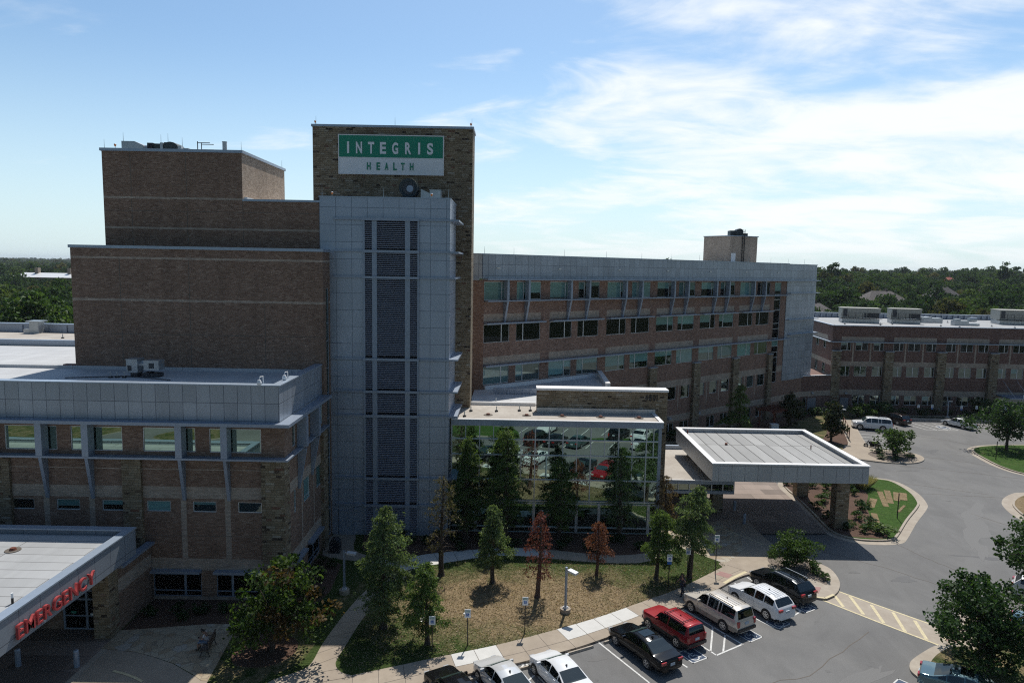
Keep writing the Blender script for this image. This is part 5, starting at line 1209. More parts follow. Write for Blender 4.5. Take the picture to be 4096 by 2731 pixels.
# far lawns and road loop behind the viewer, which the mirror windows show
m = MB(); m.prism(smooth_curve([(-95, -8), (-78, 9), (-64, 7.5), (-56, 2), (-53, -8), (-62, -26), (-90, -24)], True, 5), -.02, .12, 0, 1); struct(m.build('lawn', ['lawn_left', 'kerb']))
m = MB(); m.prism(smooth_curve([(-16, 24.5), (-4, 24.2), (.2, 26), (1.2, 24), (0, 19.5), (-8, 17), (-16, 18)], True, 5), -.02, .12, 0, 1); struct(m.build('lawn', ['lawn_green', 'kerb']))
m = MB(); m.prism(smooth_curve([(9, 25.4), (13, 26.3), (19, 26), (20, 24.8), (13, 24.4)], True, 5), -.02, .12, 0, 1); struct(m.build('lawn', ['lawn_green', 'kerb']))
m = MB()
for x in range(-2, 24, 3): m.strip([(x, 29.6), (x + 1.6, 25.6)], .11, .008); m.strip([(x, 22.6), (x + 1.6, 18.6)], .11, .008)
struct(m.build('road_marking', 'paint_white'))

# ------------------------------------------------------------------ street furniture
def wheel_stop(x, y, rz, label):
    m = MB(); m.hexa([(-.95, -.09, 0), (.95, -.09, 0), (.95, .09, 0), (-.95, .09, 0), (-.92, -.05, .14), (.92, -.05, .14), (.92, .05, .14), (-.92, .05, .14)])
    o = m.build('wheel_stop', 'kerb'); o.location = (x, y, .002); o.rotation_euler[2] = rz
    tag(o, label, 'wheel stop', 'concrete wheel stops at the head of the stalls')
wheel_stop(4.6, 40.1, rad(28), 'concrete wheel stop in the empty stall between the white coupe and the black sedan')
wheel_stop(7.0, 41.45, rad(30), 'concrete wheel stop under the nose of the black sedan')
wheel_stop(-1.7, 36.95, rad(25), 'concrete wheel stop under the nose of the silver sedan')
wheel_stop(1.6, 38.35, rad(26), 'concrete wheel stop under the nose of the white coupe')
def parking_sign(x, y, h, label, extra=False, z=.12, rz=0):
    t = thing('parking_sign', label, 'sign', (x, y, z), rz, 'blue and white accessible parking signs on posts')
    m = MB(); m.box(-.03, .03, -.03, .03, 0, h); m.build('post', 'black', t)
    m = MB(); m.box(-.19, .19, -.055, -.032, h - .53, h + .02); p = m.build('plate_panel', 'sign_white', t)
    m = MB(); m.box(-.09, .09, -.062, -.056, h - .43, h - .24); b = m.build('blue_square', 'sign_blue', p)
    m = MB(); wheelchair(m, lambda a, c: (a * .19, -.064, h - .335 + c * .18), 1, 0); m.build('wheelchair_symbol', 'sign_white', p)
    m = MB(); m.box(-.15, .15, -.060, -.056, h - .09, h - .05); m.box(-.15, .15, -.060, -.056, h - .16, h - .12); m.build('lettering', 'sign_teal', p)
    if extra: m = MB(); m.box(-.16, .16, -.055, -.032, h - .76, h - .56); m.build('lower_plate', 'sign_blue', t)
    return t
parking_sign(-4.53, 39.33, 2.4, 'accessible parking sign on the lawn edge in front of the bushy small cypress')
parking_sign(-2.44, 40.24, 2.4, 'accessible parking sign nearest the white litter on the lawn')
parking_sign(1.16, 41.84, 2.45, 'accessible parking sign between the rust red cypress and the lawn lamp')
parking_sign(11.95, 48.53, 2.6, 'accessible parking sign with an extra blue plate below it', True)
parking_sign(13.76, 50.16, 2.45, 'accessible parking sign beside the trunk of the tall leaning cypress')
parking_sign(16.2, 51.11, 3.1, 'accessible parking sign by the pink tactile paving, tallest of its row')
parking_sign(67.5, 111.4, 2.1, 'accessible parking sign behind the dark crossover by the office wall', z=.12)
parking_sign(69.9, 111.6, 2.1, 'accessible parking sign with blue lower plate right of the second office pier', True)
parking_sign(74.5, 111.2, 2.1, 'accessible parking sign with blue lower plate right of the far lamp post', True)
parking_sign(77.0, 111.2, 2.1, 'accessible parking sign below the dark shrub by the office wall')
parking_sign(81.6, 111.0, 2.1, 'accessible parking sign under the office entrance marquee')
def lamp_post(x, y, h, rz, label):
    t = thing('street_lamp', label, 'street lamp', (x, y, .1), rz, 'square grey lamp posts with flat heads')
    m = MB(); m.cyl((0, 0), .36, 0, .32, 20); m.build('concrete_base', 'concrete', t)
    m = MB(); m.box(-.16, .16, -.16, .16, .32, .36); m.box(-.13, .13, -.13, .13, .36, .46); m.build('base_plate', 'metal_light', t)
    m = MB(); m.box(-.065, .065, -.065, .065, .36, h); m.build('pole', 'metal', t)
    m = MB(); m.box(.065, .25, -.03, .03, h - .2, h - .12); m.hexa([(.22, -.19, h - .23), (.85, -.19, h - .30), (.85, .19, h - .30), (.22, .19, h - .23), (.22, -.19, h - .08), (.85, -.19, h - .16), (.85, .19, h - .16), (.22, .19, h - .08)]); m.build('lamp_head', 'metal_light', t)
    return t
lamp_post(4.0, 44.65, 3.25, rad(-38), 'grey lamp post on a round concrete base in the middle of the dry lawn')
lamp_post(-11.72, 46.8, 3.2, rad(0), 'grey lamp post in the shade beside the emergency wing wall')
lamp_post(71.8, 110.4, 3.1, rad(30), 'grey lamp post in front of the office building windows')
lamp_post(51.4, 104.6, 2.6, rad(20), 'grey lamp post at the walk behind the white estate car')
def bollard(x, y, label, h=1.05):
    m = MB(); m.tube([(0, 0, 0), (0, 0, h - .08), (0, 0, h)], [.15, .15, .11], 14); m.tube([(0, 0, h - .25), (0, 0, h - .2)], .155, 14)
    o = m.build('bollard', 'metal'); o.location = (x, y, .12); tag(o, label, 'bollard', 'grey round bollards by the entrances')
bollard(-24.91, 37.3, 'grey bollard at the lit edge of the emergency canopy paving'); bollard(-28.3, 37.3, 'grey bollard deep in the shade under the emergency canopy')
bollard(22.07, 61.84, 'grey bollard at the front of the entrance drive paving', .95); bollard(22.3, 65.4, 'grey bollard beside the covered walk column', .95)
bollard(21.3, 69.2, 'grey bollard farthest back under the entrance canopy', .95)
def thin_post(x, y, h, label):
    m = MB(); m.box(-.035, .035, -.035, .035, 0, h); o = m.build('metal_post', 'black'); o.location = (x, y, .13); tag(o, label, 'post', 'bare black metal posts')
thin_post(37.6, 63.95, 2.5, 'bare black post standing on the striped green island'); thin_post(62.5, 85.8, 2.4, 'bare black post on the far right lawn island')
t = thing('plant_trellis', 'row of rusty metal trellis posts beside the far walk', 'trellis')
for p in ((50.6, 102.0), (49.5, 99.2), (48.5, 96.4), (47.9, 94.6)):
    m = MB(); m.box(p[0] - .05, p[0] + .05, p[1] - .05, p[1] + .05, .12, 2.0); m.build('post', 'wood', t)
m = MB(); m.tube([(50.6, 102.0, 1.9), (47.9, 94.6, 1.9)], .04, 5); m.tube([(50.6, 102.0, 1.0), (47.9, 94.6, 1.0)], .03, 5); m.build('rail', 'wood', t)
t = thing('pergola', 'red brown wooden pergola against the ward wing behind the cypress', 'pergola', (40.6, 103.2, .12), LA)
for x in (-2.2, 2.2):
    for y in (-1.2, 1.2): m = MB(); m.box(x - .09, x + .09, y - .09, y + .09, 0, 2.4); m.build('post', 'wood', t)
m = MB(); m.box(-2.7, 2.7, -1.3, -1.1, 2.4, 2.6); m.box(-2.7, 2.7, 1.1, 1.3, 2.4, 2.6)
for i in range(12): m.box(-2.6 + i * .46, -2.5 + i * .46, -1.7, 1.7, 2.601, 2.76)
m.build('roof_beams', 'wood', t)
t = thing('utility_box', 'small pale utility cabinet on the lawn behind the entrance canopy', 'cabinet', (39.5, 100.4, .12))
m = MB(); m.box(-.55, .55, -.4, .4, 0, .8); m.build('body', 'sign_white', t); m = MB(); m.box(-.6, .6, -.45, .45, .8, .88); m.build('lid', 'white_metal', t)
t = thing('dark_shelter', 'dark arched bin enclosure at the corner by the grey tower door', 'bin', (-14.2, 53.9, .13))
m = MB()
prof = [(-.42, 0), (-.42, .75)] + [(.42 * math.cos(rad(a)), .75 + .42 * math.sin(rad(a))) for a in range(160, 10, -20)] + [(.42, .75), (.42, 0)]
n = len(prof); m.v = [(x, -.35, z) for x, z in prof] + [(x, .35, z) for x, z in prof]
for i in range(n - 1): m.f.append((i, i + 1, n + i + 1, n + i)); m.m.append(0)
m.f += [tuple(range(n)), tuple(range(2 * n - 1, n - 1, -1))]; m.m += [0, 0]; m.build('shell', 'dark_metal', t)
m = MB(); m.box(-.3, .3, -.37, -.352, .1, .85); m.build('opening', 'void', t)
m = MB(); m.face([(-.2, -.1, 0), (.15, -.14, .02), (.22, .08, .05), (-.1, .14, .01)]); m.face([(.15, -.14, .02), (.3, -.05, .08), (.22, .08, .05)]); lt = m.build('litter', 'white_metal'); lt.location = (-2.8, 44.2, .16)
tag(lt, 'crumpled white paper on the green patch of the lawn', 'litter')
l2 = lt.copy(); COL.objects.link(l2); l2.location = (-5.7, 43.2, .16); l2.rotation_euler[2] = 1.3; tag(l2, 'white paper scrap under the bushy small cypress', 'litter')
# bench
t = thing('bench', 'dark slatted bench at the edge of the flagstone plaza', 'bench', (-18.15, 39.15, .136), rad(-82))
m = MB()
for i in range(4): m.box(-.75, .75, -.22 + i * .12, -.13 + i * .12, .42, .46)
m.build('seat', 'bench', t)
m = MB()
for i in range(13): m.box(-.74 + i * .115, -.68 + i * .115, .26, .30, .48, .95)
m.box(-.76, .76, .25, .31, .93, .99); m.build('backrest', 'bench', t)
for x in (-.68, .68):
    m = MB(); m.tube([(x, -.24, 0), (x, -.1, .42)], .03, 6); m.tube([(x, .32, 0), (x, .2, .42), (x, .28, .95)], .03, 6); m.tube([(x, -.2, .62), (x, .26, .64)], .025, 6); m.tube([(x, -.18, .42), (x, -.2, .62)], .025, 6); m.build('leg', 'dark_metal', t)

# ------------------------------------------------------------------ vehicles
def interp(pts, x):
    for (a, za), (b, zb) in zip(pts[:-1], pts[1:]):
        if x <= b: return za + (zb - za) * ((x - a) / (b - a) if b > a else 0)
    return pts[-1][1]
CARS = {
 'sedan': dict(L=5.0, W=1.86, top=[(0, .42), (.006, .60), (.03, .70), (.10, .79), (.20, .87), (.285, .94), (.33, 1.13), (.40, 1.36), (.46, 1.44), (.54, 1.455), (.62, 1.43), (.70, 1.34), (.78, 1.18), (.845, 1.06), (.88, 1.03), (.975, .99), (.993, .86), (1, .5)], belt=[(0, .78), (.28, .92), (.85, 1.0), (1, .95)], ws=(.295, .435), rw=(.68, .845), glass=(.33, .80), pil=[(.545, .56), (.715, .725)], wheels=(.19, .76), wr=.335),
 'coupe': dict(L=4.6, W=1.80, top=[(0, .42), (.006, .62), (.03, .72), (.12, .85), (.22, .95), (.26, 1.0), (.40, 1.40), (.48, 1.475), (.58, 1.47), (.70, 1.39), (.86, 1.09), (.90, 1.06), (.975, 1.02), (.993, .85), (1, .5)], belt=[(0, .8), (.28, .95), (.85, 1.05), (1, 1.0)], ws=(.265, .42), rw=(.70, .865), glass=(.32, .82), pil=[(.53, .545), (.72, .735)], wheels=(.20, .775), wr=.32),
 'crossover': dict(L=4.6, W=1.88, top=[(0, .48), (.006, .78), (.03, .90), (.12, 1.0), (.22, 1.07), (.255, 1.1), (.40, 1.56), (.47, 1.655), (.6, 1.67), (.78, 1.63), (.87, 1.55), (.955, 1.14), (.975, 1.04), (.995, .85), (1, .5)], belt=[(0, .9), (.25, 1.04), (.9, 1.16), (1, 1.05)], ws=(.265, .415), rw=(.875, .955), glass=(.33, .88), pil=[(.525, .545), (.70, .715)], wheels=(.19, .78), wr=.36),
 'suv': dict(L=4.92, W=1.88, top=[(0, .55), (.006, .86), (.025, .98), (.10, 1.06), (.22, 1.12), (.262, 1.15), (.345, 1.66), (.40, 1.78), (.5, 1.81), (.90, 1.79), (.945, 1.73), (.975, 1.22), (.985, 1.05), (.997, .88), (1, .5)], belt=[(0, 1.0), (.25, 1.1), (.95, 1.17), (1, 1.1)], ws=(.27, .355), rw=(.94, .977), glass=(.30, .925), pil=[(.455, .475), (.635, .655), (.70, .71)], wheels=(.18, .765), wr=.38),
 'boxy': dict(L=4.28, W=1.76, top=[(0, .5), (.006, .88), (.02, .97), (.12, 1.02), (.28, 1.06), (.30, 1.07), (.372, 1.50), (.41, 1.6), (.5, 1.625), (.93, 1.615), (.955, 1.56), (.985, 1.12), (.993, .9), (1, .5)], belt=[(0, .95), (.3, 1.05), (1, 1.08)], ws=(.305, .385), rw=(.95, .985), glass=(.34, .93), pil=[(.565, .585)], wheels=(.185, .785), wr=.36),
 'estate': dict(L=5.5, W=2.05, top=[(0, .6), (.006, .98), (.02, 1.08), (.12, 1.17), (.22, 1.2), (.24, 1.22), (.33, 1.74), (.38, 1.88), (.5, 1.92), (.90, 1.88), (.945, 1.80), (.98, 1.3), (.99, 1.05), (1, .6)], belt=[(0, 1.08), (.25, 1.18), (1, 1.25)], ws=(.25, .345), rw=(.945, .98), glass=(.29, .935), pil=[(.45, .465), (.62, .635), (.70, .715)], wheels=(.18, .745), wr=.42),
}
def paint(name, col, metal=.35, rough=.14):
    m, nt, b = new_mat(name); b.inputs['Base Color'].default_value = (*col, 1); b.inputs['Metallic'].default_value = metal; b.inputs['Roughness'].default_value = rough
    b.inputs['Specular IOR Level'].default_value = .2; b.inputs['Coat Weight'].default_value = .35; b.inputs['Coat Roughness'].default_value = .05
    f = noise_node(nt, tc(nt, 'Object'), 1.4, 4); link(nt, ramp_node(nt, f, [(.3, tuple(x * .93 for x in col)), (.7, col)]), b.inputs['Base Color'])
    return m
def make_wheel(parent, x, y, r, rim_mat, spokes=5):
    sgn = 1 if y > 0 else -1
    m = MB(); m.tube([(0, -.11, 0), (0, -.10, 0), (0, .10, 0), (0, .11, 0)], [r * .88, r, r, r * .88], 22)
    o = m.build('wheel', 'tyre', parent); o.location = (x, y - sgn * .085, r)
    m = MB(); yo = sgn * .112
    for k in range(spokes):
        a = 2 * math.pi * k / spokes; c, s_ = math.cos(a), math.sin(a); t = r * .13
        m.face([(-s_ * t * .8, yo, c * t * .8), (s_ * t * .8, yo, -c * t * .8), (c * r * .62 + s_ * t * .9, yo + sgn * .004, s_ * r * .62 - c * t * .9), (c * r * .62 - s_ * t * .9, yo + sgn * .004, s_ * r * .62 + c * t * .9)])
    for k in range(18):
        a, b = 2 * math.pi * k / 18, 2 * math.pi * (k + 1) / 18
        m.face([(math.cos(a) * r * .56, yo, math.sin(a) * r * .56), (math.cos(b) * r * .56, yo, math.sin(b) * r * .56), (math.cos(b) * r * .68, yo + sgn * .006, math.sin(b) * r * .68), (math.cos(a) * r * .68, yo + sgn * .006, math.sin(a) * r * .68)])
    m.face([(math.cos(k * .785) * r * .16, yo + sgn * .006, math.sin(k * .785) * r * .16) for k in range(8)])
    m.build('rim', rim_mat, o)
def car(kind, x, y, heading, label, cat, col, scale=1.0, metal=.35, rim='alloy', rails=None, lower='black', clad=False, sunroof=False, two_tone=None, name='parked_car', group=None, z=0.0, plate=True, visor=True, rough=.14):
    d = CARS[kind]; L, W = d['L'] * scale, d['W']
    t = thing(name, label, cat, (x, y, z), heading, group)
    pm = paint(name + '_paint', col, metal, rough)
    st = sorted(set([i / 44 for i in range(45)] + [p[0] for p in d['top']] + list(d['ws']) + list(d['rw']) + list(d['glass']) + [q for p in d['pil'] for q in p] + [.003, .015, .985]))
    H = max(p[1] for p in d['top'])
    ring = []; sv = []
    for f in st:
        zt = interp(d['top'], f); zb = min(interp(d['belt'], f), zt - .015)
        hw = W / 2
        if f < .10: hw *= .78 + .22 * math.sin(math.pi / 2 * f / .10)
        if f > .93: hw *= .84 + .16 * math.sin(math.pi / 2 * (1 - f) / .07)
        gc = .22 if .05 < f < .95 else .30
        s = max(0, min(1, (zt - zb) / (H - zb))) if H - zb > .1 else 0
        sv.append(s)
        y7 = hw * (.93 - .20 * s); z7 = zt - .05 * s - .012
        half = [(0, gc), (hw * .80, gc), (hw * .97, gc + .10), (hw, zb * .58), (hw * .985, zb * .84), (hw * .935, zb), (hw * .935 + (y7 - hw * .935) * .5, zb + (z7 - zb) * .5 + .0), (y7, z7), (y7 * .90, zt - .012 * s), (0, zt + .012 * s)]
        ring.append(half)
    n = 18
    parts = {k: MB() for k in ('body', 'sl', 'sr', 'ws', 'rw')}
    V = []
    for f, half in zip(st, ring):
        xx = L / 2 - f * L
        V += [(xx, p[0], p[1]) for p in half] + [(xx, -p[0], p[1]) for p in reversed(half[1:-1])]
    for mb in parts.values(): mb.v = V
    g0, g1 = d['glass']
    for i in range(len(st) - 1):
        fm = (st[i] + st[i + 1]) / 2; s = min(sv[i], sv[i + 1])
        for r in range(n):
            k = r if r < 9 else 17 - r
            face = (i * n + r, (i + 1) * n + r, (i + 1) * n + (r + 1) % n, i * n + (r + 1) % n)
            tgt, mi = 'body', 0
            if k in (0, 1): mi = 1
            if clad and k == 2: mi = 1
            if two_tone and k == 2: mi = 2
            if k in (5, 6) and g0 < fm < g1 and s > .22 and not any(a < fm < b for a, b in d['pil']): tgt = 'sl' if r < 9 else 'sr'
            if k == 8 and d['ws'][0] < fm < d['ws'][1]: tgt = 'ws'
            if k == 8 and d['rw'][0] < fm < d['rw'][1]: tgt = 'rw'
            if k == 7 and (d['rw'][0] + .004 < fm < d['rw'][1] - .004 or d['ws'][0] + .02 < fm < d['ws'][1] - .02) and False: tgt = 'rw'
            parts[tgt].f.append(face); parts[tgt].m.append(mi)
    b = parts['body']
    b.v = list(V)
    b.f += [tuple(range(n)), tuple(reversed(range((len(st) - 1) * n, len(st) * n)))]; b.m += [0, 0]
    wx = [L / 2 - f * L for f in d['wheels']]; wr = d['wr']
    for xx in wx:
        for sy in (1, -1):
            pts = [(xx + math.cos(a) * wr * 1.17, sy * (W / 2 + .004), max(.2, wr + math.sin(a) * wr * 1.17)) for a in [2 * math.pi * q / 24 for q in range(24)]]
            b.face(pts, 1)
    xs_ = L / 2
    # door handles and shut lines
    for sy in (1, -1):
        for f in ((d['pil'][0][0] - .03), (d['pil'][1][0] - .04 if len(d['pil']) > 1 else None)):
            if f is None: continue
            xx = L / 2 - f * L; zb = interp(d['belt'], f); b.box(xx - .1, xx + .1, sy * W / 2 * .985 - .02, sy * W / 2 * .985 + .02, zb * .88, zb * .88 + .035, 3)
        for f in (d['pil'][0][0] + .01, d['ws'][0] + .03):
            xx = L / 2 - f * L; zb = interp(d['belt'], f); b.face([(xx - .008, sy * (W / 2 + .003), .36), (xx + .008, sy * (W / 2 + .003), .36), (xx + .008, sy * (W / 2 * .985 + .005), zb * .84), (xx - .008, sy * (W / 2 * .985 + .005), zb * .84)], 1)
    bo = b.build('body', [pm, lower, MT.get(two_tone, MT['black']) if two_tone else MT['black'], 'lamp_clear' if metal > .5 else pm], t, True)
    bo.data.set_sharp_from_angle(angle=rad(38))
    for key, nm in (('sl', 'side_window'), ('sr', 'side_window'), ('ws', 'windscreen'), ('rw', 'rear_window')):
        mb = parts[key]
        if mb.f:
            used = sorted({q for f in mb.f for q in f}); mp = {q: i for i, q in enumerate(used)}
            q = MB(); q.v = [V[i] for i in used]; q.f = [tuple(mp[i] for i in f) for f in mb.f]; q.m = mb.m
            q.build(nm, 'car_glass_clear' if key == 'ws' else 'car_glass', t, True)
    for xx in wx:
        for sy in (1, -1): make_wheel(t, xx, sy * W / 2, wr, rim)
    zl = min(interp(d['belt'], .05), interp(d['top'], .05)) - .03; zr = interp(d['belt'], .97)
    tall = kind in ('suv', 'boxy', 'estate')
    for sy in (1, -1):
        m = MB(); y0, y1 = sorted((sy * W / 2 * .48, sy * W / 2 * .82)); m.box(xs_ - .24, xs_ - .01, y0, y1, zl - .19, zl - .04); m.build('headlight', 'lamp_clear', t)
        m = MB()
        if tall: y0, y1 = sorted((sy * W / 2 * .70, sy * W / 2 * .885)); m.box(-xs_ - .012, -xs_ + .12, y0, y1, zr - .42, zr - .05)
        else: y0, y1 = sorted((sy * W / 2 * .50, sy * W / 2 * .875)); m.box(-xs_ - .008, -xs_ + .14, y0, y1, zr - .20, zr - .05)
        m.build('taillight', 'lamp_red', t)
        m = MB(); xm = L / 2 - (d['ws'][0] + .055) * L; zm = interp(d['belt'], .3); y0, y1 = sorted((sy * (W / 2 - .06), sy * (W / 2 + .17))); m.box(xm - .10, xm + .02, y0, y1, zm + .01, zm + .16); m.build('mirror', pm, t)
    m = MB(); m.box(-xs_ - .012, -xs_ + .05, -.17, .17, zr - .36 if not tall else zr - .35, zr - .20 if not tall else zr - .19); m.build('number_plate', 'plate', t)
    if tall or clad:
        m = MB(); m.box(-xs_ - .07, -xs_ + .06, -W / 2 * .86, W / 2 * .86, .40, .60); m.box(xs_ - .08, xs_ + .05, -W / 2 * .80, W / 2 * .80, .40, .58); m.build('bumper', lower if kind != 'estate' else pm, t)
    rt = H + .012
    if rails:
        for sy in (1, -1):
            m = MB(); yy = sy * W / 2 * .64; x0 = L / 2 - .44 * L; x1 = L / 2 - .86 * L; m.tube([(x0, yy, rt - .05), (x0 - .08, yy, rt + .05), (x1 + .08, yy, rt + .05), (x1, yy, rt - .06)], .025, 6); m.build('roof_rail', rails, t)
        if kind == 'boxy':
            m = MB()
            for f in (.50, .82): xx = L / 2 - f * L; m.tube([(xx, -W / 2 * .64, rt + .06), (xx, W / 2 * .64, rt + .06)], .022, 6)
            m.build('roof_bar', rails, t)
    if tall or kind == 'crossover':
        m = MB()
        for i in range(5): yy = -.5 + i * .25; m.box(L / 2 - .86 * L, L / 2 - .48 * L, yy - .012, yy + .012, rt - .035, rt + .006 - abs(i - 2) * .006)
        m.build('roof_ribs', pm, t)
    if sunroof:
        m = MB(); m.face([(L / 2 - .47 * L, -.42, rt - .005), (L / 2 - .47 * L, .42, rt - .005), (L / 2 - .60 * L, .42, rt - .0), (L / 2 - .60 * L, -.42, rt - .0)]); m.build('sunroof', 'car_glass', t)
    m = MB(); m.hexa([(L / 2 - .66 * L, -.03, rt - .05), (L / 2 - .62 * L, -.03, rt - .05), (L / 2 - .62 * L, .03, rt - .05), (L / 2 - .66 * L, .03, rt - .05), (L / 2 - .665 * L, -.008, rt + .08), (L / 2 - .65 * L, -.008, rt + .07), (L / 2 - .65 * L, .008, rt + .07), (L / 2 - .665 * L, .008, rt + .08)]); m.build('roof_aerial', 'black', t)
    return t
G1 = 'vehicles parked along the front walk'
def by_wheels(F, Rr, W=1.86):
    hx, hy = F[0] - Rr[0], F[1] - Rr[1]; h = math.atan2(hy, hx); cx, cy = (F[0] + Rr[0]) / 2, (F[1] + Rr[1]) / 2
    return cx + math.sin(h) * (W / 2 - .05), cy - math.cos(h) * (W / 2 - .05), h
x, y, h = by_wheels((7.0, 40.73), (8.43, 38.29)); car('sedan', x, y, h, 'glossy black sedan with sunroof parked between an empty stall and the red jeep', 'car', (.008, .008, .010), 1.02, .3, sunroof=True, group=G1)
x, y, h = by_wheels((9.36, 42.95), (10.80, 40.55), 1.76); car('boxy', x, y, h, 'boxy red off-roader with black roof rack next to the black sedan', 'car', (.30, .016, .022), 1, .15, rails='black', clad=True, group=G1, rough=.4)
x, y, h = by_wheels((12.87, 45.15), (14.36, 42.65)); car('suv', x, y, h, 'tan and beige estate-sized off-roader with dark roof rails and rear spoiler', 'car', (.66, .61, .54), 1, .3, rails='black', clad=True, group=G1, two_tone='kerb', rough=.25)
car('crossover', 17.85, 45.95, rad(119.5), 'white crossover parked between the tan off-roader and the black one', 'car', (.82, .83, .84), 1, .05, group=G1)
car('crossover', 20.3, 48.35, rad(119), 'black crossover with ribbed roof parked beside the mulch bed, last in the row', 'car', (.010, .013, .016), 1.04, .35, rails='galv', group=G1)
x, y, h = by_wheels((1.72, 37.5), (2.92, 35.2), 1.80); car('coupe', x, y, h, 'white coupe cut off by the bottom edge of the picture', 'car', (.80, .81, .82), 1, .05, group=G1)
x, y, h = by_wheels((-1.53, 36.75), (-.2, 34.5), 1.8); car('coupe', x, y, h, 'silver sedan between the black hood and the white coupe', 'car', (.74, .74, .73), 1.0, .3, group=G1)
car('sedan', -2.75, 34.85, rad(121), 'black car showing only its hood and roof, leftmost in the front row', 'car', (.010, .010, .011), 1, .3, group=G1)
car('sedan', 26.1, 36.1, rad(-36), 'teal grey sedan with rear towards the viewer in the lower right corner', 'car', (.14, .22, .24), 1, .55, sunroof=True)
car('crossover', 39.6, 47.6, rad(-40), 'white car mostly hidden behind the big broadleaf tree on the right', 'car', (.8, .8, .8), 1, .05)
car('sedan', 36.0, 42.4, rad(-40), 'blue green sedan hidden behind the big broadleaf tree on the right', 'car', (.12, .22, .25), 1, .5)
G2 = 'vehicles parked in front of the office building'
x, y, h = by_wheels((53.3, 101.95), (56.4, 100.9), 2.05); car('estate', x, y, h, 'long white off-roader with dark windows parked sideways before the office wall', 'car', (.80, .81, .82), 1, .05, group=G2)
car('crossover', 61.4, 107.1, rad(107), 'dark grey crossover seen from behind next to the hatched far bay', 'car', (.045, .035, .035), 1.03, .4, group=G2)
car('sedan', 70.2, 105.0, rad(112), 'white sedan in the far row partly hidden by the right hand tree', 'car', (.78, .79, .79), 1, .05, group=G2)
# rows behind the viewer that show as reflections in the atrium glass
G3 = 'vehicles in the opposite rows reflected in the atrium glass'
for (x, y, k, c, lb) in ((3.6, 27.2, 'suv', (.012, .012, .013), 'black off-roader parked nearest the camera mast'), (6.2, 27.6, 'sedan', (.02, .022, .024), 'dark sedan right of the black off-roader'), (9.2, 28.2, 'sedan', (.05, .09, .09), 'dark teal sedan in the opposite row'), (15.3, 23.8, 'suv', (.015, .017, .02), 'black off-roader in the opposite row by the green strip'), (18.4, 24.0, 'sedan', (.8, .8, .8), 'white sedan farthest along the opposite row'),
                         (5.4, 20.9, 'coupe', (.8, .8, .8), 'white coupe two rows back'), (21.4, 24.4, 'crossover', (.02, .02, .022), 'black crossover at the end of the opposite row'), (17.6, 28.6, 'coupe', (.78, .78, .78), 'white hatchback nearest the green strip')):
    car(k, x, y, rad(-62 if y > 22.5 else 118), lb + ', out of frame', 'car', c, 1, .2, group=G3)
# three wheeled motorcycle
t = thing('motorcycle', 'black three wheeled motorcycle standing at the kerb by the far walk', 'motorcycle', (49.3, 91.0, 0.0), rad(150))
for p in ((.75, 0, .3), (-.6, .45, .28), (-.6, -.45, .28)):
    m = MB(); m.tube([(p[0], p[1] - .09, p[2]), (p[0], p[1] + .09, p[2])], p[2], 16); o = m.build('wheel', 'tyre', t); m = MB(); m.tube([(p[0], p[1] - .1, p[2]), (p[0], p[1] + .1, p[2])], p[2] * .6, 12); m.build('rim', 'alloy', o)
m = MB(); m.tube([(.75, 0, .32), (.55, 0, .85), (.4, 0, 1.05)], .05, 8); m.tube([(.4, -.38, 1.08), (.45, 0, 1.02), (.4, .38, 1.08)], .025, 6); m.build('fork', 'dark_metal', t)
m = MB(); m.tube([(.45, 0, .7), (.1, 0, .78), (-.3, 0, .62), (-.9, 0, .75)], [.16, .2, .2, .16], 10); m.tube([(.3, 0, .4), (-.3, 0, .4)], .2, 10); m.build('body', 'black', t, True)
m = MB(); m.tube([(.0, 0, .86), (-.45, 0, .8), (-.75, 0, .98)], [.12, .17, .1], 8); m.build('saddle', 'tyre', t, True)
m = MB(); m.box(-1.05, -.65, -.5, .5, .45, .75); m.build('rear_case', 'black', t)

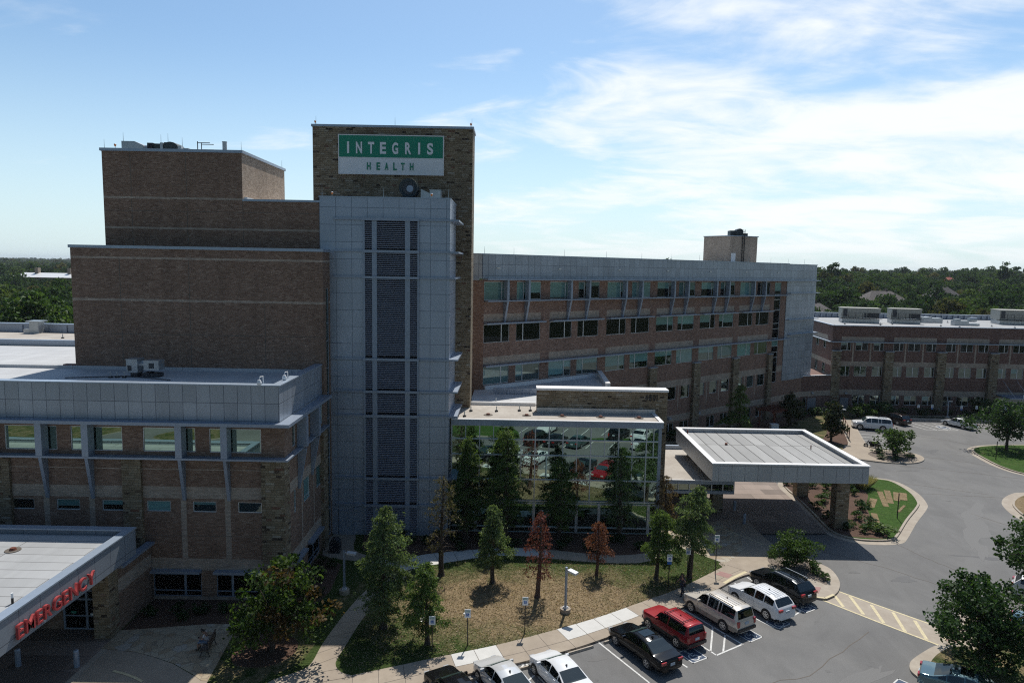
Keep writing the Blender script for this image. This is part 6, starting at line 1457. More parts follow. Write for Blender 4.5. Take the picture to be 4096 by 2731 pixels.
# ------------------------------------------------------------------ people
def skin_mesh(name, nodes, edges, mat, parent, sub=2, root=0):
    me = bpy.data.meshes.new(name); me.from_pydata([n[0] for n in nodes], edges, []); me.materials.append(MT[mat])
    o = bpy.data.objects.new(name, me); COL.objects.link(o); o.parent = parent
    md = o.modifiers.new('skin', 'SKIN'); md.use_smooth_shade = True
    for i, n in enumerate(nodes):
        r = n[1]; me.skin_vertices[0].data[i].radius = (r, r) if not isinstance(r, tuple) else r
        me.skin_vertices[0].data[i].use_root = (i == root)
    sb = o.modifiers.new('sub', 'SUBSURF'); sb.levels = sub; sb.render_levels = sub
    return o
def body(parent, J, cloth):
    """J: joint positions; one skinned surface from feet to head, hands with five fingers, clothes as close outer skins"""
    N, E, idx = [], [], {}
    def nd(k, p, r): idx[k] = len(N); N.append((tuple(p), r)); return idx[k]
    def ed(a, b): E.append((idx[a], idx[b]))
    nd('pel', J['pel'], (.15, .115)); nd('waist', J['waist'], (.135, .105)); nd('chest', J['chest'], (.16, .115)); nd('neck', J['neck'], .055); nd('jaw', J['jaw'], .075); nd('head', J['head'], .095); nd('crown', J['crown'], .07)
    for a, b in (('pel', 'waist'), ('waist', 'chest'), ('chest', 'neck'), ('neck', 'jaw'), ('jaw', 'head'), ('head', 'crown')): ed(a, b)
    for s in 'lr':
        nd('sh' + s, J['sh' + s], .062); nd('el' + s, J['el' + s], .042); nd('wr' + s, J['wr' + s], .028); ed('chest', 'sh' + s); ed('sh' + s, 'el' + s); ed('el' + s, 'wr' + s)
        w_, e_ = Vector(J['wr' + s]), Vector(J['el' + s]); d = (w_ - e_).normalized(); a = d.cross(Vector((0, 0, 1))) if abs(d.z) < .9 else d.cross(Vector((1, 0, 0))); a.normalize(); c = d.cross(a)
        nd('pa' + s, w_ + d * .07, (.036, .02)); ed('wr' + s, 'pa' + s)
        for k, (off, ln) in enumerate(((-.027, .075), (-.009, .085), (.009, .08), (.027, .062))):
            p1 = w_ + d * .10 + a * off; p2 = w_ + d * (.10 + ln * .6) + a * off + c * .02; nd('f%d%s' % (k, s), p1, .009); nd('g%d%s' % (k, s), p2, .008); ed('pa' + s, 'f%d%s' % (k, s)); ed('f%d%s' % (k, s), 'g%d%s' % (k, s))
        nd('t' + s, w_ + d * .06 + a * .05 + c * .015, .01); ed('wr' + s, 't' + s)
        nd('hp' + s, J['hp' + s], .085); nd('kn' + s, J['kn' + s], .058); nd('an' + s, J['an' + s], .038); nd('to' + s, J['to' + s], .035)
        ed('pel', 'hp' + s); ed('hp' + s, 'kn' + s); ed('kn' + s, 'an' + s); ed('an' + s, 'to' + s)
    skin_mesh('body', N, E, 'skin', parent)
    def garment(name, keys, edges, grow, mat, over={}):
        ks = list(keys); nn = []
        for k in ks:
            p, r = N[idx[k]]; p = over.get(k, p); nn.append((p, tuple(q + grow for q in r) if isinstance(r, tuple) else r + grow))
        skin_mesh(name, nn, [(ks.index(a), ks.index(b)) for a, b in edges], mat, parent)
    def lerp(a, b, t): return tuple(a[i] + (b[i] - a[i]) * t for i in range(3))
    garment('shirt', ['waist', 'pel', 'chest', 'shl', 'ell', 'shr', 'elr'], [('waist', 'pel'), ('waist', 'chest'), ('chest', 'shl'), ('shl', 'ell'), ('chest', 'shr'), ('shr', 'elr')], .016, cloth[0], {'ell': lerp(J['shl'], J['ell'], .7), 'elr': lerp(J['shr'], J['elr'], .7), 'pel': lerp(J['waist'], J['pel'], .8)})
    garment('trousers', ['pel', 'hpl', 'knl', 'anl', 'hpr', 'knr', 'anr'], [('pel', 'hpl'), ('hpl', 'knl'), ('knl', 'anl'), ('pel', 'hpr'), ('hpr', 'knr'), ('knr', 'anr')], .014, cloth[1], {'anl': lerp(J['knl'], J['anl'], cloth[2]), 'anr': lerp(J['knr'], J['anr'], cloth[2])})
    for s in 'lr':
        skin_mesh('shoe', [(J['an' + s], .046), (J['to' + s], .045), (lerp(J['an' + s], J['to' + s], -.25), .042)], [(0, 1), (0, 2)], 'shoe', parent)
    hd = Vector(J['head']); fw = Vector(J['face']).normalized(); up = (Vector(J['crown']) - Vector(J['neck'])).normalized()
    skin_mesh('hair', [(tuple(hd + up * .055 - fw * .03), .10), (tuple(hd - fw * .055 - up * .03), .075), (tuple(hd + up * .07 + fw * .045), .06)], [(0, 1), (0, 2)], 'hair', parent)
    sd = fw.cross(up).normalized(); m = MB()
    for q in (-1, 1):
        c = hd + fw * .088 + sd * .032 * q + up * .005; m.face([tuple(c + sd * .012 * math.cos(k) + up * .008 * math.sin(k)) for k in (0, 1.05, 2.1, 3.14, 4.2, 5.24)])
    m.build('eyes', 'shoe', parent)
    m = MB(); c = hd + fw * .085; m.hexa([tuple(c + sd * a + up * b_ + fw * f_) for b_, f_ in ((-.035, .0), (.02, 0)) for a, f_ in ((-.012, 0), (.012, 0), (.006, .028 if b_ < 0 else .012), (-.006, .028 if b_ < 0 else .012))] if False else [tuple(c + sd * a + up * b_ + fw * f_) for (a, b_, f_) in ((-.014, -.035, 0), (.014, -.035, 0), (.008, -.03, .03), (-.008, -.03, .03), (-.008, .02, 0), (.008, .02, 0), (.004, .015, .014), (-.004, .015, .014))]); m.build('nose', 'skin', parent)
    m = MB(); c = hd + fw * .086 - up * .055; m.box(-.02, .02, -.004, .004, -.004, .004); m.v = [tuple(c + sd * p[0] + fw * p[1] + up * p[2]) for p in m.v]; m.build('mouth', 'wood', parent)
    for q in (-1, 1):
        m = MB(); c = hd + sd * .095 * q - up * .005; m.tube([tuple(c - up * .03), tuple(c), tuple(c + up * .03)], [.012, .018, .014], 6); m.build('ear', 'skin', parent)
# walking person on the phone: faces towards the lower left of the picture
t = thing('person', 'person in dark clothes walking along the front walk while holding a phone to the ear', 'person', (12.7, 47.35, .135), rad(215))
JW = dict(pel=(0, 0, .90), waist=(.01, 0, 1.06), chest=(.02, 0, 1.27), neck=(.03, 0, 1.43), jaw=(.055, 0, 1.50), head=(.05, 0, 1.56), crown=(.03, 0, 1.64), face=(1, 0, -.1),
          shl=(.02, .18, 1.36), ell=(.06, .30, 1.13), wrl=(.14, .17, 1.36), shr=(.02, -.18, 1.36), elr=(-.06, -.32, 1.12), wrr=(.06, -.42, .95),
          hpl=(0, .09, .86), knl=(.16, .09, .49), anl=(.20, .09, .08), tol=(.32, .10, .045), hpr=(0, -.09, .86), knr=(-.05, -.09, .47), anr=(-.28, -.09, .12), tor=(-.18, -.10, .045))
body(t, JW, ('navy', 'navy', .97))
m = MB(); m.box(.11, .145, .115, .19, 1.44, 1.58); ph = m.build('phone', 'black'); ph.location = (12.7, 47.35, .135); ph.rotation_euler[2] = rad(215); tag(ph, 'dark phone held at the ear of the walking person', 'phone')
m = MB(); m.tube([(-.02, .20, .78), (-.02, .23, .98)], [.09, .07], 8); bg = m.build('handbag', 'black'); bg.location = (12.7, 47.35, .135); bg.rotation_euler[2] = rad(215); tag(bg, 'small dark bag hanging at the hip of the walking person', 'bag')
# seated person on the bench, facing left
t = thing('person', 'person in a white top and denim shorts sitting on the bench, bent over a phone', 'person', (-18.35, 39.35, .136), rad(188))
JS = dict(pel=(-.08, 0, .54), waist=(-.08, 0, .70), chest=(-.02, 0, .92), neck=(.05, 0, 1.08), jaw=(.11, 0, 1.12), head=(.12, 0, 1.18), crown=(.12, 0, 1.26), face=(1, 0, -.75),
          shl=(-.0, .18, 1.00), ell=(.10, .24, .74), wrl=(.30, .09, .73), shr=(-.0, -.18, 1.00), elr=(.10, -.24, .74), wrr=(.30, -.09, .73),
          hpl=(-.02, .10, .52), knl=(.38, .13, .52), anl=(.42, .13, .09), tol=(.55, .14, .045), hpr=(-.02, -.10, .52), knr=(.38, -.13, .52), anr=(.36, -.13, .09), tor=(.49, -.14, .045))
body(t, JS, ('shirt_white', 'denim', .25))
m = MB(); m.box(.36, .43, -.07, .07, .755, .77); ph = m.build('phone', 'black'); ph.location = (-18.35, 39.35, .136); ph.rotation_euler[2] = rad(188); tag(ph, 'phone in the hands of the person on the bench', 'phone')

# ------------------------------------------------------------------ trees and plants
def leaf_object(name, C, D, P, Ln, Wd, mat, parent=None):
    n = len(C); Ln = np.asarray(Ln)[:, None]; Wd = np.asarray(Wd)[:, None]
    v = np.empty((n, 4, 3)); v[:, 0] = C - D * Ln / 2; v[:, 1] = C + P * Wd / 2; v[:, 2] = C + D * Ln / 2; v[:, 3] = C - P * Wd / 2
    me = bpy.data.meshes.new(name)
    me.vertices.add(n * 4); me.vertices.foreach_set('co', v.ravel())
    me.loops.add(n * 4); me.loops.foreach_set('vertex_index', np.arange(n * 4, dtype=np.int32))
    me.polygons.add(n); me.polygons.foreach_set('loop_start', np.arange(0, n * 4, 4, dtype=np.int32)); me.polygons.foreach_set('loop_total', np.full(n, 4, np.int32))
    me.update(); me.materials.append(MT[mat]); me.validate()
    o = bpy.data.objects.new(name, me); COL.objects.link(o)
    if parent: o.parent = parent
    return o
def unit(a): return a / np.maximum(np.linalg.norm(a, axis=1, keepdims=True), 1e-9)
def perp(D, r): return unit(np.cross(D, r.normal(size=D.shape)))
def cypress(x, y, h, w, label, mat='leaf_cypress', seed=0, dens=1.0, lean=(0, 0), bark='bark', clear=.2, sparse_low=0.0, ragged=.55, group='bald cypress trees around the front lawn'):
    r = np.random.default_rng(seed); rr = random.Random(seed)
    t = thing('cypress_tree', label, 'tree', (x, y, .12), rr.uniform(0, 6.28) * 0, group)
    m = MB(); tr = .022 * h + .03
    def axis(s): return Vector((lean[0] * s + .05 * math.sin(s * 5 + seed), lean[1] * s + .04 * math.sin(s * 4 + seed * 2), s * h))
    m.tube([axis(s) for s in (0, .03, .15, .35, .6, .8, .99)], [tr * 1.6, tr * 1.1, tr, tr * .8, tr * .5, tr * .28, .012], 8)
    C, D, L = [], [], []
    nb = int(8 + h * 6.2)
    for i in range(nb):
        s = clear + (1 - clear) * ((i + rr.random()) / nb) ** .92 * .985
        k = (s - clear) / (1 - clear)
        prof = min(1, (k + .22) / .40) * (1 - k) ** .58 * 1.12 + .05
        az = i * 2.39996 + rr.uniform(-.5, .5)
        ln = w / 2 * prof * rr.uniform(1 - ragged, 1.12) * (.92 + .20 * math.sin(az + seed * 2.1) + .14 * math.sin(s * 15 + seed * 1.7) * math.sin(az * 2 + seed))
        p0 = axis(s); dv = Vector((math.cos(az), math.sin(az), 0))
        up = rr.uniform(.25, .8) * ln; dr = rr.uniform(.0, .42) * ln
        pts = [p0, p0 + dv * ln * .4 + Vector((0, 0, up * .55)), p0 + dv * ln * .75 + Vector((0, 0, up * .62 - dr * .3)), p0 + dv * ln + Vector((0, 0, up * .55 - dr))]
        m.tube(pts, [tr * .28 * (1 - .6 * k), tr * .18 * (1 - .6 * k), .012, .006], 4, cap=False)
        if s < clear + sparse_low and rr.random() < .65: continue
        ns = int((8 + ln * 34) * dens)
        for j in range(ns):
            q = rr.random() ** .7 * .88 + .14
            seg = min(q, .999) * 3; a = int(min(2, seg)); f = seg - a
            p = pts[a].lerp(pts[a + 1], f)
            sp = rr.gauss(0, .10 + .20 * ln * (1 - abs(q - .6)))
            side = Vector((-dv.y, dv.x, 0)) * sp
            p = p + side + dv * abs(sp) * .3 + Vector((0, 0, rr.gauss(.0, .07)))
            for _ in range(5):
                t_ = rr.random()
                C.append((p.x + rr.gauss(0, .06), p.y + rr.gauss(0, .06), p.z - t_ * t_ * .22)); d = dv * rr.uniform(-.2, .9) + side * 1.6 + Vector((rr.gauss(0, .5), rr.gauss(0, .5), -rr.uniform(.0, 1.3))); D.append(tuple(d)); L.append(rr.uniform(.10, .22))
    for j in range(int(26 * dens)):
        p = axis(rr.uniform(.93, 1.0)); C.append((p.x + rr.gauss(0, .05), p.y + rr.gauss(0, .05), p.z + .03)); D.append((rr.gauss(0, .5), rr.gauss(0, .5), .6)); L.append(.2)
    m.build('trunk', bark, t)
    C = np.array(C); D = unit(np.array(D)); L = np.array(L)
    leaf_object('crown', C, D, perp(D, r), L, L * r.uniform(.25, .48, len(L)), mat, t)
    return t
def broadleaf(name, x, y, h, w, label, mat, seed=0, clear=.25, nclus=60, per=70, leaf=.2, squash=1.0, lean=(0, 0), mat2=None, side2=None, cat='tree', group=None, z=.12, flat=.0, crad=.16, trunk_r=None, multi=1, shape=1.0, lump_=1.0):
    r = np.random.default_rng(seed); rr = random.Random(seed)
    t = thing(name, label, cat, (x, y, z), 0, group)
    cz0, cz1 = h * clear, h; ch = cz1 - cz0; cc = Vector((lean[0], lean[1], (cz0 + cz1) / 2))
    cl = []
    while len(cl) < nclus:
        v = Vector((rr.gauss(0, 1), rr.gauss(0, 1), rr.gauss(0, 1))).normalized() * (rr.random() ** .42)
        lump = 1 + lump_ * .22 * math.sin(3 * math.atan2(v.y, v.x) + seed) + .16 * math.sin(5 * v.z + seed * 1.7)
        taper = 1 - flat * max(0, v.z)
        if shape != 1: taper *= (1 - .5 * (v.z + 1) / 2 * (shape - 1))
        cl.append(cc + Vector((v.x * w / 2 * lump * taper * .9, v.y * w / 2 * lump * taper * .9, v.z * ch / 2 * .93)))
    m = MB(); tr = trunk_r or (.018 * h + .05)
    for q in range(multi):
        ox, oy = ((0, 0) if multi == 1 else (math.cos(q * 2.1) * .15, math.sin(q * 2.1) * .15))
        m.tube([(ox, oy, -.02), (ox + lean[0] * .3, oy + lean[1] * .3, h * clear), (ox * 3 + lean[0] * .7, oy * 3 + lean[1] * .7, h * .55), (ox * 4 + lean[0], oy * 4 + lean[1], h * .85)], [tr * 1.25, tr, tr * .6, tr * .15], 8)
    for c in cl[::2]:
        s = rr.uniform(.25, .6); b0 = Vector((lean[0] * s, lean[1] * s, h * (clear * .8 + s * .5)))
        if b0.z > c.z: b0.z = max(h * clear * .7, c.z - .3)
        m.tube([b0, b0.lerp(c, .55) + Vector((0, 0, .06 * h)), c], [tr * .34, tr * .2, .012], 5, cap=False)
    m.build('trunk' if cat == 'tree' else 'stems', 'bark', t)
    def clus(lst, nm, mm):
        C = []; 
        for c in lst:
            rad_ = w * crad * rr.uniform(.6, 1.25)
            n = int(per * rr.uniform(.6, 1.3)); p = r.normal(size=(n, 3)); p = unit(p) * (r.random((n, 1)) ** .45) * rad_; p[:, 2] *= .72
            C.append(p + np.array(c))
        C = np.concatenate(C); C[:, 2] = np.maximum(C[:, 2], .05)
        D = unit(r.normal(size=C.shape) + np.array([0, 0, -.35])); L = leaf * r.uniform(.65, 1.3, len(C))
        leaf_object(nm, C, D, perp(D, r), L, L * .72, mm, t)
    if mat2:
        clus([c for c in cl if not side2(c, rr)], 'crown', mat); clus([c for c in cl if side2(c, rr)], 'browning_leaves', mat2)
    else: clus(cl, 'crown' if cat == 'tree' else 'foliage', mat)
    return t
cypress(-8.1, 42.2, 8.2, 4.4, 'largest grey green cypress at the left end of the lawn, beside the left path', 'leaf_cypress_blue', 1, 1.6, (.2, 0), clear=.1)
cypress(-5.0, 40.5, 5.2, 3.0, 'bushy small cypress standing in front of the large one near the parking sign', 'leaf_cypress', 2, 1.6, clear=.15)
cypress(-5.1, 49.95, 7.8, 3.4, 'thinning olive brown cypress with bare lower branches at the back left of the lawn', 'leaf_cypress_olive', 3, .28, (.1, 0), clear=.2, sparse_low=.3, ragged=.5)
cypress(-1.1, 48.9, 5.95, 2.6, 'slim drooping green cypress between the thinning one and the rust red one', 'leaf_cypress_blue', 4, 1.5, (-.15, 0), clear=.22, ragged=.5)
cypress(2.2, 46.8, 6.4, 2.5, 'dead rust red cypress with wiry branches in the middle of the lawn', 'leaf_red', 5, .32, (.15, 0), bark='bark_red', clear=.22, ragged=.5)
cypress(6.85, 50.45, 4.3, 2.35, 'small dead orange brown cypress, shortest on the lawn', 'leaf_rust', 6, .55, (.1, 0), bark='bark_red', clear=.25)
cypress(11.3, 49.9, 5.4, 3.2, 'mid green cypress with leaning trunk by the two-plate parking sign', 'leaf_cypress', 7, 1.6, (.25, 0), clear=.22)
cypress(13.9, 50.3, 7.1, 4.0, 'tall spreading cypress at the right end of the lawn with leaning trunk', 'leaf_cypress_blue', 8, 1.5, (.6, .1), clear=.28, ragged=.45)
cypress(14.0, 58.3, 5.6, 2.7, 'brown dying cypress at the corner of the covered walk', 'leaf_brown', 9, .45, (-.3, 0), clear=.15)
GB = 'cypress trees against the atrium glass'
cypress(-3.7, 56.9, 9.1, 3.8, 'yellow green cypress against the left end of the atrium glass', 'leaf_cypress', 10, 1.4, clear=.12, group=GB)
cypress(-.25, 56.8, 10.0, 4.2, 'tallest dark cypress in front of the atrium glass', 'leaf_cypress', 11, 1.0, clear=.12, group=GB)
cypress(4.4, 57.2, 7.4, 3.9, 'dark cypress in front of the middle of the atrium glass', 'leaf_cypress', 12, 1.0, clear=.12, group=GB)
cypress(9.6, 57.3, 7.9, 3.2, 'thin cypress in front of the right part of the atrium glass', 'leaf_cypress_blue', 13, .55, clear=.15, group=GB, ragged=.5)
cypress(31.7, 93, 8.0, 4.7, 'bright green cypress behind the entrance canopy by the ward wing', 'leaf_cypress', 14, 1.2, clear=.05)
broadleaf('maple_tree', -14.3, 39.3, 5.6, 6.9, 'broad maple with browning leaves on its right side in front of the emergency wing', 'leaf_maple', 21, .12, 90, 75, .24, mat2='leaf_maple_brown', side2=lambda c, q: (c.x > .3 and int(c.x * 7919 + c.z * 104729) % 10 < 3), crad=.105, lean=(.4, 0), lump_=1.6)
broadleaf('oak_tree', 29.0, 38.5, 6.1, 7.2, 'big dark broadleaf tree on the lower right lawn beside the crosswalk', 'leaf_oak', 22, .06, 150, 85, .21, crad=.10, lean=(-.3, 0), lump_=1.5)
broadleaf('oak_tree', 37.9, 45.6, 7.6, 6.6, 'tall dark tree at the right edge of the picture behind the big one', 'leaf_oak', 23, .25, 100, 80, .24, crad=.12)
broadleaf('oak_tree', 67.6, 91.0, 7.0, 9.0, 'spreading green tree on the upper right island before the office entrance', 'leaf_oak', 24, .12, 90, 60, .30, crad=.11, lump_=1.8)
broadleaf('oak_tree', 73.2, 87.0, 8.8, 9.0, 'dense tree at the right picture edge on the upper right island', 'leaf_oak', 25, .12, 100, 60, .30, crad=.11, lump_=1.8)
broadleaf('small_tree', 50.1, 87.0, 3.9, 5.2, 'low spreading tree on the mulch tip of the far walk island', 'leaf_shrub', 26, .08, 50, 60, .26, crad=.14, multi=2)
broadleaf('magnolia_tree', 43.2, 103.3, 5.3, 4.0, 'dark rounded magnolia by the low link building', 'leaf_magnolia', 27, .03, 60, 70, .28, crad=.15, shape=1.7)
broadleaf('magnolia_tree', 45.0, 93.8, 6.0, 3.5, 'narrow upright magnolia with yellowish leaf tips on the mulch bed by the walk', 'leaf_magnolia', 28, .05, 60, 70, .28, crad=.16, shape=1.7)
broadleaf('shrub', 23.1, 52.9, 2.9, 4.1, 'wide feathery shrub filling the grey mulch bed behind the black crossover', 'leaf_shrub', 29, .02, 70, 75, .17, cat='shrub', crad=.13, multi=3, trunk_r=.04, flat=.3)
broadleaf('shrub', 57.3, 110.0, 2.4, 3.9, 'round green shrub behind the long white off-roader', 'leaf_shrub', 30, .02, 40, 60, .26, cat='shrub', crad=.16, trunk_r=.04)
broadleaf('shrub', 61.3, 111.4, 2.4, 4.6, 'spreading shrub against the office wall behind the dark crossover', 'leaf_oak', 31, .02, 40, 60, .26, cat='shrub', crad=.16, trunk_r=.04)
broadleaf('shrub', 79.0, 113.2, 3.2, 4.0, 'dark tall shrub against the office wall near the entrance marquee', 'leaf_oak', 32, .02, 40, 60, .26, cat='shrub', crad=.16, trunk_r=.05)
SH = {}
def low_shrub(x, y, w, h, label, mat='leaf_shrub', group=None, z=.13, seed=0):
    key = (mat, seed % 3)
    if key not in SH:
        SH[key] = broadleaf('shrub', 0, 0, 1.0, 1.0, '', mat, 60 + seed % 3 + len(SH) * 5, .0, 16, 34, .13, cat='shrub', crad=.2, trunk_r=.02)
        o = SH[key]; fresh = True
    else: o = copy_tree(SH[key])
    o.location = (x, y, z); o.scale = (w, w, h); o.rotation_euler[2] = (x * 7.3 + y * 3.1) % 6.28
    tag(o, label, 'shrub', group)
GI = 'low shrubs in the mulch of the canopy island'
li = 'small rounded shrub in the brown mulch beside the canopy columns'
for i, (x, y, w_, h_) in enumerate(((30.9, 73.6, 1.1, .7), (33.2, 73.2, 1.5, 1.1), (34.6, 72.6, 1.2, .9), (31.9, 71.5, .9, .6), (33.6, 70.0, 1.2, .8), (32.2, 68.3, 1.6, .9), (34.3, 68.2, 1.0, .7), (33.0, 66.2, 1.0, .7), (31.0, 66.4, 1.3, .8), (35.2, 66.0, 1.4, 1.1), (36.0, 66.8, 1.1, .9), (33.4, 63.5, 1.3, .9), (34.2, 62.2, 1.5, .8), (32.0, 61.6, 1.0, .7), (32.6, 60.2, 1.3, .8), (31.3, 60.8, 1.1, .7), (33.7, 60.9, 1.5, .9), (36.8, 70.6, 1.0, .8), (37.1, 72.0, 1.0, .8), (35.3, 74.4, 1.3, .8), (32.4, 74.8, 1.1, .7), (30.6, 63.6, 1.2, .8))):
    low_shrub(x, y, w_, h_, li, 'leaf_shrub' if i % 3 else 'leaf_oak', GI, .14, i)
low_shrub(33.9, 59.6, 2.2, 1.0, 'bright green mounded shrub at the near tip of the canopy island', 'leaf_cypress', None, .14, 1)
for i, (x, y, w_) in enumerate(((21.9, 54.6, 1.0), (24.3, 51.3, 1.1), (24.4, 50.3, .9), (22.1, 52.4, .9), (24.6, 52.3, 1.0))): low_shrub(x, y, w_, .55, 'low green shrub at the rim of the grey mulch bed under the wide shrub', 'leaf_shrub', 'low shrubs in the grey mulch bed', .14, i)
for i, (x, y, w_) in enumerate(((-23.8, 43.3, 1.1), (-22.2, 43.8, 1.0), (-20.6, 43.6, 1.2), (-19.0, 43.9, 1.1), (-17.4, 43.7, 1.0), (-21.4, 42.8, .9))): low_shrub(x, y, w_, .7, 'dark shrub in the shaded bed below the big emergency wing windows', 'leaf_oak', 'shrubs in the bed below the emergency wing windows', .13, i)
for i, (x, y, w_) in enumerate(((-14.4, 47.2, 1.0), (-13.9, 48.6, .9), (-14.5, 49.8, 1.0), (-13.7, 51, 1.0), (-14.6, 51.6, .9), (-13.5, 46.3, 1.0))): low_shrub(x, y, w_, .7, 'dark shrub in the bed along the side wall of the emergency wing', 'leaf_oak', 'shrubs along the side wall of the emergency wing', .13, i)
for i in range(20): low_shrub(-10.4 + i * 1.12 + .3 * math.sin(i * 3), 55.6 + .9 * math.sin(i * 1.9) + (0 if 5 < i < 17 else .8), 1.1, .75, 'dark shrub in the shaded bed in front of the atrium glass', 'leaf_oak', 'shrubs in the shaded bed before the atrium', .13, i)
for i, (x, y) in enumerate(((49.2, 110.8), (50.4, 111.6), (51.3, 112.3), (52.4, 111.2), (54.6, 112.6), (46.8, 108.2))): low_shrub(x, y, 2.0, 1.4, 'clipped dark shrub below the link building windows', 'leaf_oak', 'clipped shrubs below the link building', .12, i)
for i in range(12): low_shrub(64.0 + i * 2.6, 113.6 + .5 * math.sin(i * 2.2), 2.3, 1.0 + .2 * math.sin(i), 'dark low shrub in the bed along the office building wall', 'leaf_oak' if i % 3 else 'leaf_magnolia', 'shrubs along the office building wall', .12, i)
for i, (x, y) in enumerate(((47.6, 85.2), (49.0, 84.6), (51.6, 86.2), (48.4, 88.2))): low_shrub(x, y, 1.4, .6, 'low dark shrub on the mulch tip below the low spreading tree', 'leaf_oak', 'shrubs on the far walk tip', .14, i)
for i, (x, y) in enumerate(((24.0, 91.0), (25.6, 90.4), (27.0, 90.0), (22.8, 92.8))): low_shrub(x, y, 2.2, 1.5, 'dark shrub beside the ward wing wall behind the covered walk', 'leaf_oak', 'shrubs by the ward wing behind the covered walk', .12, i)
def tuft(x, y, w, h, label, mat, seed, n=420, group=None, z=.14):
    r = np.random.default_rng(seed); a = r.random(n) * 6.28; q = r.random(n) ** .5
    C = np.stack([np.cos(a) * q * w * .32, np.sin(a) * q * w * .32, np.full(n, h * .5) * r.uniform(.7, 1.1, n)], 1)
    D = unit(np.stack([np.cos(a) * q * .8, np.sin(a) * q * .8, np.ones(n)], 1) + r.normal(size=(n, 3)) * .12)
    o = leaf_object('ornamental_grass', C, D, perp(D, r), np.full(n, h) * r.uniform(.8, 1.1, n), np.full(n, .05), mat); o.location = (x, y, z)
    return tag(o, label, 'grass clump', group)
g0 = 'pale ornamental grasses on the canopy island'
for i, (x, y) in enumerate(((36.2, 74.8), (37.2, 74.2), (38.2, 74.6), (37.8, 73.2), (38.8, 73.6), (39.6, 73.4), (38.6, 72.6), (36.6, 73.4))): tuft(x, y, 2.2, 1.5, 'pale feathery grass clump where the island mulch meets the lawn', 'leaf_plume', 80 + i, group=g0)
tuft(-12.7, 42.3, 2.0, 1.3, 'dark green grass clump right of the maple by the emergency wing', 'leaf_oak', 95, 600); tuft(-12.2, 43.6, 1.6, 1.1, 'smaller dark green grass clump nearer the shaded lamp post', 'leaf_oak', 96, 500)

def in_poly(x, y, P):
    c = False
    for i in range(len(P)):
        (x1, y1), (x2, y2) = P[i - 1], P[i]
        if (y1 > y) != (y2 > y) and x < (x2 - x1) * (y - y1) / (y2 - y1) + x1: c = not c
    return c
LAWN = WALKN[20:] + [(17.2, 53.1), (14.6, 55.8), (12.4, 53.7)] + list(reversed(UPS)) + [(-8.6, 49.0), (-9.5, 43.5), (-9.9, 40), (-9.9, 38.4), (-9, 37.4)]
gr = random.Random(5); dryC, grC = [], []
while len(dryC) + len(grC) < 26000:
    x, y = gr.uniform(-10, 17.5), gr.uniform(37, 56)
    if not in_poly(x, y, LAWN): continue
    u, v = x - 1.5, y - 46; ca, sa = math.cos(rad(24)), math.sin(rad(24)); e = math.hypot((u * ca + v * sa) / 14.5, (-u * sa + v * ca) / 6.2) + .22 * math.sin(x * 1.9 + 1.3 * math.sin(y * 1.1)) * math.sin(y * 1.6)
    (grC if gr.random() < max(.07, min(.92, (e - .52) * 1.7)) else dryC).append((x, y, .15 + gr.random() * .03))
for nm, Cc, mt_ in (('dry_grass', dryC, 'grass_dry'), ('green_grass', grC, 'grass_green')):
    r = np.random.default_rng(9); C = np.array(Cc); D = unit(r.normal(size=C.shape) * np.array([1, 1, .3]))
    tag(leaf_object(nm, C, D, perp(D, r), r.uniform(.07, .15, len(C)), r.uniform(.03, .06, len(C)), mt_), kind='stuff')
# ------------------------------------------------------------------ far woodland: one mass of instanced crowns
def crown_template(i, mat):
    r = np.random.default_rng(300 + i); cen = []
    for k in range(16):
        v = r.normal(size=3); v /= np.linalg.norm(v); v *= r.random() ** .3; cen.append([v[0] * .42, v[1] * .42, .58 + v[2] * .34])
    C = []
    for c in cen:
        n = 46; p = r.normal(size=(n, 3)); p = unit(p) * (r.random((n, 1)) ** .25) * .2; p[:, 2] *= .8; C.append(p + c)
    C = np.concatenate(C); D = unit(r.normal(size=C.shape)); L = r.uniform(.07, .12, len(C))
    o = leaf_object('crown_template', C, D, perp(D, r), L, L * .85, mat)
    COL.objects.unlink(o); return o
def wood_mat(name, cols):
    m, nt, b = new_mat(name)
    oi = nt.nodes.new('ShaderNodeObjectInfo'); g = nt.nodes.new('ShaderNodeNewGeometry')
    c = ramp_node(nt, oi.outputs['Random'], cols)
    c = mixc(nt, 1.0, c, ramp_node(nt, g.outputs['Random Per Island'], [(0, (.70,) * 3), (1, (1.3,) * 3)]), 'MULTIPLY')
    link(nt, c, b.inputs['Base Color']); b.inputs['Roughness'].default_value = .8; b.inputs['Specular IOR Level'].default_value = .1
    t = nt.nodes.new('ShaderNodeBsdfTranslucent'); link(nt, mixc(nt, 1.0, c, (1.2, 1.25, .6), 'MULTIPLY'), t.inputs[0])
    mx = nt.nodes.new('ShaderNodeMixShader'); mx.inputs[0].default_value = .35; link(nt, b.outputs[0], mx.inputs[1]); link(nt, t.outputs[0], mx.inputs[2])
    link(nt, mx.outputs[0], [n for n in nt.nodes if n.type == 'OUTPUT_MATERIAL'][0].inputs[0])
    return m
wm = [wood_mat('wood_leaves_%d' % i, c) for i, c in enumerate((
    [(0, (0.027, 0.057, 0.019)), (.5, (0.043, 0.081, 0.026)), (1, (0.065, 0.108, 0.034))], [(0, (0.038, 0.068, 0.020)), (.6, (0.062, 0.100, 0.028)), (1, (0.095, 0.132, 0.041))],
    [(0, (0.019, 0.042, 0.019)), (.6, (0.030, 0.059, 0.024)), (1, (0.046, 0.078, 0.031))], [(0, (0.054, 0.062, 0.024)), (.6, (0.084, 0.086, 0.034)), (1, (0.121, 0.111, 0.047))]))]
for i, mm in enumerate(wm): MT['wood%d' % i] = mm
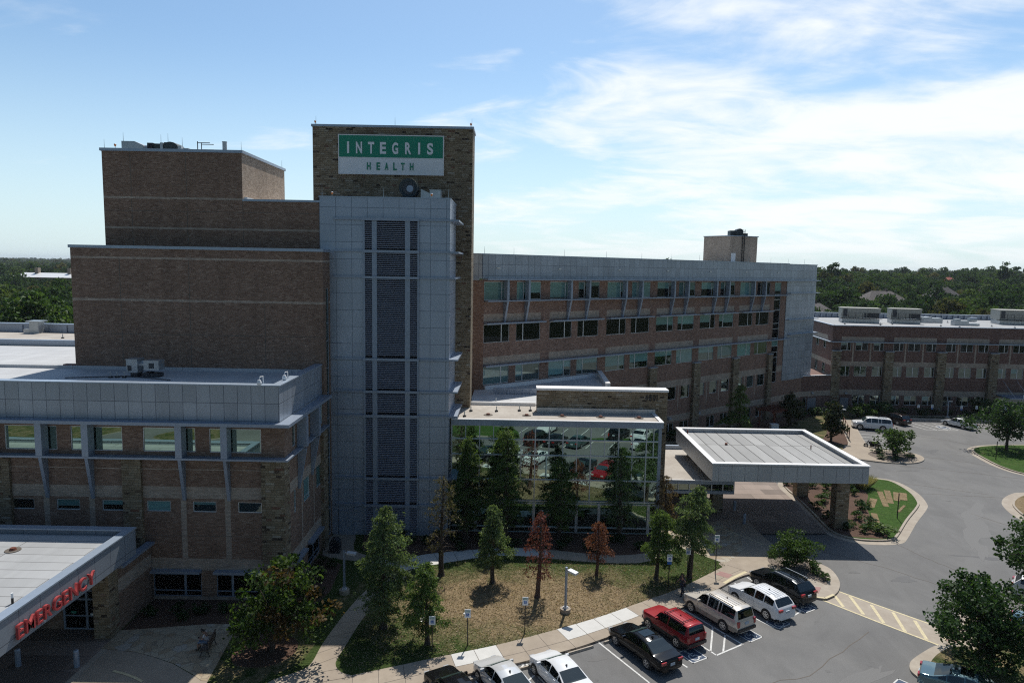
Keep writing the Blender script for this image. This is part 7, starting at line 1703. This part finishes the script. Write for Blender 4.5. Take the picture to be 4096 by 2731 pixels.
tmpl = bpy.data.collections.new('crown_templates')
for i in range(8): tmpl.objects.link(crown_template(i, 'wood%d' % (0, 1, 2, 0, 1, 2, 3, 0)[i]))
wr_ = random.Random(11); pts, scl, rot, ids = [], [], [], []
HOUSES = [(171, 318, 17), (133, 380, 12), (116, 268, 13), (216, 345, 15), (272, 400, 12), (330, 520, 10), (-332, 505, 48)]
def put(x, y, s):
    pts.append((x, y, terrain_h(x, y) - .1)); scl.append((s * wr_.uniform(.85, 1.25), s * wr_.uniform(.85, 1.25), s * wr_.uniform(.8, 1.15))); rot.append((0, 0, wr_.uniform(0, 6.28))); ids.append(wr_.choice((0, 1, 2, 3, 4, 5, 0, 1, 2, 3, 4, 5, 6, 7)))
def fill(a0, a1, r0, r1, step, size, jit=.8):
    rr_ = r0
    while rr_ < r1:
        st = step * (rr_ / r0) ** .55
        a = a0
        while a < a1:
            aa = a + wr_.uniform(-.5, .5) * st / rr_; q = rr_ + wr_.uniform(-.5, .5) * st
            x, y = math.sin(aa) * q, math.cos(aa) * q
            hs = 1.0
            for hx, hy, hr in HOUSES:
                hd_ = math.hypot(hx, hy); ux, uy = hx / hd_, hy / hd_; al = (x - hx) * ux + (y - hy) * uy; ac = abs((x - hx) * uy - (y - hy) * ux)
                if ac < hr * .7 and -hr * .45 < al < hr * .6: hs = 0
                elif ac < hr * .8 and (-75 if hr < 40 else -260) < al < 0: hs = min(hs, .84)
            if hs and not (y < 150 and x > 15): put(x, y, size * hs * (wr_.uniform(.75, 1.25)) * (rr_ / r0) ** .22)
            a += st / rr_
        rr_ += st * .8
fill(rad(17), rad(47), 163, 900, 6.8, 9.5)
fill(rad(-46), rad(-27), 138, 900, 7.2, 10.5)
fill(rad(12), rad(48), 900, 4200, 26, 15); fill(rad(-48), rad(-24), 900, 6000, 26, 15)
fill(rad(-27), rad(17), 260, 700, 18, 12)
fill(rad(100), rad(260), 190, 500, 20, 13)
me = bpy.data.meshes.new('woodland'); me.from_pydata(pts, [], [])
for nm, ty, dat in (('scl', 'FLOAT_VECTOR', scl), ('rot', 'FLOAT_VECTOR', rot), ('idx', 'INT', ids)):
    at_ = me.attributes.new(nm, ty, 'POINT')
    at_.data.foreach_set('vector' if ty != 'INT' else 'value', np.array(dat, np.float32 if ty != 'INT' else np.int32).ravel())
wood = bpy.data.objects.new('woodland', me); COL.objects.link(wood); tag(wood, kind='stuff'); wood['label'] = 'dark green woodland stretching to the horizon'
ng = bpy.data.node_groups.new('woodland', 'GeometryNodeTree')
ng.interface.new_socket('Geometry', in_out='INPUT', socket_type='NodeSocketGeometry'); ng.interface.new_socket('Geometry', in_out='OUTPUT', socket_type='NodeSocketGeometry')
gi, go = ng.nodes.new('NodeGroupInput'), ng.nodes.new('NodeGroupOutput')
ci = ng.nodes.new('GeometryNodeCollectionInfo'); ci.inputs['Collection'].default_value = tmpl; ci.inputs['Separate Children'].default_value = True; ci.inputs['Reset Children'].default_value = True
ip = ng.nodes.new('GeometryNodeInstanceOnPoints'); ip.inputs['Pick Instance'].default_value = True
def gattr(nm, ty):
    n = ng.nodes.new('GeometryNodeInputNamedAttribute'); n.data_type = ty; n.inputs['Name'].default_value = nm
    return [o for o in n.outputs if o.enabled and o.name == 'Attribute'][0]
ng.links.new(gi.outputs[0], ip.inputs['Points']); ng.links.new(ci.outputs[0], ip.inputs['Instance'])
ng.links.new(gattr('idx', 'INT'), ip.inputs['Instance Index']); ng.links.new(gattr('rot', 'FLOAT_VECTOR'), ip.inputs['Rotation']); ng.links.new(gattr('scl', 'FLOAT_VECTOR'), ip.inputs['Scale'])
ng.links.new(ip.outputs[0], go.inputs[0])
md = wood.modifiers.new('scatter', 'NODES'); md.node_group = ng
broadleaf('large_tree', -90, 128, 18.0, 15, 'large pale green tree beyond the rear roof at the left picture edge', 'leaf_shrub', 41, .1, 150, 90, .8, crad=.11, z=0)
broadleaf('tall_tree', 218, 470, 20, 15, 'dark pointed tree rising above the skyline on the right', 'leaf_oak', 42, .1, 40, 60, 1.3, crad=.14, z=terrain_h(218, 470))
broadleaf('tall_tree', 345, 480, 24, 15, 'tall evergreen on the skyline near the right picture edge', 'leaf_oak', 43, .1, 40, 60, 1.3, crad=.14, z=terrain_h(345, 480))
def house(x, y, L, W, wall, rise, rz, label, mat, wing_=None):
    t = thing('house', label, 'house', (x, y, terrain_h(x, y)), rz, 'houses among the far trees')
    m = MB(); m.box(-L / 2, L / 2, -W / 2, W / 2, -1, wall); m.build('wall', 'house_wall', t)
    m = MB(); e = .6; a, b = L / 2 + e, W / 2 + e; rl = max(.5, L / 2 - W / 2 * .8)
    for f in ([(-a, -b, wall), (a, -b, wall), (rl, 0, wall + rise), (-rl, 0, wall + rise)], [(a, b, wall), (-a, b, wall), (-rl, 0, wall + rise), (rl, 0, wall + rise)], [(a, -b, wall), (a, b, wall), (rl, 0, wall + rise)], [(-a, b, wall), (-a, -b, wall), (-rl, 0, wall + rise)], [(-a, -b, wall), (-a, b, wall), (a, b, wall), (a, -b, wall)]): m.face(f)
    if wing_:
        for f in ([(0, -b, wall), (wing_, -b, wall), (wing_ / 2, 0, wall + rise * .8), (wing_ / 2, -b - .2, wall + rise * .75)], ): m.face(f[:3])
    ro = m.build('roof', mat, t)
    m = MB(); m.box(rl * .5, rl * .5 + .9, .4, 1.2, wall + rise * .4, wall + rise + 1.1); m.build('chimney', 'brick', ro)
    m = MB()
    for q in (-.3, 0, .3): m.box(L * q - .7, L * q + .7, -W / 2 - .04, -W / 2 + .02, 1, 2.3)
    m.build('window', 'glass', t)
house(171, 318, 20, 13, 6.0, 5.0, .1, 'house with a broad brown hipped roof in the middle of the far trees', 'shingle_brown')
house(133, 380, 15, 11, 6.3, 4.5, .35, 'grey roofed house left of the broad brown roof, half hidden by trees', 'shingle')
house(116, 268, 18, 12, 5.4, 3.6, -.25, 'slate grey roofed house just right of the panelled wing end', 'shingle')
house(216, 345, 17, 12, 6.3, 6.0, .3, 'house with a steep grey roof right of the brown roofed one', 'shingle')
house(240, 352, 10, 9, 5.8, 4.6, .5, 'lower grey roofed house beside the steep roofed one', 'shingle')
house(330, 520, 8, 6, 8.6, 2.6, .0, 'small house with a red roof near the skyline', 'shingle_red')
t = thing('school_building', 'long low white roofed building among the trees at the left horizon', 'building', (-332, 505, 0))
m = MB(); m.box(-30, 30, -8, 8, 0, 10.4); m.build('wall', 'house_wall', t)
m = MB()
for f in ([(-32, -10, 10.2), (32, -10, 10.2), (30, 0, 13.4), (-28, 0, 13.4)], [(32, 10, 10.2), (-32, 10, 10.2), (-28, 0, 13.4), (30, 0, 13.4)]): m.face(f)
m.build('roof', 'white_metal', t)
for x in (-18, 6, 26): m = MB(); m.box(x - 1.2, x + 1.2, -2, 1, 11, 17); m.build('chimney', 'house_wall', t)

# ------------------------------------------------------------------ summer haze: one closed box of thin even air
HZ = MB(); HZ.box(-6500, 6500, -700, 9000, -9, 60)
hm = bpy.data.materials.new('haze'); hm.use_nodes = True
hn = hm.node_tree; hn.nodes.clear()
ho = hn.nodes.new('ShaderNodeOutputMaterial'); hv = hn.nodes.new('ShaderNodeVolumePrincipled')
hv.inputs['Color'].default_value = (.80, .88, 1.0, 1); hv.inputs['Density'].default_value = .00007; hv.inputs['Anisotropy'].default_value = .2
hn.links.new(hv.outputs[0], ho.inputs['Volume'])
MT['haze'] = hm
tag(HZ.build('haze', 'haze'), kind='stuff')
